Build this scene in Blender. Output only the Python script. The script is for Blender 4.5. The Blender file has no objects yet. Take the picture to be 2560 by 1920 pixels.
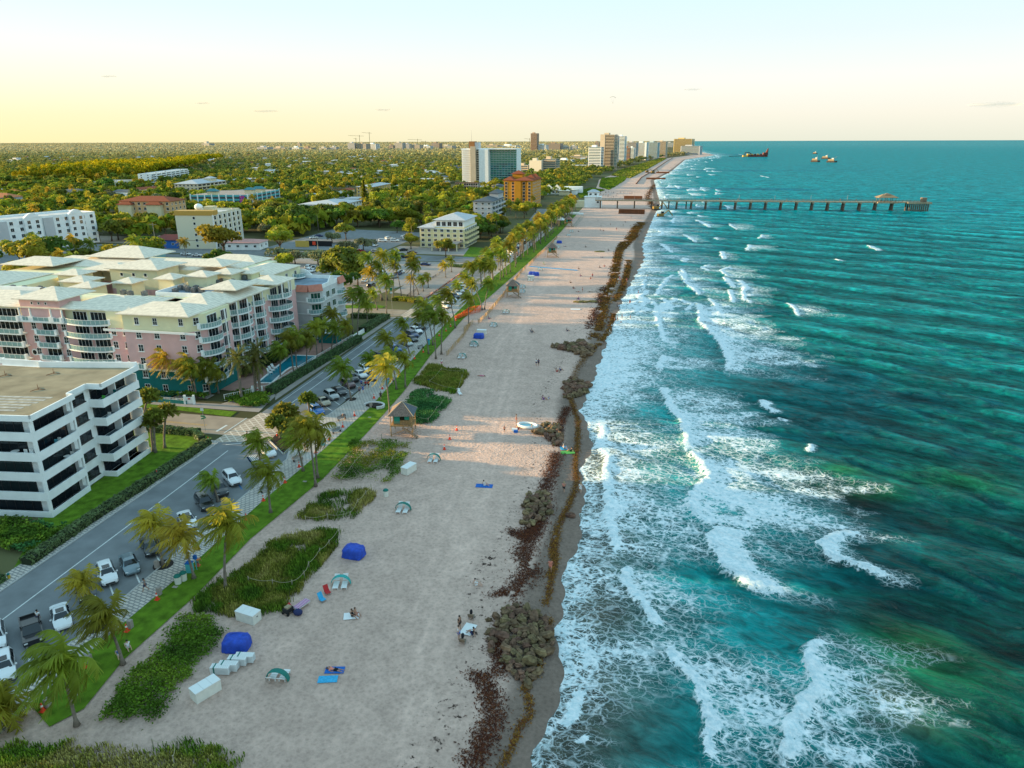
import bpy,bmesh,math,random
import numpy as np
from mathutils import Vector,Matrix,Quaternion
R=random.Random(11)
C=bpy.context.scene.collection
SC=bpy.context.scene
rad=math.radians
FOC,CAMH,YAW,ROLL=1790.0,50.0,rad(11.3),math.atan(8.3/2560)
PITCH=math.atan((960-354.7)/FOC)+rad(0.1)
_f=Vector((0,math.cos(PITCH),-math.sin(PITCH)));_r=Vector((1,0,0));_u=_r.cross(_f)
_c,_s=math.cos(ROLL),math.sin(ROLL)
_yawm=Matrix.Rotation(YAW,3,'Z')
AX,AY,AZ=_yawm@(_c*_r-_s*_u),_yawm@(_s*_r+_c*_u),_yawm@_f
TILES={0:(0,0,1.15732),1:(0,300,.38879),2:(0,850,.28933),3:(0,1380,.3255),4:(600,850,.28933),5:(640,560,.28933),6:(640,310,.28933),7:(1100,310,.28933),8:(1500,330,.38879),9:(640,1320,.36166),10:(1160,900,.36166),11:(0,1180,.217),12:(1160,600,.25316),13:(1280,1320,.36166),14:(1760,1320,.36166),15:(1760,720,.36166),16:(400,420,.14467),17:(0,620,.217),18:(400,660,.217),19:(1820,360,.14467)}
def ray(t,x,y):
 a,b,s=TILES[t]
 return((a+x*s-1280)/FOC)*AX-((b+y*s-960)/FOC)*AY+AZ
def G(t,x,y,z=0.0):
 d=ray(t,x,y)
 return Vector((0,0,CAMH))+d*((z-CAMH)/d.z)
def PX(p):
 d=Vector(p)-Vector((0,0,CAMH));c=d.dot(AZ)
 return 1280+FOC*d.dot(AX)/c,960-FOC*d.dot(AY)/c
def rise(base,t,x,y):
 """top of an upright thing that stands at base and ends where the photo shows (x, y): (sideways lean, height)"""
 d=ray(t,x,y);f=Vector((-math.sin(YAW),math.cos(YAW),0))
 k=(base-Vector((0,0,CAMH))).dot(f)/d.dot(f)
 return Vector((0,0,CAMH))+d*k
MATS={}
def mat(name,col,rough=.7,metal=0.,var=0.,scale=1.,bump=0.,bscale=8.,spec=.4,coord='Object',rnd=0.,emit=None,trans=0):
 if name in MATS:return MATS[name]
 m=bpy.data.materials.new(name);m.use_nodes=True;MATS[name]=m
 nt=m.node_tree;b=nt.nodes['Principled BSDF']
 b.inputs['Base Color'].default_value=(*col,1);b.inputs['Roughness'].default_value=rough
 b.inputs['Metallic'].default_value=metal;b.inputs['Specular IOR Level'].default_value=spec
 N,L=nt.nodes.new,nt.links.new
 if var or bump:
  tc=N('ShaderNodeTexCoord')
 if var:
  nz=N('ShaderNodeTexNoise');nz.inputs['Scale'].default_value=scale;nz.inputs['Detail'].default_value=5
  L(tc.outputs[coord],nz.inputs['Vector'])
  mr=N('ShaderNodeMapRange');mr.inputs[1].default_value=.3;mr.inputs[2].default_value=.7
  mr.inputs[3].default_value=1-var;mr.inputs[4].default_value=1+var
  L(nz.outputs[0],mr.inputs[0])
  mx=N('ShaderNodeMix');mx.data_type='RGBA';mx.blend_type='MULTIPLY';mx.inputs[0].default_value=1
  mx.inputs[6].default_value=(*col,1);L(mr.outputs[0],mx.inputs[7]);L(mx.outputs[2],b.inputs['Base Color'])
  last=mx.outputs[2]
 if rnd:
  oi=N('ShaderNodeObjectInfo');hs=N('ShaderNodeHueSaturation')
  r1=N('ShaderNodeMapRange');r1.inputs[3].default_value=.5-rnd*.09;r1.inputs[4].default_value=.5+rnd*.05
  r2=N('ShaderNodeMapRange');r2.inputs[3].default_value=1-rnd*.55;r2.inputs[4].default_value=1+rnd*.5
  ml=N('ShaderNodeMath');ml.operation='MULTIPLY';ml.inputs[1].default_value=7.31
  fr=N('ShaderNodeMath');fr.operation='FRACT'
  L(oi.outputs['Random'],r1.inputs[0]);L(oi.outputs['Random'],ml.inputs[0]);L(ml.outputs[0],fr.inputs[0]);L(fr.outputs[0],r2.inputs[0])
  L(r1.outputs[0],hs.inputs['Hue']);L(r2.outputs[0],hs.inputs['Value'])
  if var:L(last,hs.inputs['Color'])
  else:hs.inputs['Color'].default_value=(*col,1)
  L(hs.outputs[0],b.inputs['Base Color'])
 if bump:
  nb=N('ShaderNodeTexNoise');nb.inputs['Scale'].default_value=bscale;nb.inputs['Detail'].default_value=6
  L(tc.outputs[coord],nb.inputs['Vector'])
  bp=N('ShaderNodeBump');bp.inputs['Strength'].default_value=bump;bp.inputs['Distance'].default_value=.05
  L(nb.outputs[0],bp.inputs['Height']);L(bp.outputs[0],b.inputs['Normal'])
 if trans:b.inputs['Transmission Weight'].default_value=trans
 if emit:b.inputs['Emission Color'].default_value=(*emit[:3],1);b.inputs['Emission Strength'].default_value=emit[3]
 return m
def nodes(m):return m.node_tree.nodes.new,m.node_tree.links.new,m.node_tree.nodes['Principled BSDF']
def leafmat(name,col,rnd=.6,var=.35,sss=.35,scale=.9):
 """leaves: diffuse plus light shining through"""
 if name in MATS:return MATS[name]
 m=mat(name,col,rough=.6,var=var,scale=scale,rnd=rnd,spec=.25)
 N,L,b=nodes(m)
 tr=N('ShaderNodeBsdfTranslucent');ms=N('ShaderNodeMixShader');ms.inputs[0].default_value=sss
 src=b.inputs['Base Color'].links[0].from_socket
 hs=N('ShaderNodeHueSaturation');hs.inputs['Hue'].default_value=.485;hs.inputs['Value'].default_value=1.5
 L(src,hs.inputs['Color']);L(hs.outputs[0],tr.inputs[0])
 out=m.node_tree.nodes['Material Output']
 L(b.outputs[0],ms.inputs[1]);L(tr.outputs[0],ms.inputs[2]);L(ms.outputs[0],out.inputs[0])
 return m
LABELS={}
def tag(o,label=None,cat=None,group=None,kind=None):
 if label:o['label']=label
 if cat:o['category']=cat
 if group:o['group']=group
 if kind:o['kind']=kind
 return o
def empty(name,loc=(0,0,0),rz=0.,label=None,cat=None,group=None):
 o=bpy.data.objects.new(name,None);C.objects.link(o);o.location=loc;o.rotation_euler=(0,0,rz)
 o.empty_display_size=.2
 return tag(o,label,cat,group)
KIDS={}
def copy_tree(o,parent=None):
 c=o.copy();C.objects.link(c);c.parent=parent
 KIDS[c.name]=[]
 for ch in KIDS.get(o.name,[]):
  KIDS[c.name].append(copy_tree(ch,c))
 return c
class MB:
 """collects faces, then links them as ONE mesh object"""
 def __init__(s):s.v=[];s.f=[];s.m=[];s.mi=0
 def add(s,vs,fs):
  n=len(s.v);s.v+=[tuple(p)for p in vs];s.f+=[tuple(i+n for i in f)for f in fs];s.m+=[s.mi]*len(fs);return s
 def box(s,x0,x1,y0,y1,z0,z1,M=None):
  p=[Vector((x,y,z))for z in(z0,z1)for x,y in((x0,y0),(x1,y0),(x1,y1),(x0,y1))]
  if M:p=[M@q for q in p]
  return s.add(p,[(3,2,1,0),(4,5,6,7),(0,1,5,4),(1,2,6,5),(2,3,7,6),(3,0,4,7)])
 def cbox(s,c,d,M=None):
  return s.box(c[0]-d[0]/2,c[0]+d[0]/2,c[1]-d[1]/2,c[1]+d[1]/2,c[2]-d[2]/2,c[2]+d[2]/2,M)
 def prism(s,poly,z0,z1,cap=True):
  n=len(poly)
  vs=[(p[0],p[1],z0)for p in poly]+[(p[0],p[1],z1)for p in poly]
  fs=[(i,(i+1)%n,n+(i+1)%n,n+i)for i in range(n)]
  if cap:fs+=[tuple(range(n,2*n)),tuple(range(n-1,-1,-1))]
  return s.add(vs,fs)
 def poly(s,pts):return s.add(pts,[tuple(range(len(pts)))])
 def hip(s,x0,x1,y0,y1,z,h,over=.6,t=.18,axis=None,end=1.):
  """hip roof with a fascia"""
  x0-=over;x1+=over;y0-=over;y1+=over
  w,d=x1-x0,y1-y0
  if(axis or('x' if w>=d else 'y'))=='x':
   k=min(d/2,w/2)*end;ym=(y0+y1)/2;a,b=(x0+k,ym),(x1-k,ym)
   top=[(3,0),(0,1)]
   vs=[(x0,y0,z),(x1,y0,z),(x1,y1,z),(x0,y1,z)]
   vs2=[(p[0],p[1],z+t)for p in vs]+[(*a,z+t+h),(*b,z+t+h)]
   fs=[(4,5,9,8),(5,6,9),(6,7,8,9),(7,4,8)]
  else:
   k=min(d/2,w/2)*end;xm=(x0+x1)/2;a,b=(xm,y0+k),(xm,y1-k)
   vs=[(x0,y0,z),(x1,y0,z),(x1,y1,z),(x0,y1,z)]
   vs2=[(p[0],p[1],z+t)for p in vs]+[(*a,z+t+h),(*b,z+t+h)]
   fs=[(4,5,8),(5,6,9,8),(6,7,9),(7,4,8,9)]
  return s.add(vs+vs2,[(3,2,1,0),(0,1,5,4),(1,2,6,5),(2,3,7,6),(3,0,4,7)]+fs)
 def tube(s,pts,rads,n=8,cap=True):
  pts=[Vector(p)for p in pts]
  if not hasattr(rads,'__len__'):rads=[rads]*len(pts)
  vs,fs=[],[]
  up=None
  for i,p in enumerate(pts):
   d=(pts[min(i+1,len(pts)-1)]-pts[max(i-1,0)]).normalized()
   a=d.orthogonal().normalized()if up is None else(up-d*up.dot(d)).normalized()
   up=a;b=d.cross(a)
   for k in range(n):
    t=2*math.pi*k/n;vs.append(p+(a*math.cos(t)+b*math.sin(t))*rads[i])
  for i in range(len(pts)-1):
   for k in range(n):
    fs.append((i*n+k,i*n+(k+1)%n,(i+1)*n+(k+1)%n,(i+1)*n+k))
  if cap:fs+=[tuple(range(n-1,-1,-1)),tuple((len(pts)-1)*n+k for k in range(n))]
  return s.add(vs,fs)
 def cyl(s,x,y,z0,z1,r0,r1=None,n=12):
  return s.tube([(x,y,z0),(x,y,z1)],[r0,r0 if r1 is None else r1],n)
 def ball(s,c,r,nu=10,nv=6,sq=(1,1,1),jit=0.,rr=None):
  vs=[(c[0],c[1],c[2]-r*sq[2])]
  for j in range(1,nv):
   t=math.pi*j/nv-math.pi/2
   for i in range(nu):
    k=1+(rr.uniform(-jit,jit)if jit else 0);u=2*math.pi*i/nu
    vs.append((c[0]+r*sq[0]*k*math.cos(t)*math.cos(u),c[1]+r*sq[1]*k*math.cos(t)*math.sin(u),c[2]+r*sq[2]*k*math.sin(t)))
  vs.append((c[0],c[1],c[2]+r*sq[2]));fs=[]
  for i in range(nu):
   fs.append((0,1+(i+1)%nu,1+i));e=1+(nv-2)*nu
   fs.append((len(vs)-1,e+i,e+(i+1)%nu))
  for j in range(nv-2):
   for i in range(nu):
    a=1+j*nu;fs.append((a+i,a+(i+1)%nu,a+nu+(i+1)%nu,a+nu+i))
  return s.add(vs,fs)
 def mesh(s,name,ms,smooth=False):
  me=bpy.data.meshes.new(name);me.from_pydata(s.v,[],s.f)
  for m in(ms if isinstance(ms,(list,tuple))else[ms]):me.materials.append(m)
  if any(s.m):me.polygons.foreach_set('material_index',s.m)
  if smooth:me.polygons.foreach_set('use_smooth',[True]*len(s.f))
  me.update();return me
 def build(s,name,ms,parent=None,smooth=False,label=None,cat=None,group=None,kind=None):
  return link(name,s.mesh(name,ms,smooth),parent,label,cat,group,kind)
def link(name,me,parent=None,label=None,cat=None,group=None,kind=None,loc=None,rz=None):
 o=bpy.data.objects.new(name,me);C.objects.link(o)
 if parent:
  o.parent=parent;KIDS.setdefault(parent.name,[]).append(o)
 if loc is not None:o.location=loc
 if rz is not None:o.rotation_euler=(0,0,rz)
 return tag(o,label,cat,group,kind)
def npmesh(name,verts,faces,ms,col=None,smooth=True):
 """verts (n,3), faces (m,4 or 3) arrays -> mesh; col (n,4) -> point colour attribute Col"""
 me=bpy.data.meshes.new(name);n,m,k=len(verts),len(faces),faces.shape[1]
 me.vertices.add(n);me.vertices.foreach_set('co',verts.astype(np.float32).ravel())
 me.loops.add(m*k);me.loops.foreach_set('vertex_index',faces.astype(np.int32).ravel())
 me.polygons.add(m);me.polygons.foreach_set('loop_start',np.arange(m,dtype=np.int32)*k)
 if smooth:me.polygons.foreach_set('use_smooth',np.ones(m,bool))
 me.update(calc_edges=True)
 if col is not None:
  a=me.attributes.new('Col','FLOAT_COLOR','POINT');a.data.foreach_set('color',col.astype(np.float32).ravel())
 for q in(ms if isinstance(ms,(list,tuple))else[ms]):me.materials.append(q)
 return me
def grid_faces(nr,nc):
 i=np.arange(nr*nc).reshape(nr,nc)
 return np.stack([i[:-1,:-1],i[:-1,1:],i[1:,1:],i[1:,:-1]],-1).reshape(-1,4)
def vnoise(x,y,seed=0):
 xi,yi=np.floor(x).astype(np.int64),np.floor(y).astype(np.int64);fx,fy=x-xi,y-yi
 def h(a,b):
  n=(a*374761393+b*668265263+seed*974634777)&0xFFFFFFFF
  n=((n^(n>>13))*1274126177)&0xFFFFFFFF
  return((n^(n>>16))&0xFFFF)/65535.0
 sx,sy=fx*fx*(3-2*fx),fy*fy*(3-2*fy)
 a=h(xi,yi)*(1-sx)+h(xi+1,yi)*sx;b=h(xi,yi+1)*(1-sx)+h(xi+1,yi+1)*sx
 return a*(1-sy)+b*sy
def fbm(x,y,seed=0,o=4):
 s,a,t=0.,.5,0.
 for k in range(o):
  s=s+a*vnoise(x*2**k,y*2**k,seed+k);t+=a;a*=.5
 return s/t
def sstep(a,b,x):t=np.clip((x-a)/(b-a),0,1);return t*t*(3-2*t)
def inside(px,py,poly):
 r=np.zeros(px.shape,bool);n=len(poly)
 for i in range(n):
  x0,y0=poly[i][:2];x1,y1=poly[(i+1)%n][:2]
  if y0==y1:continue
  r^=((y0>py)!=(y1>py))&(px<(x1-x0)*(py-y0)/(y1-y0)+x0)
 return r
def quads(c,u,w):
 """array of quads: centres c, half vectors u and w (n,3)"""
 v=np.stack([c-u-w,c+u-w,c+u+w,c-u+w],1).reshape(-1,3)
 return v,np.arange(len(v)).reshape(-1,4)
cam=bpy.data.cameras.new('camera');camo=bpy.data.objects.new('camera',cam);C.objects.link(camo);SC.camera=camo
cam.sensor_fit='HORIZONTAL';cam.sensor_width=36.0;cam.lens=36.0*FOC/2560;cam.clip_start=.5;cam.clip_end=90000
camo.matrix_world=Matrix(((AX.x,AY.x,-AZ.x,0),(AX.y,AY.y,-AZ.y,0),(AX.z,AY.z,-AZ.z,CAMH),(0,0,0,1)))
SUN_EL,SUN_AZ=rad(7.6),rad(2.5)
SUNDIR=Vector((math.cos(SUN_EL)*math.cos(SUN_AZ),math.cos(SUN_EL)*math.sin(SUN_AZ),-math.sin(SUN_EL)))
sl=bpy.data.lights.new('sun','SUN');sl.energy=12.0;sl.angle=rad(.6);sl.color=(1.0,.70,.34)
so=bpy.data.objects.new('sun',sl);C.objects.link(so);so.rotation_euler=SUNDIR.to_track_quat('-Z','Y').to_euler();so.location=(-300,0,200)
W=bpy.data.worlds.new('World');SC.world=W;W.use_nodes=True
wn,wl=W.node_tree.nodes.new,W.node_tree.links.new
bg=W.node_tree.nodes['Background']
sky=wn('ShaderNodeTexSky');sky.sky_type='NISHITA';sky.sun_disc=False;sky.sun_elevation=SUN_EL;sky.sun_rotation=rad(270)-SUN_AZ
sky.air_density=1.0;sky.dust_density=1.2;sky.ozone_density=1.0
tc=wn('ShaderNodeTexCoord');sx=wn('ShaderNodeSeparateXYZ');wl(tc.outputs['Generated'],sx.inputs[0])
rmp=wn('ShaderNodeValToRGB');e=rmp.color_ramp
def ramp(e,stops):
 while len(e.elements)>1:e.elements.remove(e.elements[0])
 e.elements[0].position=stops[0][0];e.elements[0].color=(*stops[0][1],1)
 for p,c in stops[1:]:
  q=e.elements.new(p);q.color=(*c,1)
ramp(e,[(0.0,(7.1,7.2,6.0)),(.03,(8.1,7.8,6.7)),(.07,(8.3,8.4,7.8)),(.12,(7.0,8.1,8.3)),(.17,(6.2,8.2,8.8)),(.3,(5.4,8.2,9.2)),(.6,(4.4,7.4,9.0)),(1.0,(3.8,6.8,8.8))])
wl(sx.outputs['Z'],rmp.inputs[0])
rm2=wn('ShaderNodeValToRGB')
ramp(rm2.color_ramp,[(0.0,(8.8,7.7,4.1)),(.03,(8.8,7.9,4.9)),(.065,(8.7,8.3,6.5)),(.10,(8.3,8.5,7.9)),(.15,(6.9,8.2,8.5)),(.35,(5.8,8.2,9.0)),(1.0,(3.8,6.8,8.8))])
wl(sx.outputs['Z'],rm2.inputs[0])
az=wn('ShaderNodeMapRange');az.inputs[1].default_value=.25;az.inputs[2].default_value=-.85;az.interpolation_type='SMOOTHSTEP'
wl(sx.outputs['X'],az.inputs[0])
mxa=wn('ShaderNodeMix');mxa.data_type='RGBA';wl(az.outputs[0],mxa.inputs[0]);wl(rmp.outputs[0],mxa.inputs[6]);wl(rm2.outputs[0],mxa.inputs[7])
mxb=wn('ShaderNodeMix');mxb.data_type='RGBA';mxb.inputs[0].default_value=.9
wl(sky.outputs[0],mxb.inputs[6]);wl(mxa.outputs[2],mxb.inputs[7]);wl(mxb.outputs[2],bg.inputs[0]);bg.inputs[1].default_value=.131
SC.view_settings.view_transform='Standard';SC.view_settings.look='None';SC.view_settings.exposure=0;SC.view_settings.gamma=1
SC.cycles.max_bounces=5;SC.cycles.diffuse_bounces=2;SC.cycles.glossy_bounces=2;SC.cycles.transmission_bounces=3;SC.cycles.transparent_max_bounces=4
SC.cycles.use_denoising=True
WATER=-.3
def D(x,y,z=0.):return G(0,x,y,z)
_sh=[D(*p,WATER)for p in[(1130,1659),(1190,1560),(1205,1460),(1205,1400),(1190,1310),(1215,1240),(1240,1180),(1252,1120),(1255,1060),(1250,1010),(1262,975),(1290,960),(1262,920),(1245,890),(1268,840),(1285,800),(1320,700),(1345,640),(1390,560),(1385,530),(1410,470),(1425,440),(1420,420),(1412,390),(1450,370),(1480,345),(1545,335)]]
_sh=sorted([(p.y,p.x)for p in _sh])
SHY=np.array([-40,20]+[a for a,b in _sh]+[3900,10000,40000]);SHX=np.array([-9,-9]+[b for a,b in _sh]+[160,400,1600])
def shore(y):
 y=np.asarray(y,float)
 base=np.interp(y,SHY,SHX)
 for d in(3,6):base=.5*base+.25*(np.interp(y-d,SHY,SHX)+np.interp(y+d,SHY,SHX))
 return base
def lobes(y):return 1.1*(np.abs(np.sin(y*.23+2.2*fbm(y*.05,y*0,3)))-.5)+.5*(np.abs(np.sin(y*.71+1))-.5)
def sized(y0,y1,s0,k,yk):
 o=[y0]
 while o[-1]<y1:o.append(o[-1]+max(s0,(o[-1]-yk)*k))
 return np.array(o)
m_sand=mat('sand',(.42,.36,.30),rough=.9,spec=.15)
N,L,b=nodes(m_sand)
at=N('ShaderNodeAttribute');at.attribute_name='Col'
geo=N('ShaderNodeNewGeometry')
n1=N('ShaderNodeTexNoise');n1.inputs['Scale'].default_value=.35;n1.inputs['Detail'].default_value=6;L(geo.outputs['Position'],n1.inputs['Vector'])
n2=N('ShaderNodeTexNoise');n2.inputs['Scale'].default_value=4.5;n2.inputs['Detail'].default_value=5;n2.inputs['Roughness'].default_value=.65;L(geo.outputs['Position'],n2.inputs['Vector'])
vo=N('ShaderNodeTexVoronoi');vo.feature='SMOOTH_F1';vo.inputs['Scale'].default_value=2.3;L(geo.outputs['Position'],vo.inputs['Vector'])
ad=N('ShaderNodeMath');ad.operation='MULTIPLY_ADD';ad.inputs[1].default_value=.8;L(vo.outputs['Distance'],ad.inputs[0]);L(n2.outputs[0],ad.inputs[2])
mr=N('ShaderNodeMapRange');mr.inputs[1].default_value=.25;mr.inputs[2].default_value=.8;mr.inputs[3].default_value=.86;mr.inputs[4].default_value=1.14;L(n1.outputs[0],mr.inputs[0])
m2=N('ShaderNodeMapRange');m2.inputs[1].default_value=.5;m2.inputs[2].default_value=1.2;m2.inputs[3].default_value=.78;m2.inputs[4].default_value=1.12;L(ad.outputs[0],m2.inputs[0])
mm=N('ShaderNodeMath');mm.operation='MULTIPLY';L(mr.outputs[0],mm.inputs[0]);L(m2.outputs[0],mm.inputs[1])
mx=N('ShaderNodeMix');mx.data_type='RGBA';mx.blend_type='MULTIPLY';mx.inputs[0].default_value=1;L(at.outputs['Color'],mx.inputs[6]);L(mm.outputs[0],mx.inputs[7])
n3=N('ShaderNodeTexNoise');n3.inputs['Scale'].default_value=1.3;n3.inputs['Detail'].default_value=8;n3.inputs['Roughness'].default_value=.72;L(geo.outputs['Position'],n3.inputs['Vector'])
th=N('ShaderNodeMath');th.operation='SUBTRACT';th.inputs[0].default_value=.80;L(at.outputs['Alpha'],th.inputs[1])
gt=N('ShaderNodeMapRange');gt.inputs[3].default_value=0;gt.inputs[4].default_value=1
t2=N('ShaderNodeMath');t2.operation='ADD';t2.inputs[1].default_value=.05;L(th.outputs[0],t2.inputs[0])
L(n3.outputs[0],gt.inputs[0]);L(th.outputs[0],gt.inputs[1]);L(t2.outputs[0],gt.inputs[2])
mw=N('ShaderNodeMix');mw.data_type='RGBA';L(gt.outputs[0],mw.inputs[0]);L(mx.outputs[2],mw.inputs[6]);mw.inputs[7].default_value=(.045,.028,.022,1)
L(mw.outputs[2],b.inputs['Base Color'])
bp=N('ShaderNodeBump');bp.inputs['Strength'].default_value=.9;bp.inputs['Distance'].default_value=.22;L(ad.outputs[0],bp.inputs['Height']);L(bp.outputs[0],b.inputs['Normal'])
ys=sized(-30,3600,.55,.009,-20);nv=120
vv=np.concatenate([np.linspace(0,.72,60),np.linspace(.73,1,60)])
Y,V=np.meshgrid(ys,vv,indexing='ij');XS=shore(Y)
X=-57.5*np.ones_like(Y);far=np.clip((Y-560)/500,0,1);X=X*(1-far)+(XS-75)*far
X=X+V*(XS+9-X)
u=X-XS
Z=np.where(u<-7,0,-.3*sstep(-7,0,u))-np.clip(u,0,99)*.06+.02
dune=.10*(fbm(X*.25,Y*.25,5)-.5)+.07*(fbm(X*1.1,Y*1.1,9,3)-.5)
Z+=dune*sstep(-2,-6,u)*sstep(-57,-55,X)
wet=sstep(-5.2+3*(fbm(Y*.06,Y*0,2)-.5),-3.2,u)
dry=np.array([.61,.43,.352]);wetc=np.array([.24,.175,.14])
big=(fbm(X*.05,Y*.03,21)-.5)[...,None]
col=dry*(1+.25*big)*(1-wet[...,None])+wetc*wet[...,None]
weed=np.exp(-((u+8.5+1.5*(fbm(Y*.05,Y*0,8)-.5))/4.2)**2)
weed=.24*weed+.05*(fbm(X*.07,Y*.07,33)>.62)*sstep(-40,-30,X)
def track(pts,w=.35,t_=12):
 global col
 pts=[G(t_,*p)for p in pts]
 d=np.full(X.shape,1e9)
 for a,c in zip(pts,pts[1:]):
  ax,ay,bx,by=a.x,a.y,c.x,c.y;l2=(bx-ax)**2+(by-ay)**2
  t=np.clip(((X-ax)*(bx-ax)+(Y-ay)*(by-ay))/l2,0,1)
  d=np.minimum(d,np.hypot(X-ax-t*(bx-ax),Y-ay-t*(by-ay)))
 col=col*(1+.13*np.exp(-((d-.9)/w)**2))[...,None]
track([(905,330),(860,430),(760,470),(740,530),(690,600),(600,640)])
track([(545,700),(500,830),(570,940),(660,1040),(620,1100)])
track([(500,830),(330,1000),(280,1120)])
track([(690,480),(720,540),(650,610)])
track([(1150,560),(1130,700),(1080,900),(1010,1150),(930,1420),(880,1640)],.4,0)
track([(1085,740),(1040,900),(975,1130),(880,1440)],.3,0)
track([(1110,800),(1065,980),(1000,1240),(950,1400)],.25,0)
sand=link('sand_beach',npmesh('sand_beach',np.stack([X,Y,Z],-1).reshape(-1,3),grid_faces(*X.shape),m_sand,np.concatenate([col,weed[...,None]],-1).reshape(-1,4)),kind='structure')
def sand_z(x,y):
 u=x-float(shore(y));s=min(max((u+7)/7,0),1)
 return(-.3*s*s*(3-2*s))-max(u,0)*.06+.02
m_sea=mat('sea_water',(.0,.1,.1),rough=.16,spec=.5)
N,L,b=nodes(m_sea)
b.inputs['IOR'].default_value=1.33
at=N('ShaderNodeAttribute');at.attribute_name='Col';geo=N('ShaderNodeNewGeometry')
wp=N('ShaderNodeTexNoise');wp.inputs['Scale'].default_value=.7;wp.inputs['Detail'].default_value=4;L(geo.outputs['Position'],wp.inputs['Vector'])
va=N('ShaderNodeVectorMath');va.operation='MULTIPLY_ADD';va.inputs[1].default_value=(1.7,1.7,0);L(wp.outputs['Color'],va.inputs[0]);L(geo.outputs['Position'],va.inputs[2])
mp=N('ShaderNodeMapping');mp.vector_type='TEXTURE';mp.inputs['Rotation'].default_value=(0,0,rad(-8));mp.inputs['Scale'].default_value=(1.6,.95,1);L(va.outputs[0],mp.inputs[0])
v1=N('ShaderNodeTexVoronoi');v1.feature='DISTANCE_TO_EDGE';v1.inputs['Scale'].default_value=1.0;L(mp.outputs[0],v1.inputs['Vector'])
v2=N('ShaderNodeTexVoronoi');v2.feature='DISTANCE_TO_EDGE';v2.inputs['Scale'].default_value=2.7;L(mp.outputs[0],v2.inputs['Vector'])
s1=N('ShaderNodeMath');s1.operation='MULTIPLY';s1.inputs[1].default_value=1.5;L(v2.outputs['Distance'],s1.inputs[0])
mi=N('ShaderNodeMath');mi.operation='MINIMUM';L(v1.outputs['Distance'],mi.inputs[0]);L(s1.outputs[0],mi.inputs[1])
nn=N('ShaderNodeTexNoise');nn.inputs['Scale'].default_value=1.6;nn.inputs['Detail'].default_value=7;nn.inputs['Roughness'].default_value=.7;L(geo.outputs['Position'],nn.inputs['Vector'])
nm=N('ShaderNodeMapRange');nm.inputs[1].default_value=.3;nm.inputs[2].default_value=.7;nm.inputs[3].default_value=.25;nm.inputs[4].default_value=1.75;L(nn.outputs[0],nm.inputs[0])
pw=N('ShaderNodeMath');pw.operation='POWER';pw.inputs[1].default_value=2.0;L(at.outputs['Alpha'],pw.inputs[0])
pm=N('ShaderNodeMath');pm.operation='MULTIPLY';L(pw.outputs[0],pm.inputs[0]);L(nm.outputs[0],pm.inputs[1])
p2=N('ShaderNodeMath');p2.operation='MULTIPLY';p2.inputs[1].default_value=.50;pv_=N('ShaderNodeTexNoise');pv_.inputs['Scale'].default_value=.3;pv_.inputs['Detail'].default_value=3;L(geo.outputs['Position'],pv_.inputs['Vector']);pr_=N('ShaderNodeMapRange');pr_.inputs[1].default_value=.3;pr_.inputs[2].default_value=.7;pr_.inputs[3].default_value=.26;pr_.inputs[4].default_value=1.0;L(pv_.outputs[0],pr_.inputs[0]);L(pr_.outputs[0],p2.inputs[1]);L(pm.outputs[0],p2.inputs[0])
df=N('ShaderNodeMath');df.operation='SUBTRACT';L(p2.outputs[0],df.inputs[0]);L(mi.outputs[0],df.inputs[1])
fm=N('ShaderNodeMapRange');fm.interpolation_type='SMOOTHSTEP';fm.inputs[1].default_value=-.085;fm.inputs[2].default_value=.12;L(df.outputs[0],fm.inputs[0])
ga=N('ShaderNodeMapRange');ga.inputs[1].default_value=.02;ga.inputs[2].default_value=.12;L(at.outputs['Alpha'],ga.inputs[0])
ff=N('ShaderNodeMath');ff.operation='MULTIPLY';L(fm.outputs[0],ff.inputs[0]);L(ga.outputs[0],ff.inputs[1])
fo=N('ShaderNodeMix');fo.data_type='RGBA';L(ff.outputs[0],fo.inputs[0]);L(at.outputs['Color'],fo.inputs[6]);fcx_=N('ShaderNodeMix');fcx_.data_type='RGBA';fcn_=N('ShaderNodeMapRange');fcn_.inputs[1].default_value=.35;fcn_.inputs[2].default_value=.62;L(nn.outputs[0],fcn_.inputs[0]);L(fcn_.outputs[0],fcx_.inputs[0]);fcx_.inputs[6].default_value=(.50,.68,.73,1);fcx_.inputs[7].default_value=(.86,.91,.92,1);L(fcx_.outputs[2],fo.inputs[7])
L(fo.outputs[2],b.inputs['Base Color'])
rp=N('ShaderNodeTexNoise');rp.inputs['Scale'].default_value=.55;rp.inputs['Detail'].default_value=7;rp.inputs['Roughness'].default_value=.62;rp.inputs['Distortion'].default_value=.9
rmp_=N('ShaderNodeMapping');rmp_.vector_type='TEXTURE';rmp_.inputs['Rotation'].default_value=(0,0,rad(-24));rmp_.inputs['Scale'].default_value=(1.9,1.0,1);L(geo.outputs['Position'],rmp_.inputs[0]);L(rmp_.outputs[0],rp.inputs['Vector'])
rm_=N('ShaderNodeMapRange');rm_.inputs[1].default_value=.33;rm_.inputs[2].default_value=.68;rm_.inputs[3].default_value=.5;rm_.inputs[4].default_value=1.6;L(rp.outputs[0],rm_.inputs[0])
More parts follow.
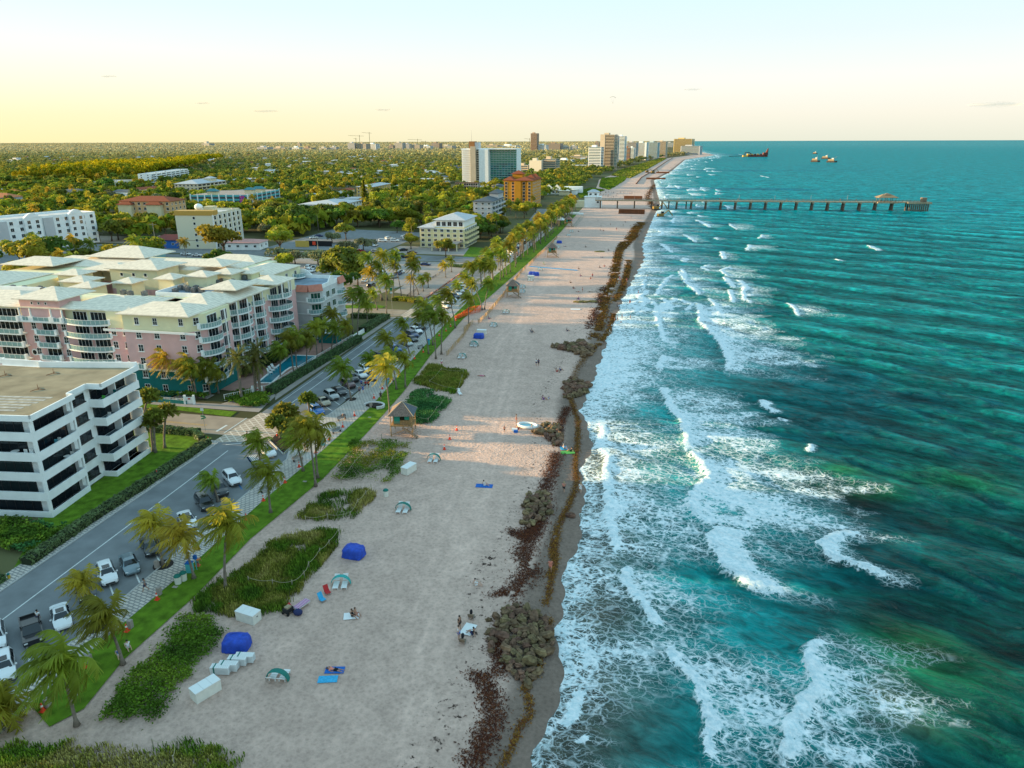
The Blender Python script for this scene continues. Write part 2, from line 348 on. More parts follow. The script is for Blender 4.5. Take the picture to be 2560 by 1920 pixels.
rg_=N('ShaderNodeTexNoise');rg_.noise_type='RIDGED_MULTIFRACTAL';rg_.inputs['Scale'].default_value=.16;rg_.inputs['Detail'].default_value=6;rg_.inputs['Distortion'].default_value=.5;L(rmp_.outputs[0],rg_.inputs['Vector']);rq_=N('ShaderNodeMapRange');rq_.inputs[1].default_value=.45;rq_.inputs[2].default_value=1.25;rq_.inputs[3].default_value=.8;rq_.inputs[4].default_value=1.9;L(rg_.outputs[0],rq_.inputs[0]);rz_=N('ShaderNodeMath');rz_.operation='MULTIPLY';lf_=N('ShaderNodeTexNoise');lf_.inputs['Scale'].default_value=.11;lf_.inputs['Detail'].default_value=5;lf_.inputs['Roughness'].default_value=.7;L(rmp_.outputs[0],lf_.inputs['Vector']);lm_=N('ShaderNodeMapRange');lm_.inputs[1].default_value=.32;lm_.inputs[2].default_value=.68;lm_.inputs[3].default_value=.55;lm_.inputs[4].default_value=1.5;L(lf_.outputs[0],lm_.inputs[0]);lz_=N('ShaderNodeMath');lz_.operation='MULTIPLY';L(rm_.outputs[0],lz_.inputs[0]);L(lm_.outputs[0],lz_.inputs[1]);L(lz_.outputs[0],rz_.inputs[0]);L(rq_.outputs[0],rz_.inputs[1])  # ripple highlights and dark streaks painted into the water colour
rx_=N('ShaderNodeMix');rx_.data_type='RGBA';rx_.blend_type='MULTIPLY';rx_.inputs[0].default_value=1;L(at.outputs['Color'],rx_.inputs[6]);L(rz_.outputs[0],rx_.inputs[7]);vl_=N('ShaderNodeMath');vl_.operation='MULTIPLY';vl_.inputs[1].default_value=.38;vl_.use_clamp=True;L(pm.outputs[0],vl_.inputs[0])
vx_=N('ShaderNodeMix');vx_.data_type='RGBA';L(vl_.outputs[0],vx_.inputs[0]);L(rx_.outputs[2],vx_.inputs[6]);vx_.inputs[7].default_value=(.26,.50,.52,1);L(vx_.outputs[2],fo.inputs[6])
rr=N('ShaderNodeMapRange');rr.inputs[3].default_value=.14;rr.inputs[4].default_value=.8;L(ff.outputs[0],rr.inputs[0]);L(rr.outputs[0],b.inputs['Roughness'])
sp=N('ShaderNodeMapRange');sp.inputs[3].default_value=.22;sp.inputs[4].default_value=.1;L(ff.outputs[0],sp.inputs[0]);L(sp.outputs[0],b.inputs['Specular IOR Level'])
mpb=N('ShaderNodeMapping');mpb.vector_type='TEXTURE';mpb.inputs['Rotation'].default_value=(0,0,rad(-20));mpb.inputs['Scale'].default_value=(2.6,1.0,1);L(geo.outputs['Position'],mpb.inputs[0])
b1=N('ShaderNodeTexNoise');b1.inputs['Scale'].default_value=.7;b1.inputs['Detail'].default_value=6;b1.inputs['Roughness'].default_value=.6;b1.inputs['Distortion'].default_value=.6;L(mpb.outputs[0],b1.inputs['Vector'])
bn=N('ShaderNodeBump');bn.inputs['Strength'].default_value=.8;bn.inputs['Distance'].default_value=1.0;L(b1.outputs[0],bn.inputs['Height'])
b3=N('ShaderNodeBump');b3.inputs['Strength'].default_value=.5;b3.inputs['Distance'].default_value=.45
hf=N('ShaderNodeMath');hf.operation='MULTIPLY';L(ff.outputs[0],hf.inputs[0]);L(nn.outputs[0],hf.inputs[1]);L(hf.outputs[0],b3.inputs['Height']);L(bn.outputs[0],b3.inputs['Normal']);L(b3.outputs[0],b.inputs['Normal'])
b.inputs['Specular IOR Level'].default_value=0
for l_ in list(b.inputs['Specular IOR Level'].links):m_sea.node_tree.links.remove(l_)
gs=N('ShaderNodeBsdfGlossy');gs.inputs['Roughness'].default_value=.12;L(b3.outputs[0],gs.inputs['Normal']);b.inputs['IOR'].default_value=1.0
fr_=N('ShaderNodeFresnel');fr_.inputs['IOR'].default_value=1.33;L(b3.outputs[0],fr_.inputs['Normal'])
cl_=N('ShaderNodeMapRange');cl_.inputs[1].default_value=0;cl_.inputs[2].default_value=.28;cl_.inputs[3].default_value=0;cl_.inputs[4].default_value=.085;L(fr_.outputs[0],cl_.inputs[0])
nf_=N('ShaderNodeMath');nf_.operation='SUBTRACT';nf_.inputs[0].default_value=1;L(ff.outputs[0],nf_.inputs[1]);mf_=N('ShaderNodeMath');mf_.operation='MULTIPLY';L(nf_.outputs[0],mf_.inputs[0]);L(cl_.outputs[0],mf_.inputs[1])
mg_=N('ShaderNodeMixShader');L(mf_.outputs[0],mg_.inputs[0]);L(b.outputs[0],mg_.inputs[1]);L(gs.outputs[0],mg_.inputs[2]);L(mg_.outputs[0],m_sea.node_tree.nodes['Material Output'].inputs[0])
ys=sized(-20,34000,.42,.0062,-25)
us=np.concatenate([sized(0,150,.42,0,0),sized(150.6,30000,.7,.02,115)])
Y,U=np.meshgrid(ys,us,indexing='ij')
XS=shore(Y)+lobes(Y)*np.clip(1-(Y-300)/900,0,1)
X=XS+U
dist=np.hypot(X,Y)
Zw=np.zeros_like(X);foam=np.zeros_like(X)
spc=np.maximum(.42,(Y+25)*.0062);spx=np.where(U<150,.42,np.maximum(.7,(U-115)*.02))
deep=sstep(6,60,U)
rw=np.random.RandomState(4)
for k in range(46):
 lam=2.6*(1.055**k)*rw.uniform(.9,1.1);ang=rad(-118+rw.normal(0,21));kx,ky=math.cos(ang),math.sin(ang)
 ph=rw.uniform(0,6.28);amp=.024*lam**.95*rw.uniform(.6,1.3)*(1.5 if 4<lam<13 else.9)
 a=amp*sstep(2.2,4.5,lam/np.maximum(spc*abs(ky)+spx*abs(kx),.4))
 p=2*math.pi/lam*(X*kx+Y*ky)+ph+1.5*fbm(X/(lam*5),Y/(lam*5),k,2)
 Zw+=a*(1-2*np.abs(np.sin(p/2)))*(.35+.65*deep)
 if lam>7:Zw+=.4*a*np.sin(p)
Zw*=.6+.8*fbm(X*.02,Y*.02,77,2)
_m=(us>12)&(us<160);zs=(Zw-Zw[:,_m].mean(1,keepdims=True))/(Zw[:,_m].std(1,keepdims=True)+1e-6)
Zw=.5*np.tanh((Zw-Zw[:,_m].mean(1,keepdims=True))/.5)
BR=[([(1290,895),(1300,935),(1290,965),(1312,990),(1305,1030),(1310,1090),(1318,1150),(1330,1200),(1334,1214)],.8,17,.55,.60),([(1425,838),(1440,880),(1470,915),(1480,950),(1475,978)],1.5,20,.8,.72),([(1490,978),(1515,1010),(1530,1035),(1500,1065),(1490,1090),(1500,1120),(1530,1142)],1.3,25,.8,.80),([(1552,1140),(1530,1165),(1545,1210),(1580,1250),(1620,1275),(1650,1292)],4.2,9,.8,.62),([(1356,1228),(1348,1265),(1370,1295),(1385,1320),(1420,1366)],.9,9,.6,.62),([(1440,1398),(1460,1440),(1500,1480),(1520,1530),(1525,1570),(1520,1600),(1540,1665)],.8,16,.6,.66),([(1775,1383),(1735,1410),(1740,1450),(1760,1490),(1730,1520),(1700,1570),(1690,1665)],1.0,14,.9,.60),([(1832,1152),(1766,1180),(1800,1212),(1850,1228),(1900,1252)],2.0,5,.8,.5),([(1243,1496),(1237,1550),(1214,1576)],.5,3,.2,.4),([(1250,1612),(1268,1600)],.4,5,.15,.4),([(1430,770),(1420,803)],.9,16,.6,.66),([(1505,655),(1510,700),(1550,740),(1570,780),(1566,806)],1.5,24,.8,.74),([(1445,650),(1415,680),(1425,720),(1432,746)],.9,9,.5,.66),([(1432,612),(1413,642)],.7,9,.5,.6),([(1465,588),(1480,615),(1510,640),(1530,642)],1.1,14,.7,.62),([(1640,865),(1650,885),(1668,893)],1.4,3,.6,.4),([(1676,904),(1690,913)],.9,2,.6,.3),([(1752,965),(1745,982)],.6,1.5,.5,.3),([(1870,533),(1895,541)],2.4,3,.8,.4),([(1800,560),(1812,566)],1.6,2,.6,.3),([(1555,545),(1560,562)],2,8,.6,.5),([(1500,476),(1530,492)],2,8,.7,.5),([(1475,508),(1500,524)],1.6,10,.6,.55),([(1425,528),(1450,548)],1.2,10,.5,.6),([(1640,380),(1660,384)],2,4,.5,.4),([(1560,600),(1580,622)],1.6,9,.6,.55)]
for k in range(100):
 yk=215+2600*rw.rand()**2.2;uk=(5+48*rw.rand()**1.6)*(1+yk/3000);ln=rw.uniform(5,20)*(1+yk/600)
 xk=float(shore(yk))+uk
 BR.append(([(xk,yk),(xk+rw.uniform(-3,3),yk+ln/2),(xk+rw.uniform(-3,4),yk+ln)],rw.uniform(.4,1.1)*(1+yk/1500),rw.uniform(5,18),.5,rw.uniform(.42,.66),1))
wob=1.6*(fbm(X*.25,Y*.6,61,3)-.5)+.9*(fbm(X*.9,Y*1.7,62,3)-.5)
for q in BR:
 pts,w,tl,hgt,st=q[:5]
 P=[(a,c)for a,c in pts]if len(q)>5 else[tuple(D(*p,WATER))[:2]for p in pts]
 P=sorted((y,x)for x,y in P);y0,y1=P[0][0],P[-1][0]
 rws=np.where((ys>y0-8)&(ys<y1+8))[0]
 if len(rws)<2:continue
 a,c=rws[0],rws[-1]+1
 yy=Y[a:c];cx=np.interp(yy,[p[0]for p in P],[p[1]for p in P])
 t=(yy-y0)/max(y1-y0,.1)
 end=sstep(-.06,.12,t)*sstep(1.06,.88,t)
 d=X[a:c]-cx+wob[a:c]*min(1,.35+w*.3)
 lz=hgt*np.where(d<0,np.exp(-(d/.9)**2),np.exp(-d/(2.0+w)))
 Zw[a:c]=np.maximum(Zw[a:c],Zw[a:c]*.4+lz*end)
 cr=np.where(d<0,np.exp(-(d/.35)**2),np.exp(-(np.clip(d-w*.55,0,99)/(.35+.45*w))**2))*(.72+.55*fbm(X[a:c]*.5,yy*.5,43,3))
 tt=fbm(X[a:c]*.16,yy*.32,41,3)
 end2=sstep(-.15,.2,t+.25*(tt-.5))*sstep(1.15,.8,t+.25*(tt-.5))
 tlen=tl*(.42+.9*tt)
 tr=np.where(d<0,0,.86*st*(.55+.9*tt)*np.clip(1-d/tlen,0,1)**.5)
 foam[a:c]=np.maximum(foam[a:c],np.maximum(1.1*cr*end,tr*end2))
zone=[(D(1205,1400,WATER),D(1520,1640,WATER))]
ln1=fbm(X*.045,Y*.09,51,4);ln2=fbm(X*.11,Y*.2,52,4)
wid=np.interp(Y,[0,55,75,100,140,170,230,300,500,900,3000,9000],[26,30,30,40,26,30,40,36,40,55,70,0])
near=np.clip(1-U/np.maximum(wid,1),0,1)
surf=near**.8*(.04+.52*sstep(.36,.66,ln1)*(.45+ln2))
foam=np.maximum(foam,surf)
sw=np.interp(Y,[40,52,58,75,82,100,112,135,165,200],[.36,.4,.6,.6,.5,.48,.4,.72,.76,.58])
foam=np.maximum(foam,sw*np.exp(-(U/np.interp(Y,[50,60,74,82,120,140,180,260],[4,11,9,7,5,14,20,9]))**2)*(.65+.6*ln2))
clear=np.exp(-(((X-D(1330,1330,WATER).x)/5)**2+((Y-D(1330,1330,WATER).y)/4)**2))+np.exp(-(((X-D(1440,1580,WATER).x)/5.5)**2+((Y-D(1440,1580,WATER).y)/5)**2))
foam=np.where(foam<.9,foam*(1-.8*np.clip(clear,0,1)),foam)
foam=np.maximum(foam,np.exp(-((U-.22)/.2)**2)*1.1*np.clip(1.3-Y/500,0,1))
foam=np.clip(foam,0,1.3)
Zw*=sstep(0,5,U)*.85+.15
Zw=Zw+.38*(fbm(X*1.3,Y*1.3,71,3)-.42)*sstep(.75,1.0,foam)*sstep(400,150,Y)
Z=WATER+Zw+.05*np.clip(foam,0,1)-.02
Z[:,0]=WATER-.12
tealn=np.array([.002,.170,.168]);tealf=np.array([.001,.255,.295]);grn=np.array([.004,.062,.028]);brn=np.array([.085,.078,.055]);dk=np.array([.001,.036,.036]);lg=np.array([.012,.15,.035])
def mixc(a,bb,f):return a*(1-f[...,None])+bb*f[...,None]
wc=np.ones(X.shape+(3,))*tealn
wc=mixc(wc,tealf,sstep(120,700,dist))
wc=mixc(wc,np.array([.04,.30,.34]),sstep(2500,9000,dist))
nearr=sstep(210,75,dist)*sstep(22,40,U)
wc=mixc(wc,dk,.80*nearr)
def blob(x,y,rx,ry,cc,f):
 global wc
 p=D(x,y,WATER);q=np.exp(-(((X-p.x)/rx)**2+((Y-p.y)/ry)**2));wc=mixc(wc,np.array(cc),f*q*(.4+1.1*fbm(X*.13,Y*.13,17,3)))
blob(1960,1420,6,5,lg,.75);blob(1990,1560,7,5,lg,.4);blob(1850,1060,6,3,lg,.7);blob(1820,1020,4,2,lg,.6);blob(2080,1040,12,5,lg,.4);blob(2120,1480,8,6,grn,.6)
blob(1915,1520,2.6,2.4,(.17,.14,.05),.8);blob(1920,1570,3.5,1.2,(.13,.11,.05),.6)
wc=mixc(wc,brn,sstep(15,1,U)*np.interp(Y,[0,60,110,150,260,600],[.95,.95,.9,.5,.35,.2]))
blob(1330,1330,5,4,(.075,.075,.055),.8)
wc=mixc(wc,wc*1.9+np.array([0,.022,.02]),np.clip(sstep(.15,1.6,Zw)*.4,0,1)*sstep(70,45,U)*sstep(420,260,dist));ck=sstep(1100,300,dist)*sstep(3,14,U);wc=wc*(1-.5*ck*sstep(.1,-1.6,zs)+.85*ck*sstep(.6,2.4,zs))[...,None]  # wave light and shade put into the colour: crests lighter, troughs darker
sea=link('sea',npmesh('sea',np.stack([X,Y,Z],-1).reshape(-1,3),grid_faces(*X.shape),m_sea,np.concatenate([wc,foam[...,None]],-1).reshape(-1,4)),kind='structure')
m_land=mat('ground',(.10,.10,.045),rough=.95,var=.5,scale=.012,coord='Object',spec=.1)
lx=np.concatenate([-sized(30,40000,60,.12,0)[::-1],[-56]]);ly=sized(-100,36000,40,.1,0)
Y,T=np.meshgrid(ly,np.arange(len(lx)),indexing='ij');X=lx[T]
edge=np.where(Y<600,-56,shore(Y)-60+np.clip((Y-3000)/400,0,1)*66);X=np.minimum(X,edge);X[:,-1]=edge[:,-1]
link('ground',npmesh('ground',np.stack([X,Y,0*X-.05],-1).reshape(-1,3),grid_faces(*X.shape),m_land,smooth=False),kind='structure')
def sheet(name,pts,z,m,kind='structure',t=None):
 mb=MB();mb.poly([(p[0],p[1],z)for p in pts]);o=mb.build(name,m,kind=kind)
 if o.data.polygons[0].normal.z<0:o.data.flip_normals()
 return o
m_asph=mat('asphalt',(.19,.20,.205),rough=.92,var=.16,scale=.35,coord='Object',bump=.15,bscale=30,spec=.2)
m_conc=mat('concrete_paving',(.33,.29,.26),rough=.9,var=.12,scale=.4,spec=.15)
m_line=mat('road_paint',(.62,.64,.62),rough=.7,var=.15,scale=3)
m_lawn=mat('lawn_grass',(.095,.18,.012),rough=.9,var=.4,scale=.8,bump=.9,bscale=14,spec=.1)
m_kerb=mat('kerb_stone',(.42,.41,.39),rough=.85,var=.1,scale=2)
m_pave=mat('promenade_paving',(.4,.4,.4),rough=.85,spec=.2)
N,L,b=nodes(m_pave);geo=N('ShaderNodeNewGeometry')
mp=N('ShaderNodeMapping');mp.inputs['Rotation'].default_value=(0,0,rad(14));L(geo.outputs['Position'],mp.inputs[0])
bk=N('ShaderNodeTexBrick');bk.offset=.5;bk.inputs['Scale'].default_value=1;bk.inputs['Brick Width'].default_value=.8;bk.inputs['Row Height'].default_value=.42;bk.inputs['Mortar Size'].default_value=.085
bk.inputs['Color1'].default_value=(.60,.54,.47,1);bk.inputs['Color2'].default_value=(.52,.47,.41,1);bk.inputs['Mortar'].default_value=(.27,.26,.25,1);L(mp.outputs[0],bk.inputs['Vector'])
nz=N('ShaderNodeTexNoise');nz.inputs['Scale'].default_value=.5;nz.inputs['Detail'].default_value=6;L(geo.outputs['Position'],nz.inputs['Vector'])
mr=N('ShaderNodeMapRange');mr.inputs[1].default_value=.3;mr.inputs[2].default_value=.7;mr.inputs[3].default_value=.82;mr.inputs[4].default_value=1.12;L(nz.outputs[0],mr.inputs[0])
mx=N('ShaderNodeMix');mx.data_type='RGBA';mx.blend_type='MULTIPLY';mx.inputs[0].default_value=1;L(bk.outputs[0],mx.inputs[6]);L(mr.outputs[0],mx.inputs[7]);L(mx.outputs[2],b.inputs['Base Color'])
m_cross=mat('crossing_paving',(.42,.33,.25),rough=.85)  # paver colours raised to strengthen the sunlight on the crossing
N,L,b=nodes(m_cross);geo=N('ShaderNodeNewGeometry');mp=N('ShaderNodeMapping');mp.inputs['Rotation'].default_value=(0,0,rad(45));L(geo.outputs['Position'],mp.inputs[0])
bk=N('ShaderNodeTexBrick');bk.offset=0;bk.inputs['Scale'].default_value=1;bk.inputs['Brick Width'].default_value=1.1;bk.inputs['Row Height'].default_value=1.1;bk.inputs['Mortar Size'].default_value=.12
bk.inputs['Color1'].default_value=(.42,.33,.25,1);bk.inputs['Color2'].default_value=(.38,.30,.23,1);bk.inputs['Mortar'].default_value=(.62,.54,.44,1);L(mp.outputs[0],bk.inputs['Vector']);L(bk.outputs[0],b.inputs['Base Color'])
m_mulch=mat('dark_mulch',(.025,.018,.014),rough=.95,var=.3,scale=4,bump=.6,bscale=20)
sheet('road',[(-73,20),(-57.9,20),(-57.9,104),(-60,106),(-60,300),(-64,330),(-70,380),(-74,470),(-82,560),(-91,560),(-83,470),(-79,400),(-76.5,320),(-74.5,205),(-73.2,110)],.0,m_asph)
m_warm=mat('sunlit_street_asphalt',(.31,.25,.19),rough=.9,var=.15,scale=.4)  # warm low sunlight on the street put into the asphalt colour
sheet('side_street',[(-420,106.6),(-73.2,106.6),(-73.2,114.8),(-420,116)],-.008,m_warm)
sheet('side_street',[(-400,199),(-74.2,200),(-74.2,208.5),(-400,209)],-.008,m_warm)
sheet('side_street',[(-420,305),(-200,303),(-76.4,301),(-77,316),(-200,322),(-420,330)],-.008,m_asph)
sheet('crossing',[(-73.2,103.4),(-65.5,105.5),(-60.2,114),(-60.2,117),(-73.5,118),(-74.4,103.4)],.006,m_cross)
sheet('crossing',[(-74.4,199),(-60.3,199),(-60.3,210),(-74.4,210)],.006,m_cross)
sheet('sidewalk',[(-75.6,30),(-73,30),(-73.2,104),(-75.6,104)],.03,m_pave)
sheet('sidewalk',[(-98,118.2),(-74,118.2),(-75.5,128),(-79,130),(-84,121),(-98,120.5)],.03,m_conc)
sheet('sidewalk',[(-75.8,128),(-74.2,125),(-75,199),(-76.6,199)],.03,m_conc)
sheet('verge',[(-180,118.3),(-91,118.3),(-91,116.2),(-180,116.6)],.02,m_lawn)
sheet('verge',[(-91,116.3),(-78,114.9),(-78.2,117.6),(-91,118.3)],.025,m_lawn)
sheet('car_park',[(-190,212),(-95,212),(-92,234),(-80.4,300),(-190,300)],-.012,m_conc)
sheet('car_park',[(-190,326),(-128,324),(-128,400),(-190,410)],-.02,m_asph)
sheet('car_park',[(-126,322),(-79,320),(-79,345),(-126,345)],-.02,m_conc)
sheet('car_park',[(-300,190),(-190,190),(-190,300),(-300,300)],-.024,m_asph)
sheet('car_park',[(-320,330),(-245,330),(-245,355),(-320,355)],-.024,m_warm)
sheet('car_park',[(-210,540),(-125,540),(-125,620),(-210,620)],-.024,m_conc)
sheet('plaza_path',[G(5,*p)for p in[(1190,590),(1480,640),(1840,380),(1560,350),(1320,500)]],.0,m_conc)
prom=[(-59.2,20),(-54.7,20),(-54.7,52),(-53.9,85),(-53.7,104),(-53.6,124),(-54.6,140),(-56.4,164),(-58.2,199),(-60.6,257),(-61,334),(-61,440),(-66,440),(-65,334),(-64.2,258),(-61.8,200),(-60,165),(-59.5,141),(-59.3,128),(-59.9,119),(-62.2,115),(-59.8,103.8),(-57.9,99),(-57.9,44)]
mb=MB();mb.prism(prom[::1],-.03,.10);pm_o=mb.build('promenade',m_pave,kind='structure')
bmx=bmesh.new();bmx.from_mesh(pm_o.data);bmesh.ops.recalc_face_normals(bmx,faces=bmx.faces);bmx.to_mesh(pm_o.data);bmx.free()
def strip(pts,w,z0,z1,mb):
 for a,c in zip(pts,pts[1:]):
  a,c=Vector(a[:2]),Vector(c[:2]);d=(c-a);n=Vector((-d.y,d.x)).normalized()*w/2
  mb.prism([a+n,a-n,c-n,c+n],z0,z1)
mb=MB();strip([(-57.9,20),(-57.9,44),(-57.9,99),(-59.8,103.8)],.22,-.02,.13,mb);strip([(-62.2,115),(-59.9,119),(-59.3,128),(-59.5,141),(-60,165),(-61.8,200),(-64.2,258),(-65,334)],.22,-.02,.13,mb)
strip([(-73.05,20),(-73.15,103)],.2,-.02,.12,mb)
mb.build('kerb',m_kerb,kind='structure')
inl=[(-54.9,44),(-54.9,52.5),(-54.3,64.5),(-54.3,85),(-53.6,104),(-53.5,124.8),(-54.2,134),(-56.5,164.4),(-58.4,199),(-60.8,257),(-61,334),(-60.9,441),(-62,520)]
bea=[(-57,540),(-55,441),(-54.2,418),(-53.4,302),(-54,233),(-54.6,200),(-52.6,161),(-50.1,134),(-49.2,113.5),(-48.8,93.4),(-50.4,75),(-50,62),(-50.6,51),(-49.6,44.5),(-51,42)]
sheet('lawn_strip',inl+bea,.11,m_lawn)
mb=MB()
def paint(pts,w=.12,z=.006):
 for a,c in zip(pts,pts[1:]):
  a,c=Vector(a[:2]),Vector(c[:2]);d=(c-a);n=Vector((-d.y,d.x)).normalized()*w/2
  mb.poly([(*(a+n),z),(*(a-n),z),(*(c-n),z),(*(c+n),z)])
paint([(-68.3,30),(-68.4,54),(-69.2,88),(-69.6,100.5)],.16);paint([(-70.2,121),(-70.4,157),(-71.6,207),(-72.6,300)],.16)
paint([(-72.6,124),(-73.6,205)],.12)
STALL=Vector((5.5,-4.9,0)).normalized()
for k in range(19):
 y=104-k*3.95
 if 92<y<106:continue
 paint([(-63.9,y),Vector((-63.9,y,0))+STALL*7.6],.18)
for k in range(42):
 y=120.5+k*3.55;dx=-(y-120)*.02
 paint([(-65.6+dx,y+2.4),Vector((-65.6+dx,y+2.4,0))+STALL*7.4],.16)
paint([G(2,1935,805),G(2,2130,675)],.2,.012);paint([G(2,1950,905),G(2,2212,880)],.2,.012)
paint([G(2,1870,790),G(2,1960,735)],.45,.004)
for k in range(7):paint([G(4,78+k*13,1000-k*2),G(4,150+k*4,1085-k*20)],.12)
for k in range(24):paint([(-90-k*3.1,214),(-90.5-k*3.1,219)],.12,.0);paint([(-98-k*3.1,262),(-98-k*3.1,272)],.12,.0)
mb.build('road_markings',m_line,kind='structure')
mb=MB();paint([(-300,110.8),(-91,110.3),(-80,110)],.12,.004);paint([(-300,111.2),(-91,110.7),(-80,110.4)],.12,.004);mb.build('road_markings',mat('yellow_paint',(.55,.32,.05),var=.2,scale=3),kind='structure')
mb=MB();paint([G(4,62,1010),G(4,150,1140)],.25,.012);paint([G(2,1985,1125),G(2,2090,1290)],.2,.012);paint([G(2,2135,1010),G(2,2212,1120)],.2,.012);mb.build('road_markings',mat('blue_paint',(.03,.15,.35),var=.2,scale=3),kind='structure')
mb=MB();mb.prism([tuple(G(4,*p))[:2]for p in[(262,872),(372,985),(450,905),(440,800),(330,800)]],-.02,.14);mb.build('planting_island',m_mulch,kind='structure')
mb=MB();strip([G(4,*p)for p in[(250,868),(375,992),(462,908)]],.2,-.02,.2,mb);mb.build('kerb',m_kerb,kind='structure')
for t,x,y,r in[(3,740,578,1.25),(3,1255,103,1.2),(4,960,515,1.1),(4,1145,353,1.0)]:
 c=G(t,x,y);mb=MB();mb.cyl(c.x,c.y,.0,.115,r,r,24);mb.build('tree_pit',m_mulch,kind='structure')
m_wwhite=mat('white_stucco',(.83,.86,.85),rough=.85,var=.07,scale=.6,spec=.2)
m_wcool=mat('pale_grey_stucco',(.58,.60,.60),rough=.85,var=.08,scale=.6,spec=.2)
m_glass=mat('dark_window_glass',(.014,.020,.026),rough=.08,spec=.6,rnd=.9)
m_glassb=mat('blue_window_glass',(.03,.09,.13),rough=.06,spec=.8,rnd=.5)
m_frame=mat('white_window_frame',(.78,.79,.77),rough=.6)
m_pink=mat('pink_stucco',(.70,.43,.41),rough=.9,var=.08,scale=.5,spec=.15)
m_yellow=mat('pale_yellow_stucco',(.78,.74,.48),rough=.9,var=.06,scale=.5,spec=.15)
m_tealw=mat('teal_stucco',(.014,.16,.155),rough=.85,var=.1,scale=.5,spec=.2)
m_tile=mat('white_roof_tiles',(.80,.71,.57),rough=.8,spec=.2)  # white tiles tinted cream to carry the low sunlight
def tiled(m,col,pitch=.4,dark=.72):
 N,L,b=nodes(m);tc=N('ShaderNodeTexCoord');sp=N('ShaderNodeSeparateXYZ');L(tc.outputs['Object'],sp.inputs[0])
 ml=N('ShaderNodeMath');ml.operation='MULTIPLY';ml.inputs[1].default_value=1/(pitch*.45);L(sp.outputs['Z'],ml.inputs[0])
 fr=N('ShaderNodeMath');fr.operation='FRACT';L(ml.outputs[0],fr.inputs[0])
 mr=N('ShaderNodeMapRange');mr.inputs[1].default_value=0;mr.inputs[2].default_value=.35;mr.inputs[3].default_value=dark;mr.inputs[4].default_value=1;L(fr.outputs[0],mr.inputs[0])
 nz=N('ShaderNodeTexNoise');nz.inputs['Scale'].default_value=1.2;nz.inputs['Detail'].default_value=5;L(tc.outputs['Object'],nz.inputs['Vector'])
 m2=N('ShaderNodeMapRange');m2.inputs[1].default_value=.3;m2.inputs[2].default_value=.7;m2.inputs[3].default_value=.85;m2.inputs[4].default_value=1.1;L(nz.outputs[0],m2.inputs[0])
 mu=N('ShaderNodeMath');mu.operation='MULTIPLY';L(mr.outputs[0],mu.inputs[0]);L(m2.outputs[0],mu.inputs[1])
 mx=N('ShaderNodeMix');mx.data_type='RGBA';mx.blend_type='MULTIPLY';mx.inputs[0].default_value=1;mx.inputs[6].default_value=(*col,1);L(mu.outputs[0],mx.inputs[7]);L(mx.outputs[2],b.inputs['Base Color'])
 return m
tiled(m_tile,(.80,.71,.57))
m_redtile=tiled(mat('terracotta_roof_tiles',(.3,.08,.04),rough=.85,spec=.15),(.30,.085,.04))
m_slate=tiled(mat('slate_roof',(.08,.1,.12),rough=.7),(.085,.105,.125))
m_greyroof=tiled(mat('pale_grey_roof',(.5,.52,.54),rough=.7),(.5,.52,.54),.8,.85)
m_gravel=mat('tan_roof_gravel',(.30,.25,.165),rough=.95,var=.25,scale=.3,bump=.3,bscale=6,spec=.1)
m_flat=mat('white_flat_roof',(.55,.56,.55),rough=.85,var=.2,scale=.25,spec=.2)
m_bflat=mat('blue_grey_flat_roof',(.20,.26,.32),rough=.8,var=.35,scale=.35,spec=.3)
m_metal=mat('grey_metal',(.28,.29,.29),rough=.55,metal=.3,var=.2,scale=3)
m_dark=mat('dark_metal',(.03,.03,.032),rough=.6)
m_rail=mat('glass_balcony_rail',(.22,.36,.36),rough=.15,spec=.5)
m_wood=mat('weathered_wood',(.22,.165,.115),rough=.9,var=.3,scale=3)
m_soff=mat('shadowed_plaster',(.45,.42,.36),rough=.9)
WIN={}
def win_me(w,h,nx=2,ny=1,sill=True,pm=None,fm=None):
 key=(round(w,2),round(h,2),nx,ny,sill,(pm or m_glass).name,(fm or m_frame).name)
 if key in WIN:return WIN[key]
 mb=MB();t=.07 if w<2.4 else.09
 mb.mi=1;mb.poly([(-w/2,-.02,-h/2),(w/2,-.02,-h/2),(w/2,-.02,h/2),(-w/2,-.02,h/2)])
 mb.mi=0
 for x in(-w/2,w/2-t):mb.box(x,x+t,-.07,.05,-h/2,h/2)
 mb.box(-w/2+t,w/2-t,-.07,.05,h/2-t,h/2);mb.box(-w/2+t,w/2-t,-.07,.05,-h/2,-h/2+t)
 for k in range(1,nx):x=-w/2+w*k/nx;mb.box(x-t*.35,x+t*.35,-.055,.0,-h/2+t,h/2-t)
 for k in range(1,ny):z=-h/2+h*k/ny;mb.box(-w/2+t,w/2-t,-.05,.0,z-t*.35,z+t*.35)
 if sill:mb.box(-w/2-.15,w/2+.15,-.16,.03,-h/2-.14,-h/2-.004)
 WIN[key]=mb.mesh('window',[fm or m_frame,pm or m_glass]);return WIN[key]
NPART={}
def place(root,me,p,rz,name='window',label=None):
 """a part; past a hundred of one kind the rest of them go into one mesh"""
 k=(root.name,name);L=NPART.setdefault(k,[]);L.append((me,Vector(p),rz,label))
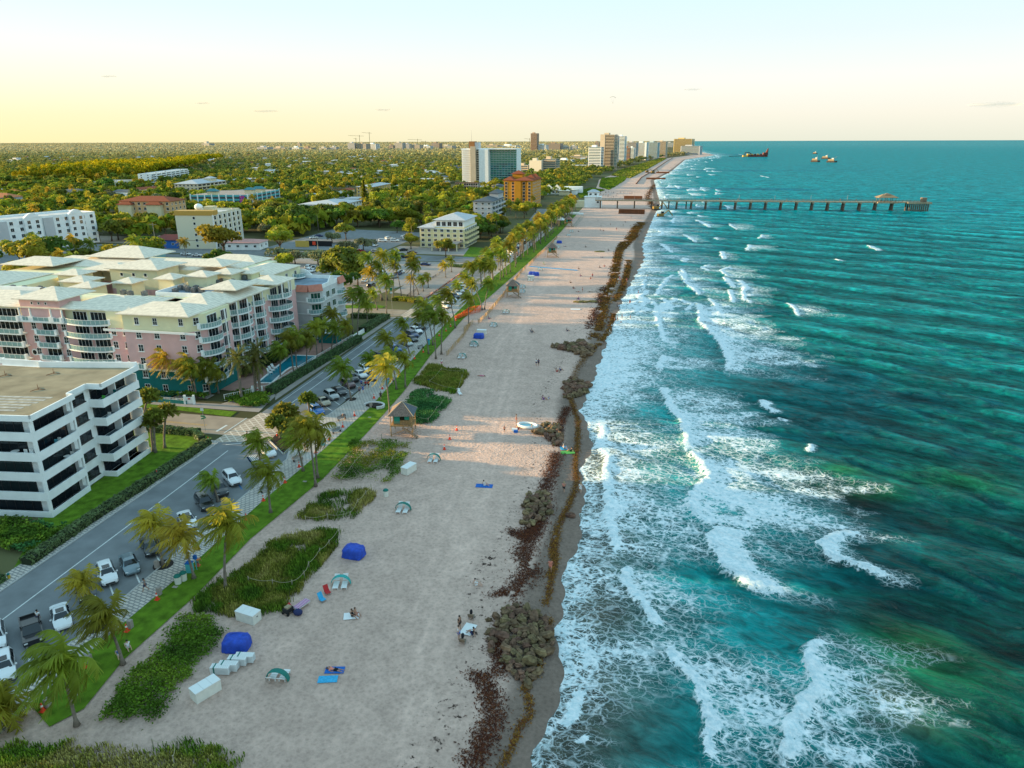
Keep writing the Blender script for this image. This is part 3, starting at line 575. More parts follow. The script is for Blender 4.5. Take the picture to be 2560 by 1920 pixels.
def flush_parts():
 for(rn,name),L in NPART.items():
  root=bpy.data.objects[rn]
  mw=Matrix.Translation(root.location)@Matrix.Rotation(root.rotation_euler.z,4,'Z')
  L.sort(key=lambda q:(mw@q[1]-Vector((0,0,CAMH))).length)
  for me,p,rz,lb in L[:98]:link(name,me,root,lb,loc=p,rz=rz)
  if len(L)>98:
   mb=MB();ms=[]
   for me,p,rz,lb in L[98:]:
    M=Matrix.Translation(p)@Matrix.Rotation(rz,4,'Z');base=[]
    for q in me.materials:
     if q not in ms:ms.append(q)
     base.append(ms.index(q))
    n=len(mb.v);mb.v+=[tuple(M@v.co)for v in me.vertices]
    for pl in me.polygons:mb.f.append(tuple(i+n for i in pl.vertices));mb.m.append(base[pl.material_index])
   mb.build(name,ms,root,kind='stuff')
 NPART.clear()
def bldg(name,label,loc,rz=0.,group=None):return empty(name,loc,rz,label,'building',group)
def rc(t,xc,yc,h,xl,xr,phi=0.):
 """from the roof corner nearest the camera (read off the photo, height h) and how far the two walls reach left and right: corner, width, depth"""
 P=G(t,xc,yc,h);a,_,s=TILES[t];p=rad(phi)
 e1=Vector((-math.cos(p),-math.sin(p),0));e2=Vector((-math.sin(p),math.cos(p),0))
 def solve(e,px,up):
  lo,hi=.5,400.
  for _ in range(50):
   m=(lo+hi)/2;x=PX(P+e*m)[0]
   if(x<px)==up:lo=m
   else:hi=m
  return lo
 return Vector((P.x,P.y,0)),solve(e1,a+xl*s,False),solve(e2,a+xr*s,True)
def midrise(name,label,t,xc,yc,h,xl,xr,fl,wall,phi=0.,S=None,E=None,roof='flat',roofm=None,rh=3.,par=.9,over=.7,trim=None,group=None,bands=None,dims=None,band_m=None):
 """box building: S / E are (count, width, height, mullions[, pane]) window rows per storey, or ('balc', bays) for balcony fronts"""
 if dims:c,w,d=dims
 else:c,w,d=rc(t,xc,yc,h,xl,xr,phi)
 root=bldg(name,label,c,rad(phi),group);fh=h/fl
 mb=MB();mb.box(-w,0,0,d,0,h)
 if roof=='flat':
  for b in((-w,0,0,.3),(-w,0,d-.3,d),(-w,-w+.3,.3,d-.3),(-.3,0,.3,d-.3)):mb.box(*b,h+.002,h+par)
 mb.build('wall',wall,root)
 mb=MB()
 if roof=='flat':mb.box(-w+.3,-.3,.3,d-.3,h+.004,h+.12)
 elif roof=='hip':mb.hip(-w,0,0,d,h,rh,over)
 mb.build('roof',roofm or m_flat,root)
 if roof=='flat' and w>9 and d>9:
  for k in range(R.randint(2,4)):
   mb=MB();x,y=R.uniform(-w+2,-2),R.uniform(2,d-2);mb.box(x-.9,x+.9,y-.7,y+.7,h+.13,h+.5);mb.cyl(x,y,h+.5,h+1.3,.6,.6,8);mb.build('air_conditioner',m_metal,root)
 for face,spec in(('S',S),('E',E)):
  if not spec:continue
  ln=w if face=='S' else d;rz=0 if face=='S' else rad(90)
  def at(u,z,o=0.):return(-w+u,-.03-o,z)if face=='S' else(.03+o,u,z)
  if spec[0]=='balc':
   nb=spec[1];bw=ln/nb;gl=spec[2]if len(spec)>2 else m_glass
   wm=win_me(bw*.78,fh*.72,3,1,False,gl)
   bal=MB();bal.box(-bw*.46,bw*.46,-1.3,-.05,-.12,.06);bal.box(-bw*.46,bw*.46,-1.3,-1.2,.06,1.0);bal.box(-bw*.46,-bw*.46+.1,-1.2,-.05,.06,1.0);bal.box(bw*.46-.1,bw*.46,-1.2,-.05,.06,1.0)
   bm_=bal.mesh('balcony',spec[3]if len(spec)>3 else wall)
   for f in range(fl):
    for k in range(nb):
     place(root,wm,at((k+.5)*bw,f*fh+fh*.5),rz)
     if f:place(root,bm_,at((k+.5)*bw,f*fh),rz,'balcony')
  else:
   n,ww,wh,nx=spec[:4];pm=spec[4]if len(spec)>4 else None
   wm=win_me(ww,wh,nx,1,ww<3,pm)
   for f in range(fl):
    for k in range(n):place(root,wm,at((k+.5)*ln/n,f*fh+fh*.55),rz)
 if bands:
  mb=MB();n,bh=bands
  for f in range(1,n+1):z=h*f/(n+.0)-bh;mb.box(-w-.12,.12,-.12,d+.12,z,z+bh)
  mb.build('cornice',band_m or trim or m_frame,root)
 return root,w,d
m_bfl=mat('shaded_balcony_floor',(.10,.15,.18),rough=.7,var=.15)  # bluish shade inside the balconies put into the floor colour
def white_block():
 r=bldg('apartment_building','white five storey apartment block with long solid balconies and a flat tan roof',(-80.8,74.9,0),rad(6.5))
 out=[(0,0),(0,8.4),(-1.1,8.5),(-1.1,13.2),(1.2,13.2),(1.2,22.7),(-14.7,21.8),(-40,24),(-40,0)]
 core=[(-1.6,1.6),(-1.6,8.4),(-1.1,8.4),(-1.1,13.1),(-1.1,14.8),(-1.1,22.3),(-14.7,21.6),(-39.9,23.8),(-39.9,1.6)]
 MB().prism(core,0,15).build('wall',m_wwhite,r)
 roof=MB();roof.prism([(.3,-.3),(.3,8.7),(-.85,8.8),(-.85,13.0),(1.5,13.0),(1.5,22.9),(-14.7,22),(-40,24.2),(-40,-.3)],14.6,15.0);roof.build('roof_slab',m_wwhite,r)
 MB().prism([(-.15,.15),(-.15,9),(-1.3,9.2),(-1.3,13.4),(1.05,13.4),(1.05,22.4),(-14.7,21.6),(-39.8,23.7),(-39.8,.15)],15.0,15.06).build('roof',m_gravel,r)
 mb=MB();e=[(.3,-.3),(.3,8.7),(-.85,8.8),(-.85,13.0),(1.5,13.0),(1.5,22.9)]
 def wallrun(mb,pts,z0,z1,th=.2):
  for a,c in zip(pts,pts[1:]):
   a,c=Vector(a),Vector(c);d=(c-a).normalized();n=Vector((-d.y,d.x))*th
   mb.prism([a,a-d*0,a+n,c+n,c][0:1]+[a+n,c+n,c],z0,z1)
 wallrun(mb,[(-40,-.3)]+e,15.0,15.45,.22);mb.build('parapet',m_wwhite,r)
 mb=MB()
 for a,c in[((1.5,22.68),(-14.7,21.8)),((-14.7,22.2),(-22,22.9)),((-22,23.4),(-40,24.8))]:
  a,c=Vector(a),Vector(c);d=(c-a).normalized();n=Vector((-d.y,d.x))*.25;mb.prism([a,a+n,c+n,c][::-1],15.0,16.0)
  L_=(c-a).length;k=0
  while k*2.6<L_:p=a+d*(k*2.6+.3)+n*-.2;mb.cbox((p.x,p.y,15.6),(.35,.35,.75));k+=1
 mb.build('rooftop_wall',m_wwhite,r)
 for k in range(6):MB().box(-13+k*.4,-4+k*.3,2.2+k*1.05,2.8+k*1.05,15.062,15.075).build('roof_patch',mat('pale_roof_strip',(.38,.37,.33),rough=.9,var=.35,scale=1.2),r)  # pale grey strips laid over the tan roof
 for k in range(5):
  z=3.0*k;z0=-.0 if k==0 else z-.42;z1=z+.85
  mb=MB();mb.box(-40,0,0,.2,z0,z1);mb.box(-.2,0,.2,8.4,z0,z1);mb.box(-1.0,-.2,8.25,8.45,z0,z1)
  bo=mb.build('balcony',m_wwhite,r);mb=MB();mb.box(-39.8,-.2,.2,1.6,z0+.02,z+.02);mb.box(-1.6,-.2,1.602,8.25,z0+.02,z+.02);mb.build('floor',m_bfl,bo)
  mb=MB();mb.box(-1.1,1.2,13.2,13.4,z0,z1);mb.box(1.0,1.2,13.4,22.7,z0,z1);mb.box(-1.1,1.0,22.5,22.7,z0,z1+1.2);bo=mb.build('balcony',m_wwhite,r);mb=MB();mb.box(-1.1,1.0,13.4,22.5,z0+.02,z+.02);mb.build('floor',m_bfl,bo)
  mb=MB();mb.box(-.38,-.004,.004,.4,z1+.002,z+2.58 if k<4 else 14.6);mb.box(-.3,-.03,8.1,8.42,z1+.002,z+2.58 if k<4 else 14.6);mb.build('pier',m_wwhite,r)
  place(r,win_me(6.5,2.3,4,1,False,None,m_dark),(-1.55,4.95,z+1.3),rad(90),'sliding_door')
  for x in(-5.9,-15,-24,-33):place(r,win_me(6.6,2.3,5,1,False,None,m_dark),(x,1.57,z+1.3),0,'sliding_door')
  place(r,win_me(2.9,1.35,3,2,True,None,m_dark),(-1.07,10.9,z+1.6),rad(90),'window')
  place(r,win_me(4.1,2.3,3,1,False,None,m_dark),(-1.06,15.8,z+1.3),rad(90),'sliding_door');place(r,win_me(3.8,2.3,3,1,False,None,m_dark),(-1.06,20.3,z+1.3),rad(90),'sliding_door')
  mb=MB();mb.box(-1.05,0.2,17.95,18.2,z+.03,z+2.55);mb.build('partition',m_wwhite,r)
 for(x,y)in((-28.5,4),(-30.5,3.5)):
  mb=MB();mb.box(x-.7,x+.7,y-.6,y+.6,15.08,15.2);mb.box(x-.6,x+.6,y-.5,y+.5,15.22,16.1);mb.build('air_conditioner',m_metal,r)
 for(x,y)in((-17,17),(-10,18.5),(-24,8),(-7,11),(-20,12)):
  mb=MB()
  for a in(0,2.1,4.2):mb.tube([(x,y,15.2),(x+1.1*math.cos(a),y+1.1*math.sin(a),15.12)],.05,5)
  mb.tube([(x,y,15.06),(x,y,15.9)],.04,5);mb.build('roof_anchor',mat('rusty_pipe',(.25,.12,.06)),r)
 def ch(p,m,lab):
  mb=MB();x,y,z=p;mb.box(x-.25,x+.25,y-.25,y+.25,z+.38,z+.44);mb.box(x-.25,x+.25,y+.2,y+.26,z+.44,z+.95)
  for a in(-.22,.22):
   for b_ in(-.22,.22):mb.cyl(x+a,y+b_,z,z+.38,.025,.025,6)
  o=mb.build('balcony_chair',m,None,label=lab,cat='chair');o.matrix_world=r.matrix_basis.copy();return o
 bpy.context.view_layer.update()
 ch((-.75,4.4,9.02),mat('blue_white_stripe',(.1,.4,.5)),'blue striped chair on the fourth floor corner balcony of the white block')
 ch((-.75,5.1,9.02),m_frame,'white chair beside the blue striped chair on the white block')
 for k,x in enumerate((-2.6,-1.8)):ch((x,.8,9.02),m_frame,['white chair nearer the round table on the white block balcony','white chair nearest the corner on the white block balcony'][k])
 mb=MB();mb.cyl(-4,.8,9.70,9.74,.55,.55,16);mb.cyl(-4,.8,9.02,9.7,.04,.04,8);o=mb.build('round_table',m_frame,label='white round table on the fourth floor south balcony of the white block',cat='table');o.matrix_world=r.matrix_basis.copy()
 mb=MB();mb.cyl(-.75,6,6.72,6.76,.45,.45,16);mb.cyl(-.75,6,6.02,6.7,.04,.04,8);o=mb.build('round_table',m_frame,label='small white table on the third floor east balcony of the white block',cat='table');o.matrix_world=r.matrix_basis.copy()
 ch((-.75,6.9,6.02),m_frame,'white chair beside the small table on the third floor of the white block')
 ch((.3,14.6,12.02),mat('lime_fabric',(.1,.5,.08)),'lime green chair on the top north balcony of the white block')
 ch((.3,17.4,12.02),m_tealw,'teal green chair on the top north balcony of the white block')
 ch((.2,15.3,9.02),m_frame,'white chair on the fourth floor north balcony of the white block')
white_block()
m_hvac=mat('rooftop_units',(.12,.13,.13),rough=.7,var=.4,scale=2)
def curved_balcony(root,c,rad_,a0,a1,z,thick=.25,post=True,name='balcony',n=14):
 """curved slab with its white rails and glass; angles in degrees, centre c"""
 A=[rad(a0+(a1-a0)*i/n)for i in range(n+1)]
 arc=[(c[0]+rad_*math.cos(a),c[1]+rad_*math.sin(a))for a in A]
 mb=MB();mb.prism([c]+arc,z-thick,z)
 b=mb.build(name,m_wwhite,root)
 mb=MB();gl=MB()
 for p,q in zip(arc,arc[1:]):
  k=(rad_-.06)/rad_;f=lambda s_:(c[0]+(s_[0]-c[0])*k,c[1]+(s_[1]-c[1])*k)
  mb.prism([p,q,f(q),f(p)],z+.98,z+1.06);gl.prism([f(p),f(q),(c[0]+(f(q)[0]-c[0])*.99,c[1]+(f(q)[1]-c[1])*.99),(c[0]+(f(p)[0]-c[0])*.99,c[1]+(f(p)[1]-c[1])*.99)],z+.1,z+.97)
  mb.cyl(*f(p),z+.002,z+.98,.035,.035,5)
 mb.build('railing',m_frame,b);gl.build('glass_panel',m_rail,b)
 if post:
  mb=MB()
  for q in(arc[0],arc[-1]):mb.box(q[0]-.25,q[0]+.25,q[1]-.25,q[1]+.25,z+.003,z+1.2)
  mb.build('balcony_post',m_wwhite,b)
def straight_balcony(root,x0,x1,y,dep,z,name='balcony'):
 mb=MB();mb.box(x0,x1,y-dep,y,z-.22,z);b=mb.build(name,m_wwhite,root)
 mb=MB();mb.box(x0,x1,y-dep,y-dep+.07,z+.96,z+1.04);gl=MB();gl.box(x0+.1,x1-.1,y-dep+.02,y-dep+.05,z+.1,z+.95)
 n=max(2,int((x1-x0)/1.2))
 for k in range(n+1):x=x0+.04+(x1-x0-.08)*k/n;mb.box(x-.035,x+.035,y-dep+.004,y-dep+.066,z+.002,z+.958)
 mb.build('railing',m_frame,b);gl.build('glass_panel',m_rail,b)
 mb=MB()
 for x in(x0,x1):mb.box(x-.28,x+.28,y-dep-.06,y-dep+.5,z+.003,z+1.15)
 mb.build('balcony_post',m_wwhite,b)
def pink_condo():
 r=bldg('condominium','pink and pale yellow condominium with white tiled hip roofs and curved glass balconies',(0,0,0))
 Z=[0,2.85,5.7,8.5,11.3,14.15,17.0]
 def bandwall(poly,zs=((0,5.5,m_tealw),(5.5,13.6,m_pink),(13.6,17.0,m_yellow))):
  for a,c,m in zs:MB().prism(poly,a,c).build('wall',m,r)
 bandwall([(-165,126.2),(-110.2,126.2),(-110.2,141),(-165,141)],((0,14.0,m_pink),(14.0,17.0,m_yellow)))
 bandwall([(-110.2,125.0),(-105.3,125.0),(-105.3,123.6),(-91.5,124.4),(-89.0,127.0),(-89.0,136),(-110.2,140.9)])
 bandwall([(-108,136.2),(-90.4,136.2),(-90.4,168),(-108,168)],((0,14.0,m_pink),(14.0,17.0,m_yellow)))
 bandwall([(-172,172),(-108.2,172),(-108.2,192),(-172,192)],((0,13.4,m_pink),(13.4,17.0,m_yellow)))
 bandwall([(-140,163),(-126,163),(-126,171.8),(-140,171.8)],((0,13.4,m_pink),(13.4,18.6,m_yellow)))
 bandwall([(-108.2,168.2),(-98,168.2),(-98,186),(-108,186)],((0,13.4,m_pink),(13.4,17,m_yellow)))
 bandwall([(-172,141.2),(-150,141.2),(-150,171.8),(-172,171.8)],((0,13.4,m_pink),(13.4,17,m_yellow)))
 MB().box(-130.6,-121,125.0,131,14.6,18.9).build('wall',m_pink,r)
 MB().box(-131.2,-120.4,124.6,126.1,14.0,14.35).build('cornice',m_frame,r)
 mb=MB();mb.box(-110.15,-88.9,123.5,123.55,13.3,13.8);mb.box(-105.5,-91.4,123.35,123.6,13.35,13.75);mb.box(-105.5,-91.4,123.35,123.6,5.35,5.75);mb.build('cornice',m_frame,r)
 def roof(x0,x1,y0,y1,z,h,over=.9,axis=None,m=None):MB().hip(x0,x1,y0,y1,z,h*.68,over,.2,axis).build('roof',m or m_tile,r)
 roof(-165,-131,126,139,17.0,2.6);roof(-121,-105,126,138.5,17.01,2.4);roof(-130.6,-121,125,134,18.9,2.6);roof(-134,-118,125.6,131,17.02,1.3)
 roof(-105.3,-90.6,123.8,132.5,17.03,2.4);roof(-100,-90.4,131,143,17.04,2.8);roof(-99,-89.6,137,152,17.06,2.7);roof(-97.2,-90.4,141,148.5,19.0,2.0);roof(-96,-88.4,155,163,17.6,2.0)
 roof(-172,-112,173,186,17.0,2.6);roof(-140,-126,163,174,18.6,2.2);roof(-150,-139,166,175,17.5,1.8);roof(-158,-141,178,190,19,3.4);roof(-108,-98,169,184,17.02,2.2);roof(-120,-111,168.5,176,19,2.0);roof(-170,-156,143,160,17.1,2.6)
 roof(-127,-112,186,194,17.1,2.4);roof(-175,-160,166,176,18.2,2.2)
 for(x,y,w,d,z)in((-112.5,150,4,4,19.4),(-106.5,153.5,5,4.5,19.6),(-104,160,5,5,19.2),(-128,155,4.5,4.5,17),(-133,147.5,5,5,17.2),(-139,152,6,5.5,17.6),(-146,158,6,5,18.0),(-101,164.5,4,4,18.6)):
  MB().box(x-w/2,x+w/2,y-d/2,y+d/2,13.5,z).build('stair_tower',m_yellow,r);roof(x-w/2,x+w/2,y-d/2,y+d/2,z,1.5,.8)
 MB().box(-110,-99.2,141.2,166,17.0,17.12).build('flat_roof',m_bflat,r)
 mb=MB();mb.box(-110.2,-99,140.9,141.2,17.0,17.9);mb.box(-110.3,-110,141.2,166.2,17.0,18.0);mb.box(-110.3,-99,166,166.3,17,18);mb.box(-150,-131,139.4,139.7,17,18.2);mb.build('parapet',m_wwhite,r)
 rr=random.Random(5)
 hv=[]
 for k in range(34):
  x,y=(rr.uniform(-108.5,-100.5),rr.uniform(142.5,165))if k<24 else(rr.uniform(-118,-111),rr.uniform(139,141))if k<29 else(rr.uniform(-148,-138),rr.uniform(139.5,141))
  if any((x-a)**2+(y-b_)**2<1.5 for a,b_ in hv):continue
  hv.append((x,y));mb=MB();mb.box(x-.5,x+.5,y-.5,y+.5,17.14,18.15);mb.cyl(x,y,18.15,18.27,.42,.38,10);mb.build('air_conditioner',m_hvac,r)
 for x,kinds in((-102.2,range(6)),(-98.2,range(6)),(-92.6,range(6))):
  for k in kinds:place(r,win_me(1.15 if k<5 else 1.0,1.5,2,2,True),(x,123.62+(x+105.3)*.058-.03,Z[k]+1.5),rad(3.3))
 for k in range(6):place(r,win_me(1.1,1.5,2,2,True),(-90.15,125.75,Z[k]+1.5),rad(45))
 for x in(-109.0,-106.4):
  for k in range(1,5):place(r,win_me(1.2 if x<-108 else.8,1.45,2,2,True),(x,124.96,Z[k]+1.5),0)
 for x in(-129.4,-122.0):
  for k in range(2,5):place(r,win_me(1.15,1.5,2,2,True),(x,126.16,Z[k]+1.5),0)
 for x in(-127.5,-125.8,-124.1):place(r,win_me(.55,.6,1,1,False),(x,124.96,18.1),0)
 for k in range(1,6):
  z=Z[k]
  for x0,x1,y in((-148,-140.5,125.6),(-139.5,-131.4,125.6)):
   straight_balcony(r,x0,x1,y+.55,1.8,z);place(r,win_me(x1-x0-1.4,2.2,6,1,False),((x0+x1)/2,126.14,z+1.2),0,'sliding_door')
  if k<5:
   straight_balcony(r,-128.2,-123.3,126.15,1.1,z);place(r,win_me(3.6,2.2,3,1,False),(-125.4,126.14,z+1.2),0,'sliding_door')
  place(r,win_me(3.4,2.25,4,1,False),(-117.4,126.14,z+1.2),0,'sliding_door');place(r,win_me(3.8,2.25,4,1,False),(-113.0,126.14,z+1.2),0,'sliding_door')
  curved_balcony(r,(-115.2,137.5),13.6,246,294,z,n=12)
 for x0,x1 in((-130.6,-128.6),(-128.0,-123.6),(-123.0,-121.0)):
  straight_balcony(r,x0,x1,126.15,1.5,Z[5]);place(r,win_me(x1-x0-.4,2.1,3,1,False),((x0+x1)/2,126.14,Z[5]+1.15),0,'sliding_door')
 mb=MB()
 for x in(-131,-128.3,-123.3,-120.6):mb.cyl(x,124.9,Z[5],17,.22,.2,10)
 mb.build('column',m_frame,r)
 for x in(-130.6,-112):
  mb=MB();mb.tube([(x,126.18,6.9),(x,126.05,6.9)],.75,18);o=mb.build('round_window',m_frame,r);mb=MB();mb.tube([(x,126.06,6.9),(x,126.03,6.9)],.5,18);mb.build('pane',m_glass,o)
 for k in range(1,6):
  z=Z[k]
  curved_balcony(r,(-91.2,128.8),4.0,-62,62,z)
  curved_balcony(r,(-92.5,141.5),4.6,-60,60,z,n=16);curved_balcony(r,(-91.6,149.5),2.8,-80,80,z,n=10)
  curved_balcony(r,(-91.6,158.5),4.6,-75,75,z,n=16)
  for y,w_ in((129.3,3.4),(133.6,2.2)):place(r,win_me(w_,2.2,3,1,False),(-88.96,y,z+1.2),rad(90),'sliding_door')
  for y,w_ in((139.5,3.2),(143.6,3.2),(149.5,2.8),(157,3.2),(160.8,3.0)):place(r,win_me(w_,2.2,3,1,False),(-90.36,y,z+1.2),rad(90),'sliding_door')
 mb=MB()
 for(x,y)in((-88.6,138.2),(-88.0,141.5),(-88.6,145),(-88.9,149.5),(-87.6,132.0)):mb.cyl(x,y,2.6,17,.17,.17,8)
 for(x,y)in((-87.4,156),(-87.2,159),(-88.2,161.8)):mb.cyl(x,y,14.15,17.6,.2,.2,8)
 mb.build('column',m_frame,r)
 for x in(-136.5,-133,-129.5):place(r,win_me(.9,.9,1,1,True),(x,162.96,17.2),0)
 for x,y,z in((-146,171.96,15.4),(-120,171.96,15.4),(-115,171.96,15.4),(-146,171.96,11.6),(-105,168.16,15.4),(-101,168.16,15.4)):place(r,win_me(1.2,1.5,2,2,True),(x,y,z),0)
 for y in(172,178,183):
  for z in(15.2,11.5,8.7):place(r,win_me(1.2,1.6,2,1,True),(-97.96,y,z),rad(90))
 for z in(8.5,11.3,14.15):curved_balcony(r,(-98.4,184),2.6,-80,80,z,n=8)
 cu=bpy.data.curves.new('name_sign','FONT');cu.body='Ocean Plaza';cu.size=.95;cu.shear=.35;cu.extrude=.012;cu.align_x='CENTER'
 tmp=bpy.data.objects.new('tmp',cu);C.objects.link(tmp);me=bpy.data.meshes.new_from_object(tmp.evaluated_get(bpy.context.evaluated_depsgraph_get()));bpy.data.objects.remove(tmp)
 me.materials.clear();me.materials.append(m_frame);o=link('name_sign',me,r,'white script lettering reading Ocean Plaza');o.location=(-95.6,123.62+9.7*.058-.05,3.55);o.rotation_euler=(rad(90),0,rad(3.3))
 mb=MB()
 for a in(-50,-25,0,25,50):mb.tube([(-95.4,124.12,4.5),(-95.4+.45*math.sin(rad(a)),124.12,4.5+.5*math.cos(rad(a)))],[.03,.05],5)
 mb.build('emblem',m_frame,r)
 roof(-113.5,-109.8,121,124.6,4.6,1.4);MB().box(-113.3,-110,121.2,124.5,0,4.6).build('wall',m_yellow,r);roof(-129,-124,121,125,4.2,1.3);MB().box(-128.8,-124.2,121.2,124.5,0,4.2).build('wall',m_yellow,r)
 straight_balcony(r,-103,-101.3,123.75,.9,5.75);
pink_condo()
def awning_block():
 r=bldg('apartment_building','white four storey block with curved gables and salmon tiled roof edges',(0,0,0))
 poly=[(-104,171),(-88,170.2),(-85.2,172.6),(-85.2,186),(-104,186)]
 MB().prism(poly,0,13.4).build('wall',m_wcool,r)
 ins=[(-103.7,171.4),(-88.1,170.6),(-85.6,172.8),(-85.6,185.6),(-103.7,185.6)]
 mb=MB()
 for a,c in zip(poly,poly[1:]+poly[:1]):
  a,c=Vector(a),Vector(c);d=(c-a).normalized();n=Vector((-d.y,d.x))*.3;mb.prism([a,c,c+n,a+n],13.402,14.4)
 for(a,c,hh)in(((-101.2,170.85),(-97.4,170.66),1.3),((-100,186),(-94.5,186),1.6),((-85.2,176.5),(-85.2,180.5),1.4)):
  a,c=Vector(a),Vector(c);d=(c-a).normalized();n=Vector((-d.y,d.x))*.28;m_=(a+c)/2;L_=(c-a).length
  vs=[]
  for s_ in(0,1):
   for q in range(9):t_=q/8;p=a+(c-a)*t_+n*s_;vs.append((p.x,p.y,14.4+hh*math.sin(math.pi*t_)))
  mb.add(vs,[tuple(range(9)),tuple(range(17,8,-1))]+[(i,i+9,i+10,i+1)for i in range(8)])
 mb.build('parapet',m_wwhite,r)
 MB().prism(ins,13.41,13.5).build('roof',m_bflat,r)
 m_salm=tiled(mat('salmon_roof_tiles',(.55,.2,.14),rough=.8),(.55,.21,.15))
 for a,c in(((-96.2,170.6),(-94.2,170.5)),((-91.2,170.35),(-88,170.2)),((-88,170.2),(-85.2,172.6)),((-85.2,182),(-85.2,186))):
  a,c=Vector(a),Vector(c);d=(c-a).normalized();n=Vector((d.y,-d.x))*.8
  mb=MB();mb.add([(*(a+n),12.9),(*(c+n),12.9),(*c,14.6),(*a,14.6),(*a,12.9),(*c,12.9)],[(0,1,2,3),(0,3,4),(1,5,2),(4,5,1,0)]);mb.build('tiled_eave',m_salm,r)
 gl=mat('green_window_glass',(.012,.07,.05),rough=.08,spec=.7)
 for z in(2.0,5.2,8.4,11.4):
  for x in(-97.4,-92.8):place(r,win_me(1.9,1.6,2,1,True,gl),(x,170.62-(x+97)*.05-.04,z),rad(-2.9))
  for y in(175.5,179):place(r,win_me(2.0,1.7,2,1,True,gl),(-85.16,y,z),rad(90))
  if z>3:
   curved_balcony(r,(-87.3,172.0),2.6,-110,25,z-1.2,n=8);curved_balcony(r,(-86.2,183.5),2.4,-70,70,z-1.2,n=8)
  place(r,win_me(2.6,2.1,3,1,False,gl),(-86.6,171.3,z),rad(41),'sliding_door')
 mb=MB()
 for z in(3.6,6.8,10.0):mb.prism([(-104.06,170.94),(-87.97,170.13),(-85.13,172.57),(-85.13,186.06),(-104.06,186.06)],z,z+.25)
 mb.build('cornice',m_wwhite,r)
 for x,y in((-101,181),(-99.5,181.5),(-98,181)):mb=MB();mb.box(x-.6,x+.6,y-.5,y+.5,13.55,14.5);mb.build('air_conditioner',m_hvac,r)
awning_block()
m_cream=mat('cream_stucco',(.66,.60,.40),rough=.9,var=.06,scale=.4);m_peach=mat('peach_stucco',(.62,.40,.20),rough=.9,var=.06,scale=.4)
m_orange=mat('ochre_stucco',(.58,.26,.018),rough=.85,var=.07,scale=.4);m_aqua=mat('aqua_panels',(.08,.42,.46),rough=.7);m_brick=mat('brown_panels',(.12,.075,.05),rough=.6)
m_ywall=mat('butter_stucco',(.72,.64,.36),rough=.9,var=.05,scale=.4);m_greyw=mat('grey_stucco',(.5,.51,.52),rough=.85,var=.07,scale=.4)
m_beige=mat('beige_concrete',(.55,.46,.34),rough=.9,var=.07,scale=.2)
m_bluewall=mat('bright_blue_wall',(.02,.12,.4),rough=.7);m_aquawall=mat('aqua_wall',(.25,.5,.5),rough=.8);m_orroof=mat('orange_sheet_roof',(.5,.17,.06),rough=.8,var=.2)
midrise('apartment_building','long white seven storey slab block in front of the yellow woods',1,970,350,14,885,1208,6,m_wwhite,20,S=(2,1.4,1.2,1),E=('balc',8),par=.7)
midrise('apartment_building','low beige block with a raised stair end left of the white slab',1,735,402,8,602,862,3,mat('pale_beige_wall',(.6,.57,.46)),12,S=(5,1.5,1.2,1),E=(5,1.5,1.2,1))
r_,w_,d_=midrise('apartment_building','cream four storey block with blue grey hip roofs behind the aqua car park',1,1270,412,12,1120,1450,4,mat('warm_cream_wall',(.68,.58,.42)),6,S=(6,1.7,1.6,2),E=('balc',7),roof='hip',roofm=m_greyroof,rh=3.2)
MB().hip(-w_*.4,-w_*.1,d_*.55,d_*.75,15.5,1.8,.5).build('roof',m_greyroof,r_);MB().box(-w_*.4,-w_*.1,d_*.55,d_*.75,12.2,15.5).build('stair_tower',m_cream,r_)
def garage():
 c,w,d=rc(1,1590,482,11.5,1222,1795,8);r=bldg('car_park_building','white multi storey car park with aqua panels and a painted mural corner',c,rad(8))
 MB().box(-w+.4,-.4,.4,d-.4,0,11.2).build('deck',mat('shaded_concrete',(.08,.09,.09)),r)
 for f in range(1,5):
  z=f*2.85;mb=MB();mb.box(-w+.2,-.2,.1,.4,z-1.25,z);mb.box(-.4,-.1,.4,d-.2,z-1.25,z);mb.build('parapet',m_aqua,r)
 for k in range(9):mb=MB();x=-w+w*k/8;mb.box(x-.45,x+.45,-.1,.5,0,12.2);mb.build('column',m_wwhite,r)
 for k in range(1,8):mb=MB();y=d*k/7;mb.box(-.5,.1,y-.4,y+.4,0,12.2);mb.build('column',m_wwhite,r)
 MB().box(-w+.4,-.4,.4,d-.4,11.2,11.35).build('roof_deck',m_conc,r)
 for x,y,s_ in((-w*.62,3,4),(-4,d*.5,4.5),(-6,d*.3,3.5)):
  MB().box(x-s_,x+s_,y-2,y+2,11.4,14).build('stair_tower',m_cream,r);MB().hip(x-s_,x+s_,y-2,y+2,14,1.8,.7).build('roof',mat('teal_metal_roof',(.02,.16,.2),rough=.5),r)
 m_mur=mat('mural_paint',(.2,.05,.3),rough=.8);N,L,b=nodes(m_mur);tc_=N('ShaderNodeTexCoord');wv=N('ShaderNodeTexNoise');wv.inputs['Scale'].default_value=.35;wv.inputs['Distortion'].default_value=2.5;L(tc_.outputs['Object'],wv.inputs['Vector'])
 cr=N('ShaderNodeValToRGB');ramp(cr.color_ramp,[(.3,(.02,.05,.35)),(.45,(.15,.03,.4)),(.52,(.6,.05,.25)),(.6,(.7,.2,.1)),(.7,(.05,.3,.5))]);L(wv.outputs[0],cr.inputs[0]);L(cr.outputs[0],b.inputs['Base Color'])
 MB().box(-6.2,-2.2,-.25,-.12,1.5,11).build('mural',m_mur,r)
garage()
r_,w_,d_=midrise('apartment_building','peach five storey block with terracotta roofs and tall porch columns',1,1090,525,15,765,1190,5,m_peach,5,S=(9,1.6,1.7,2),E=(4,1.5,1.6,2),roof='hip',roofm=m_redtile,rh=2.6)
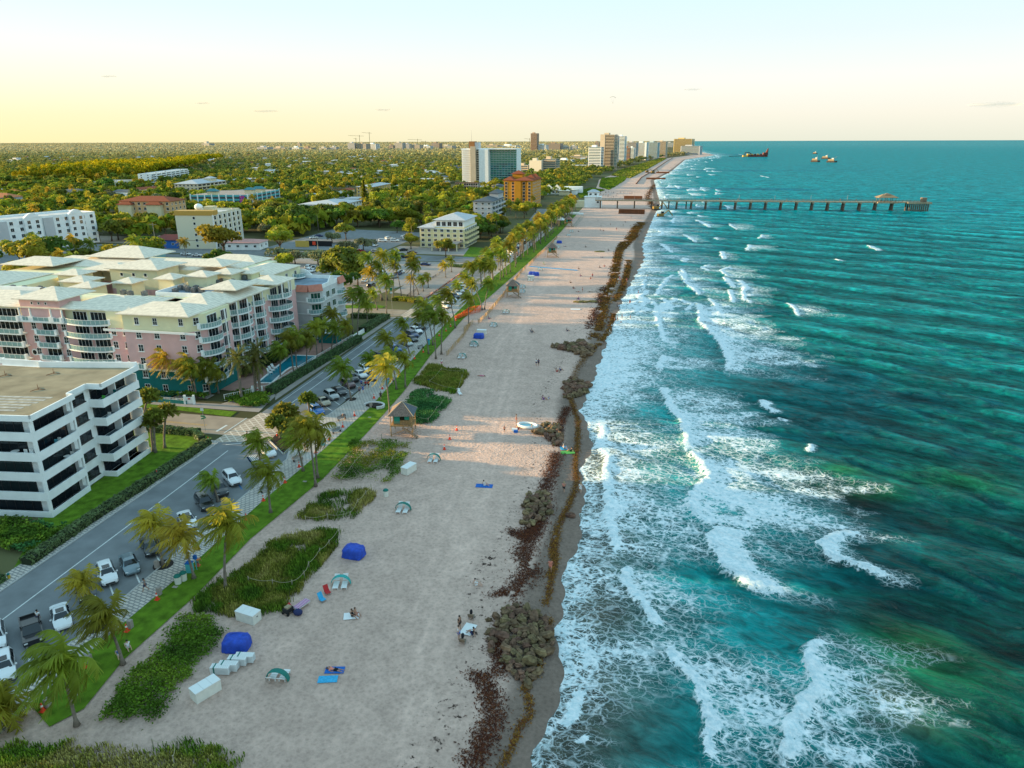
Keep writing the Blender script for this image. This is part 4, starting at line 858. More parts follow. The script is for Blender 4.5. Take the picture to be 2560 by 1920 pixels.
for k,(a,b_)in enumerate(((-.98,-.72),(-.42,-.14))):MB().box(-w_+w_*(1+a),-w_+w_*(1+b_),-3,-.02,0,13.2).build('bay',m_cream,r_);MB().hip(-w_+w_*(1+a),-w_+w_*(1+b_),-3,4,13.2,2.2,.8).build('roof',m_redtile,r_)
r_,w_,d_=midrise('hotel','cream seven storey hotel with an ochre top band and rooftop satellite dish',1,1364,615,16,1124,1540,6,mat('light_cream_wall',(.68,.64,.48),rough=.9),7,S=(1,1.2,1.3,1),E=(6,1.9,1.9,1),par=1.0)
MB().box(-w_-.15,.1,-.15,6,16.0,18.2).build('top_band',mat('ochre_band',(.5,.3,.06)),r_)
mb=MB();mb.ball((-w_*.55,8,19.4),2.0,14,8,(1,1,.8));mb.cyl(-w_*.55,8,16,18,.5,.5,8);mb.build('satellite_dish',m_wwhite,r_,smooth=True)
MB().box(-w_*.45,-w_*.2,9,14,16.2,19.5).build('plant_room',m_cream,r_)
mb=MB();
for k in range(7):y=d_*k/6;mb.box(.0,.5,y-.25,y+.25,0,16.3)
mb.build('fin',m_frame,r_)
def condo_left():
 r,w,d=midrise('condominium','white grey five storey condominium with arched gables at the left edge',1,0,0,15,0,0,5,m_wwhite,-14,E=(16,1.7,1.7,2),dims=(Vector((-305,262,0)),22.,72.),par=.8)
 for k in(1,3,5):
  y=72*(k+.5)/6.5;MB().box(.02,1.4,y-4,y+4,0,15.6).build('bay',m_wwhite,r)
  mb=MB();vs=[]
  for x in(.0,1.5):
   for q in range(11):t_=q/10;vs.append((x,y-4+8*t_,15.6+2.2*math.sin(math.pi*t_)))
  mb.add(vs,[tuple(range(11)),tuple(range(21,10,-1))]+[(i,i+11,i+12,i+1)for i in range(10)]);mb.build('gable',m_wwhite,r)
  for z in(3,6,9,12,14.2):
   for q in(-2,2):place(r,win_me(1.6,1.7,2,1,False),(1.45,y+q,z-.6),rad(90))
 for k in(2,4):MB().box(.02,.6,72*k/6.5,72*k/6.5+5,0,14.9).build('bay',m_greyw,r)
condo_left()
r_,w_,d_=midrise('motel','white three storey motel with pale tin roofs amid the trees',6,725,700,8.5,372,912,3,m_wwhite,2,S=(9,1.6,1.5,2),E=(7,1.8,1.6,2),roof='hip',roofm=m_greyroof,rh=2.0)
MB().box(-w_*.97,-w_*.9,-3.5,-.02,0,8.4).build('stair_tower',m_wwhite,r_)
r_,w_,d_=midrise('apartment_building','butter yellow beachfront block with a setback storey and pale hip roof',6,1800,905,9.5,1412,1905,4,m_ywall,0,S=(7,1.6,1.4,2),E=('balc',6,m_glassb),par=.6,bands=(1,.5))
MB().box(-w_*.66,-.6,2,d_-1,9.62,13.2).build('upper_storey',m_wwhite,r_);MB().hip(-w_*.66,-.6,2,d_-1,13.2,2.6,1.2).build('roof',m_greyroof,r_);MB().hip(-w_-.2,-w_*.67,0,d_*.8,9.65,1.6,.8).build('roof',m_greyroof,r_)
for k in range(5):place(r_,win_me(2.0,2.1,2,1,False),(-w_*.6+k*w_*.125,1.95,11.4),0)
MB().box(-w_*.6,-1,-11,-.05,3.2,3.6).build('porch_roof',m_conc,r_)
mb=MB();
for k in range(4):mb.box(-w_*.6+k*w_*.18,-w_*.6+k*w_*.18+.5,-10.8,-10.3,0,3.2)
mb.build('porch_column',m_cream,r_)
r_,w_,d_=midrise('apartment_building','pale grey five storey block with slate hip roofs by the coast road',6,2040,672,14.2,1876,2140,5,m_greyw,0,S=(3,1.5,1.2,2),E=('balc',4,m_glassb),roof='hip',roofm=m_slate,rh=2.0)
MB().box(-6,-.3,d_*.55,d_,14.4,17.8).build('upper_storey',m_greyw,r_);MB().hip(-6,-.3,d_*.55,d_,17.8,2.0,.8).build('roof',m_slate,r_)
def orange_hotel():
 c,w,d=rc(7,800,490,20.5,552,872,-2);r=bldg('hotel','ochre eight storey hotel with dark glass strips and red tiled roofs',c,rad(-2))
 MB().box(-w,0,0,d,0,20.5).build('wall',m_orange,r)
 for a,b_ in((-w*.62,-w*.4),(-w*.18,-.01)):MB().box(a,b_,-1.2,-.01,0,20.3).build('bay',m_orange,r)
 for k,x in enumerate((-w*.92,-w*.68,-w*.3,-w*.1)):
  for f in range(8):place(r,win_me(2.0,1.9,2,1,False),(x,-1.24 if k==3 else-.04,1.6+f*2.4),0)
 for f in range(8):
  for k in range(7):place(r,win_me(1.7,1.5,2,1,False),(.04,d*(k+.5)/7,1.7+f*2.4),rad(90))
 MB().hip(-w,-w*.66,0,d*.5,20.5,2.8,1.0).build('roof',m_redtile,r);MB().hip(-w*.66,0,-1,d,20.52,2.4,1.0).build('roof',m_redtile,r)
 MB().box(-w*.8,-w*.45,d*.3,d*.55,20.5,25).build('stair_tower',m_orange,r);MB().hip(-w*.8,-w*.45,d*.3,d*.55,25,2.6,1.1).build('roof',m_redtile,r)
 for k in range(3):MB().hip(-7,0,d*(.2+.27*k),d*(.38+.27*k),20.9,3.6,.6).build('roof',m_redtile,r)
 mb=MB();mb.box(-w-.1,.1,-.1,d+.1,13.0,13.3);mb.build('cornice',mat('ochre_trim',(.6,.38,.1)),r)
orange_hotel()
def tower(name,label,t,xl,xr,ytop,ybase,fl,wall,dep=None,style='band',glass=None,split=None,top=None,far=True,wscale=1.):
 """a tall block seen face on: base line and outline read off the photo"""
 B=G(t,(xl+xr)/2,ybase);a,_,s=TILES[t]
 dist=(B-Vector((0,0,CAMH))).dot(AZ);w=(xr-xl)*s*dist/FOC
 top_p=rise(B,t,(xl+xr)/2,ytop);h=top_p.z;d=dep or w*.7
 r=bldg(name,label,(B.x,B.y,0),rad(-14));x0,x1=-w/2,w/2;fh=h/fl
 MB().box(x0,x1,0,d,0,h).build('wall',wall,r)
 mb=MB();mb.box(x0+w*.2,x0+w*.55,d*.2,d*.6,h,h+fh*1.2);mb.build('plant_room',wall,r)
 gl=glass or m_glassb
 for f in range(fl):
  z=f*fh
  if style=='band':
   mb=MB();mb.box(x0+w*.04,x1-w*.04,-.08,-.002,z+fh*.3,z+fh*.85);mb.box(x1+.002,x1+.08,d*.06,d*.94,z+fh*.3,z+fh*.85);mb.box(x0-.08,x0-.002,d*.06,d*.94,z+fh*.3,z+fh*.85);mb.build('window_band',gl,r)
  elif style=='balc':
   mb=MB();mb.box(x0+w*.03,x1-w*.03,-.06,-.002,z+fh*.12,z+fh*.86);mb.box(x1+.002,x1+.06,d*.05,d*.95,z+fh*.12,z+fh*.86);mb.build('window_band',gl,r)
   mb=MB();mb.box(x0+w*.02,x1-w*.02,-1.6,-.07,z-.1,z+fh*.34);mb.box(x1+.07,x1+1.5,d*.04,d*.96,z-.1,z+fh*.34);mb.build('balcony',wall,r)
 if split:
  for a_,b_ in split:MB().box(x0+w*a_,x0+w*b_,-1.9,-.1,0,h+.5).build('pier',wall,r)
 if top:MB().box(x0-.3,x1+.3,-.3,d+.3,h,h+1.2).build('parapet',top,r)
 return r,w,d,h
def tall_white():
 r=bldg('apartment_tower','tall white slab tower with a turquoise glass wing and tan stair shaft',G(7,375,552));r.rotation_euler=(0,0,rad(-3))
 k=(r.location-Vector((0,0,CAMH))).dot(AZ)*TILES[7][2]/FOC
 h=rise(r.location,7,375,220).z;X=lambda px:(px-375)*k;fl=17;fh=h/fl
 MB().box(X(186),X(318),0,26,0,h).build('wall',m_wwhite,r);MB().box(X(345),X(428),-3,26,0,h).build('wall',m_wwhite,r);MB().box(X(428),X(664),4,24,0,h).build('wall',m_wwhite,r)
 MB().box(X(272),X(318),-4,-.02,0,h+3.2).build('stair_shaft',m_beige,r);MB().box(X(240),X(290),5,14,h,h+8.5).build('water_tank_house',mat('rusty_brown_wall',(.3,.13,.04)),r);MB().box(X(285),X(325),6,14,h,h+7.5).build('plant_room',m_greyw,r)
 mb=MB();mb.tube([(X(255),9,h+8),(X(255),9,h+20)],[.2,.05],6);mb.build('mast',m_metal,r)
 for f in range(fl):
  z=f*fh
  mb=MB();mb.box(X(190),X(270),-1.5,-.02,z+fh*.62,z+fh);mb.build('balcony',m_wwhite,r);mb=MB();mb.box(X(192),X(270),-.25,-.02,z+fh*.1,z+fh*.6);mb.build('window_band',m_frame,r)
  mb=MB();mb.box(X(319),X(344),-1.8,0,z,z+fh*.45);mb.build('balcony',m_beige,r)
  mb=MB();mb.box(X(319),X(344),1.0,24,z,z+fh);mb.build('core',m_dark,r)
  for q in range(9):
   a=X(432)+(X(662)-X(432))*q/9;b_=X(432)+(X(662)-X(432))*(q+1)/9
   mb=MB();mb.box(a+.12,b_-.12,3.8,3.97,z+.5,z+fh-.1);place(r,mb.mesh('window',m_turq),(0,0,0),0)
  mb=MB();mb.box(X(430),X(664),3.0,3.6,z-.15,z+.25);mb.build('floor_slab',mat('turquoise_slab',(.08,.3,.3)),r)
 MB().box(X(180),X(664),-1,26.3,h+.01,h+1.0).build('parapet',m_wwhite,r)
m_turq=mat('turquoise_glass',(.02,.17,.19),rough=.1,spec=.8,rnd=.9)
tall_white()
r_,w_,d_=midrise('office_building','low dark brown glass box in front of the tall white tower',7,325,512,11,128,345,4,m_brick,-4,S=(10,2.0,2.2,1),E=(6,2.0,2.2,1),par=.5)
tower('apartment_building','white windowless gable block beyond the ochre hotel',7,766,880,315,432,7,mat('light_stone_wall',(.62,.58,.48)),style='none')
tower('apartment_building','beige balcony block right of the white gable block',7,880,1004,302,432,7,m_beige,style='balc')
tower('apartment_building','long low beige block left of the white gable block',7,664,764,358,425,4,m_beige,style='band')
tower('apartment_building','low white flat block right of the beige balcony block',7,1004,1140,310,348,3,m_wwhite,style='band')
tower('office_building','wide beige low rise with stepped roof before the twin towers',7,1115,1275,278,318,4,m_beige,style='band')
tower('apartment_tower','single slender tan tower alone on the inland skyline',7,780,840,80,246,22,mat('tan_tower_wall',(.45,.33,.25)),style='balc',glass=m_glass)
tower('apartment_tower','white tower with square windows left of the dark twin tower',7,1275,1388,198,402,15,m_wwhite,style='band')
tower('apartment_tower','tallest beachfront tower with a tan end wall and dark bronze balconies',7,1376,1500,92,398,24,mat('tan_end_wall',(.52,.44,.33)),style='balc',glass=m_glass,split=((0,.34),))
tower('apartment_tower','grey blue balcony tower joined behind the tallest tower',7,1495,1532,100,372,24,m_greyw,style='balc')
tower('apartment_tower','pale tower with blue balconies right of the tallest tower',7,1524,1590,105,356,22,m_wwhite,style='balc')
tower('apartment_building','orange brown block with a red top beside the pale tower',7,1586,1634,205,345,12,mat('orange_brown_wall',(.4,.18,.07)),style='band')
tower('apartment_building','white balcony block right of the orange brown block',7,1632,1674,205,330,12,m_wwhite,style='balc')
tower('apartment_tower','first of four tall slabs in the beachfront row, dark glazed',7,1606,1690,158,318,18,m_greyw,style='balc',glass=m_glass)
tower('apartment_tower','second tall slab of the beachfront row with white end pier',7,1688,1780,160,312,18,m_wwhite,style='balc',split=((.0,.12),(.85,1.)))
tower('apartment_tower','third tall slab of the beachfront row, pale blue balconies',7,1778,1875,158,302,18,mat('pale_blue_wall',(.45,.55,.58)),style='balc')
tower('apartment_tower','last slab of the beachfront row with cream balconies',7,1872,1946,150,290,19,mat('cream_tower_wall',(.62,.54,.42)),style='balc',glass=m_glass)
tower('apartment_tower','stepped yellow tower standing alone at the headland',7,2012,2168,128,262,17,mat('yellow_tower_wall',(.62,.5,.24)),style='balc',glass=m_glass)
tower('apartment_building','lower grey block in front of the headland tower',7,2075,2240,190,266,9,m_greyw,style='band')
tower('apartment_building','distant pale block behind the headland row',7,1958,2008,160,200,8,m_greyw,style='band')
FAR=[(6,790,860,165,236,'unfinished grey block under the tallest crane'),(6,862,960,170,236,'long unfinished block with bare floors beside the crane'),(6,958,1044,172,234,'brown unfinished block at the right of the crane site'),(6,1145,1190,185,232,'pale blue block at the left of the downtown group'),(6,1190,1272,162,230,'stepped white block in the downtown group'),(6,1276,1330,172,228,'tan block in the middle of the downtown group'),(6,1330,1420,180,230,'white glass block at the right of the downtown group'),(6,1425,1510,190,225,'low tan block under the second pair of cranes'),(6,1512,1590,165,224,'brown block with a flat top under the second cranes'),(6,1590,1700,188,222,'long pale low block left of the tall white tower'),(6,0,110,200,238,'long grey low block on the inland horizon'),(6,120,270,205,236,'long white low block on the inland horizon'),(6,305,380,202,238,'white block with dark windows on the horizon'),(6,390,490,205,236,'white twin roofed block on the horizon'),(6,540,620,205,238,'grey low block left of the crane site'),(6,640,700,198,238,'dark small block left of the crane site'),(6,355,385,165,200,'slim grey tower on the inland horizon'),(7,842,920,180,246,'pale green block right of the slender tan tower'),(7,925,1040,168,240,'wide tan stepped block right of the slender tan tower'),(7,1042,1125,195,240,'low brown block before the twin towers'),(7,1128,1180,190,238,'white small block before the twin towers'),(7,395,500,182,214,'low grey block behind the tall white tower'),(7,510,660,186,214,'low brown block behind the turquoise wing'),(7,1335,1372,158,250,'grey tower peeping behind the white tower'),(1,1290,1355,150,172,'ochre low block far left of the horizon'),(1,35,145,254,272,'white flat warehouse roof beyond the woods at far left')]
for i,(t,xl,xr,yt,yb,lb)in enumerate(FAR):
 tower('office_building',lb,t,xl,xr,yt,yb,max(2,int((yb-yt)/8)),[m_greyw,m_beige,m_wwhite,mat('brown_far_wall',(.3,.22,.16)),mat('haze_wall',(.5,.48,.42))][i%5],style='band',glass=mat('hazy_glass',(.16,.18,.19),rough=.3))  # distance haze put into the pale far wall and glass colours
def house(label,loc,w,d,h,rz,wall,roofm,rh=1.8,gab=False,group=None,name='house',wins=True):
 r=bldg(name,label,loc,rz,group)
 MB().box(-w/2,w/2,-d/2,d/2,0,h).build('wall',wall,r);MB().hip(-w/2,w/2,-d/2,d/2,h,rh,.6,.15,None,.15 if gab else 1.).build('roof',roofm,r)
 if wins:
  for k in range(max(1,int(w/4))):place(r,win_me(1.4,1.1,2,1,False),(-w/2+(k+.5)*w/max(1,int(w/4)),-d/2-.03,h*.55),0)
  for k in range(max(1,int(d/5))):place(r,win_me(1.4,1.1,2,1,False),(w/2+.03,-d/2+(k+.5)*d/max(1,int(d/5)),h*.55),rad(90))
 return r
house('aqua cottage with a dark red hip roof behind the pink condominium',G(1,930,885),15,9,4,rad(5),m_aquawall,m_redtile)
house('blue shop front under a long dark red roof by the cream hotel',G(1,1200,818),30,9,4,rad(7),m_bluewall,mat('maroon_roof',(.14,.035,.03)),2.2)
house('small white house with a pink roof beside the bushy tree',G(1,1590,826),17,11,3.4,rad(8),m_wwhite,mat('pink_roof',(.5,.25,.22),var=.15),1.2)
house('tan flat roofed hut beside the road in the trees',G(1,1880,640),22,10,4,rad(5),m_peach,m_greyroof,1.2)
house('cream two storey house with grey roof left of the aqua plaza',G(1,490,520),22,12,8,rad(5),m_cream,m_slate,2.4)
house('aqua flat plaza roof amid palms on the left',G(1,450,575),40,16,4,rad(5),mat('aqua_shop',(.06,.4,.5)),mat('aqua_roof',(.1,.45,.55)),.8)
house('orange tiled house at the far left edge',G(1,20,570),26,14,9,rad(5),m_greyw,m_orroof,3)
house('orange gabled house behind palms at far left',G(1,95,505),16,10,5,rad(5),m_peach,m_orroof,3)
house('white blue hut with a ridge roof left of the yellow block',G(6,590,640),18,12,4,rad(5),m_wwhite,mat('pale_blue_roof',(.5,.6,.66)),2.4)
house('grey pyramid roofed hut beside the white blue hut',G(6,745,640),16,14,3.5,rad(0),m_greyw,mat('tan_grey_roof',(.42,.40,.35)),3)
r_=midrise('apartment_building','ochre three storey block with grey roof behind the tall conifer',6,1010,545,9,866,1160,3,mat('ochre_wall',(.55,.4,.12)),4,S=(4,1.6,1.5,2),E=(6,1.8,1.5,2),roof='hip',roofm=m_greyroof,rh=1.6)
house('long white shop with a flat roof behind the trees by the brown box',G(6,1530,690),70,14,5,rad(2),m_wwhite,mat('pale_tan_roof',(.6,.52,.42)),.8)
house('long white low roof left of the brown glass box',G(6,1460,510),60,20,5,rad(2),m_wwhite,m_flat,.8)
def restaurant():
 r=bldg('restaurant','white beach restaurant with pyramid roofs beside the pier',G(7,985,608))
 MB().box(-26,22,0,16,0,4.2).build('wall',m_wwhite,r);MB().hip(-26,22,0,16,4.2,1.2,.8).build('roof',m_tile,r)
 for x in(-6,2):mb=MB();mb.hip(x-4,x+4,2,10,4.6,4.4,.4,.15,None,1.);mb.build('pyramid_roof',m_tile,r)
 MB().box(8,26,12,22,0,6.5).build('hall',m_wwhite,r);MB().hip(6,16,-12,-4,4,2,.7).build('porch_roof',m_tile,r);MB().box(6.4,15.6,-11.6,-4.2,0,4).build('porch',m_cream,r)
 for k in range(8):place(r,win_me(2.2,1.6,2,1,False),(-23+k*5.6,-.03,2.2),0)
restaurant()
m_yelw=mat('gold_wall',(.55,.38,.08));MB().box(-3.6,3.6,0,.3,0,3).build('garden_wall',m_yelw,label='gold painted wall panel by the orange road sign',cat='wall').location=G(6,400,1062)
rh_=random.Random(8)
hroofs=[('white',m_flat),('pale grey',m_greyroof),('terracotta',m_redtile),('tan',mat('tan_house_roof',(.40,.32,.24),rough=.9)),('grey',m_slate)]
hn=0;HOUSES=[]
NOBUILD=[(-175,-60,120,300),(-420,-225,190,345),(-480,-230,330,480)]
while hn<255:
 Yh=330+2300*rh_.random()**1.6;xr=-115-(Yh-300)*.02;xl=-1.0*Yh-60
 Xh=rh_.uniform(xl,xr)
 if Yh<700 and Xh>-210 or Yh<500 and hn>90:continue
 if any(a-12<Xh<b_+12 and c_-12<Yh<e_+12 for a,b_,c_,e_ in NOBUILD)or any((Xh-a)**2+(Yh-b_)**2<30**2 for a,b_ in HOUSES):continue
 px=PX((Xh,Yh,3))
 if 340<Yh<820 and 400<px[0]<800 and 440<px[1]<640:continue
 if Xh<-520 and 640<Yh<1150 and px[0]<640:continue
 HOUSES.append((Xh,Yh));hn+=1
 n_,rm=hroofs[rh_.choice((0,0,0,1,1,2,2,3,4))];big=rh_.random()<.25
 house('low suburban house with a %s roof among the trees inland'%n_,(Xh,Yh,0),rh_.uniform(13,22)*(1.7 if big else 1),rh_.uniform(9,14),rh_.choice((3.5,3.5,6.5)),rad(rh_.uniform(-8,14)+90*(rh_.random()<.4)),rh_.choice((m_wwhite,m_cream,m_wcool,m_beige)),rm,rh_.uniform(.8,2.4),rh_.random()<.3,'suburban houses with %s roofs'%n_,wins=Yh<700)
rs=np.random.RandomState(7)
m_palm=leafmat('palm_fronds',(.20,.25,.022),rnd=.5,var=.45,sss=.42,scale=.5)
m_palmy=leafmat('sunlit_palm_fronds',(.38,.34,.03),rnd=.3,var=.4,sss=.4,scale=.5)  # yellower copy of the fronds, sunlight on the crowns put into the colour
m_sabal=leafmat('fan_palm_leaves',(.12,.15,.02),rnd=.5,var=.5,sss=.3,scale=.7)
m_date=leafmat('date_palm_fronds',(.14,.15,.03),rnd=.4,var=.4,sss=.35,scale=.5)
m_trunk=mat('palm_trunk',(.20,.17,.14),rough=.95,var=.3,scale=3,bump=.5,bscale=6,spec=.1)
m_bark=mat('tree_bark',(.12,.09,.065),rough=.95,var=.3,scale=3,spec=.1)
m_leaf=leafmat('broad_leaves',(.13,.20,.02),rnd=.8,var=.55,sss=.4,scale=.35)
m_leafy=leafmat('yellow_green_leaves',(.24,.26,.016),rnd=.5,var=.45,sss=.42,scale=.35)
m_olive=leafmat('olive_grey_leaves',(.16,.18,.085),rnd=.5,var=.4,sss=.25,scale=.35)
m_hedge=leafmat('hedge_leaves',(.10,.165,.06),rnd=.3,var=.45,sss=.2,scale=1.2)
def unit(v):return v/np.maximum(np.linalg.norm(v,axis=-1,keepdims=True),1e-9)
def fronds(n,L,wind,seed,elmin=-25,elmax=75,droop=1.0,nl=26,leaf=.62,lw=.075,hang=.55,az0=0.,spread=1.0):
 """feather leaves swept by the wind: quads of leaflets along each bending rib"""
 q=np.random.RandomState(seed);V=[];base=0
 wind=np.array(wind,float)
 for i in range(n):
  a=az0+2*math.pi*(i*.381966)+q.normal(0,.15);el=rad(elmin+(elmax-elmin)*(1-(i+.5)/n)+q.normal(0,6))
  d=np.array([math.cos(a)*math.cos(el),math.sin(a)*math.cos(el),math.sin(el)])
  if spread!=1:d=unit(d*np.array([spread,spread,1]))
  p=np.zeros(3);Lf=L*q.uniform(.8,1.1);st=Lf/nl;pts=[];ds=[]
  for k in range(nl+1):
   t=k/nl;pts.append(p.copy());ds.append(d.copy());p=p+d*st
   d=unit(d+(np.array([0,0,-.085*droop])+wind*.10)*(0.35+1.4*t)*26/nl)
  pts,ds=np.array(pts),np.array(ds)
  side=unit(np.cross(ds,[0,0,1.0])+1e-6)
  tt=np.linspace(0,1,nl+1);ll=leaf*np.clip(.35+2.2*tt,0,1)*np.clip((1.04-tt)*2.8,.15,1)
  for s in(-1,1):
   dirn=unit(side*s*.75+ds*.55+np.array([0,0,-hang])+wind*.45+q.normal(0,.10,ds.shape))
   w=unit(ds+q.normal(0,.15,ds.shape))*lw
   tip=pts+dirn*ll[:,None]*q.uniform(.8,1.15,(nl+1,1))
   V.append(np.stack([pts-w,pts+w,tip+w*.35,tip-w*.35],1).reshape(-1,3))
  r=np.array([0,0,.022]);V.append(np.stack([pts[:-1]-side[:-1]*.035,pts[:-1]+side[:-1]*.035,pts[1:]+side[1:]*.03,pts[1:]-side[1:]*.03],1).reshape(-1,3)+r)
 V=np.concatenate(V);return V,np.arange(len(V)).reshape(-1,4)
WIND=(-.9,-.15,.05)
def trunk_mesh(name,h,lean,r0=.2,r1=.12,n=9,bulge=.32):
 mb=MB();k=9
 mb.tube([(lean[0]*(i/k)**1.6,lean[1]*(i/k)**1.6,h*i/k)for i in range(k+1)],[bulge]+[r0+(r1-r0)*i/k for i in range(1,k+1)],n)
 me=mb.mesh(name,m_trunk,True);return me
PCROWN={}
def crowns(kind,n):
 L=[]
 for s in range(n):
  if kind=='coco':v,f=fronds(27,3.5,WIND,50+s,-42,80,1.15,24,.85,.085,.7);m=m_palm
  elif kind=='cocoy':v,f=fronds(26,3.4,WIND,70+s,-42,78,1.2,24,.85,.085,.7);m=m_palmy
  elif kind=='date':v,f=fronds(34,3.2,(-.25,0,0),90+s,-35,82,.8,24,.5,.055,.3);m=m_date
  elif kind=='sabal':
   q=np.random.RandomState(120+s);c=unit(q.normal(0,1,(420,3)));c[:,2]=np.abs(c[:,2])*1.1-.42;rr_=q.uniform(.5,1.45,(420,1));P=c*rr_
   u=unit(c+q.normal(0,.35,c.shape))*.42;w=unit(np.cross(u,q.normal(0,1,c.shape)))*.13;v,f=quads(P,u,w);m=m_sabal
  L.append(npmesh('crown',v,f,m,smooth=False))
 return L
for k,n in(('coco',5),('cocoy',2),('date',2),('sabal',3)):PCROWN[k]=crowns(k,n)
TRUNKS={}
pn=[0]
def palm(base,top,kind='coco',label='',group=None,s=1.0,name=None,rz=None):
 """base: foot of the trunk; top: where the crown grows"""
 base,top=Vector(base),Vector(top);h=max(top.z-base.z,1.5);lean=top-base
 nm=name or{'coco':'coconut_palm','cocoy':'coconut_palm','date':'date_palm','sabal':'cabbage_palm'}[kind]
 r=empty(nm,base,0,label,'palm tree',group)
 r0,r1={'coco':(.17,.1),'cocoy':(.16,.1),'date':(.3,.24),'sabal':(.2,.17)}[kind]
 link('trunk',trunk_mesh('trunk',h,(lean.x,lean.y),r0,r1),r)
 ml=PCROWN[kind];o=link('crown',ml[pn[0]%len(ml)],r,loc=(lean.x,lean.y,h-.05));pn[0]+=1
 o.rotation_euler=(0,0,rad(R.uniform(-32,32))if rz is None else rz);z=s*R.uniform(1.02,1.25);o.scale=(z,z,z)
 return r
def palm_px(t,bx,by,cx,cy,kind='coco',label='',s=1.,ground=.1,group=None):
 b=G(t,bx,by,ground);return palm(b,rise(b,t,cx,cy),kind,label,group,s)
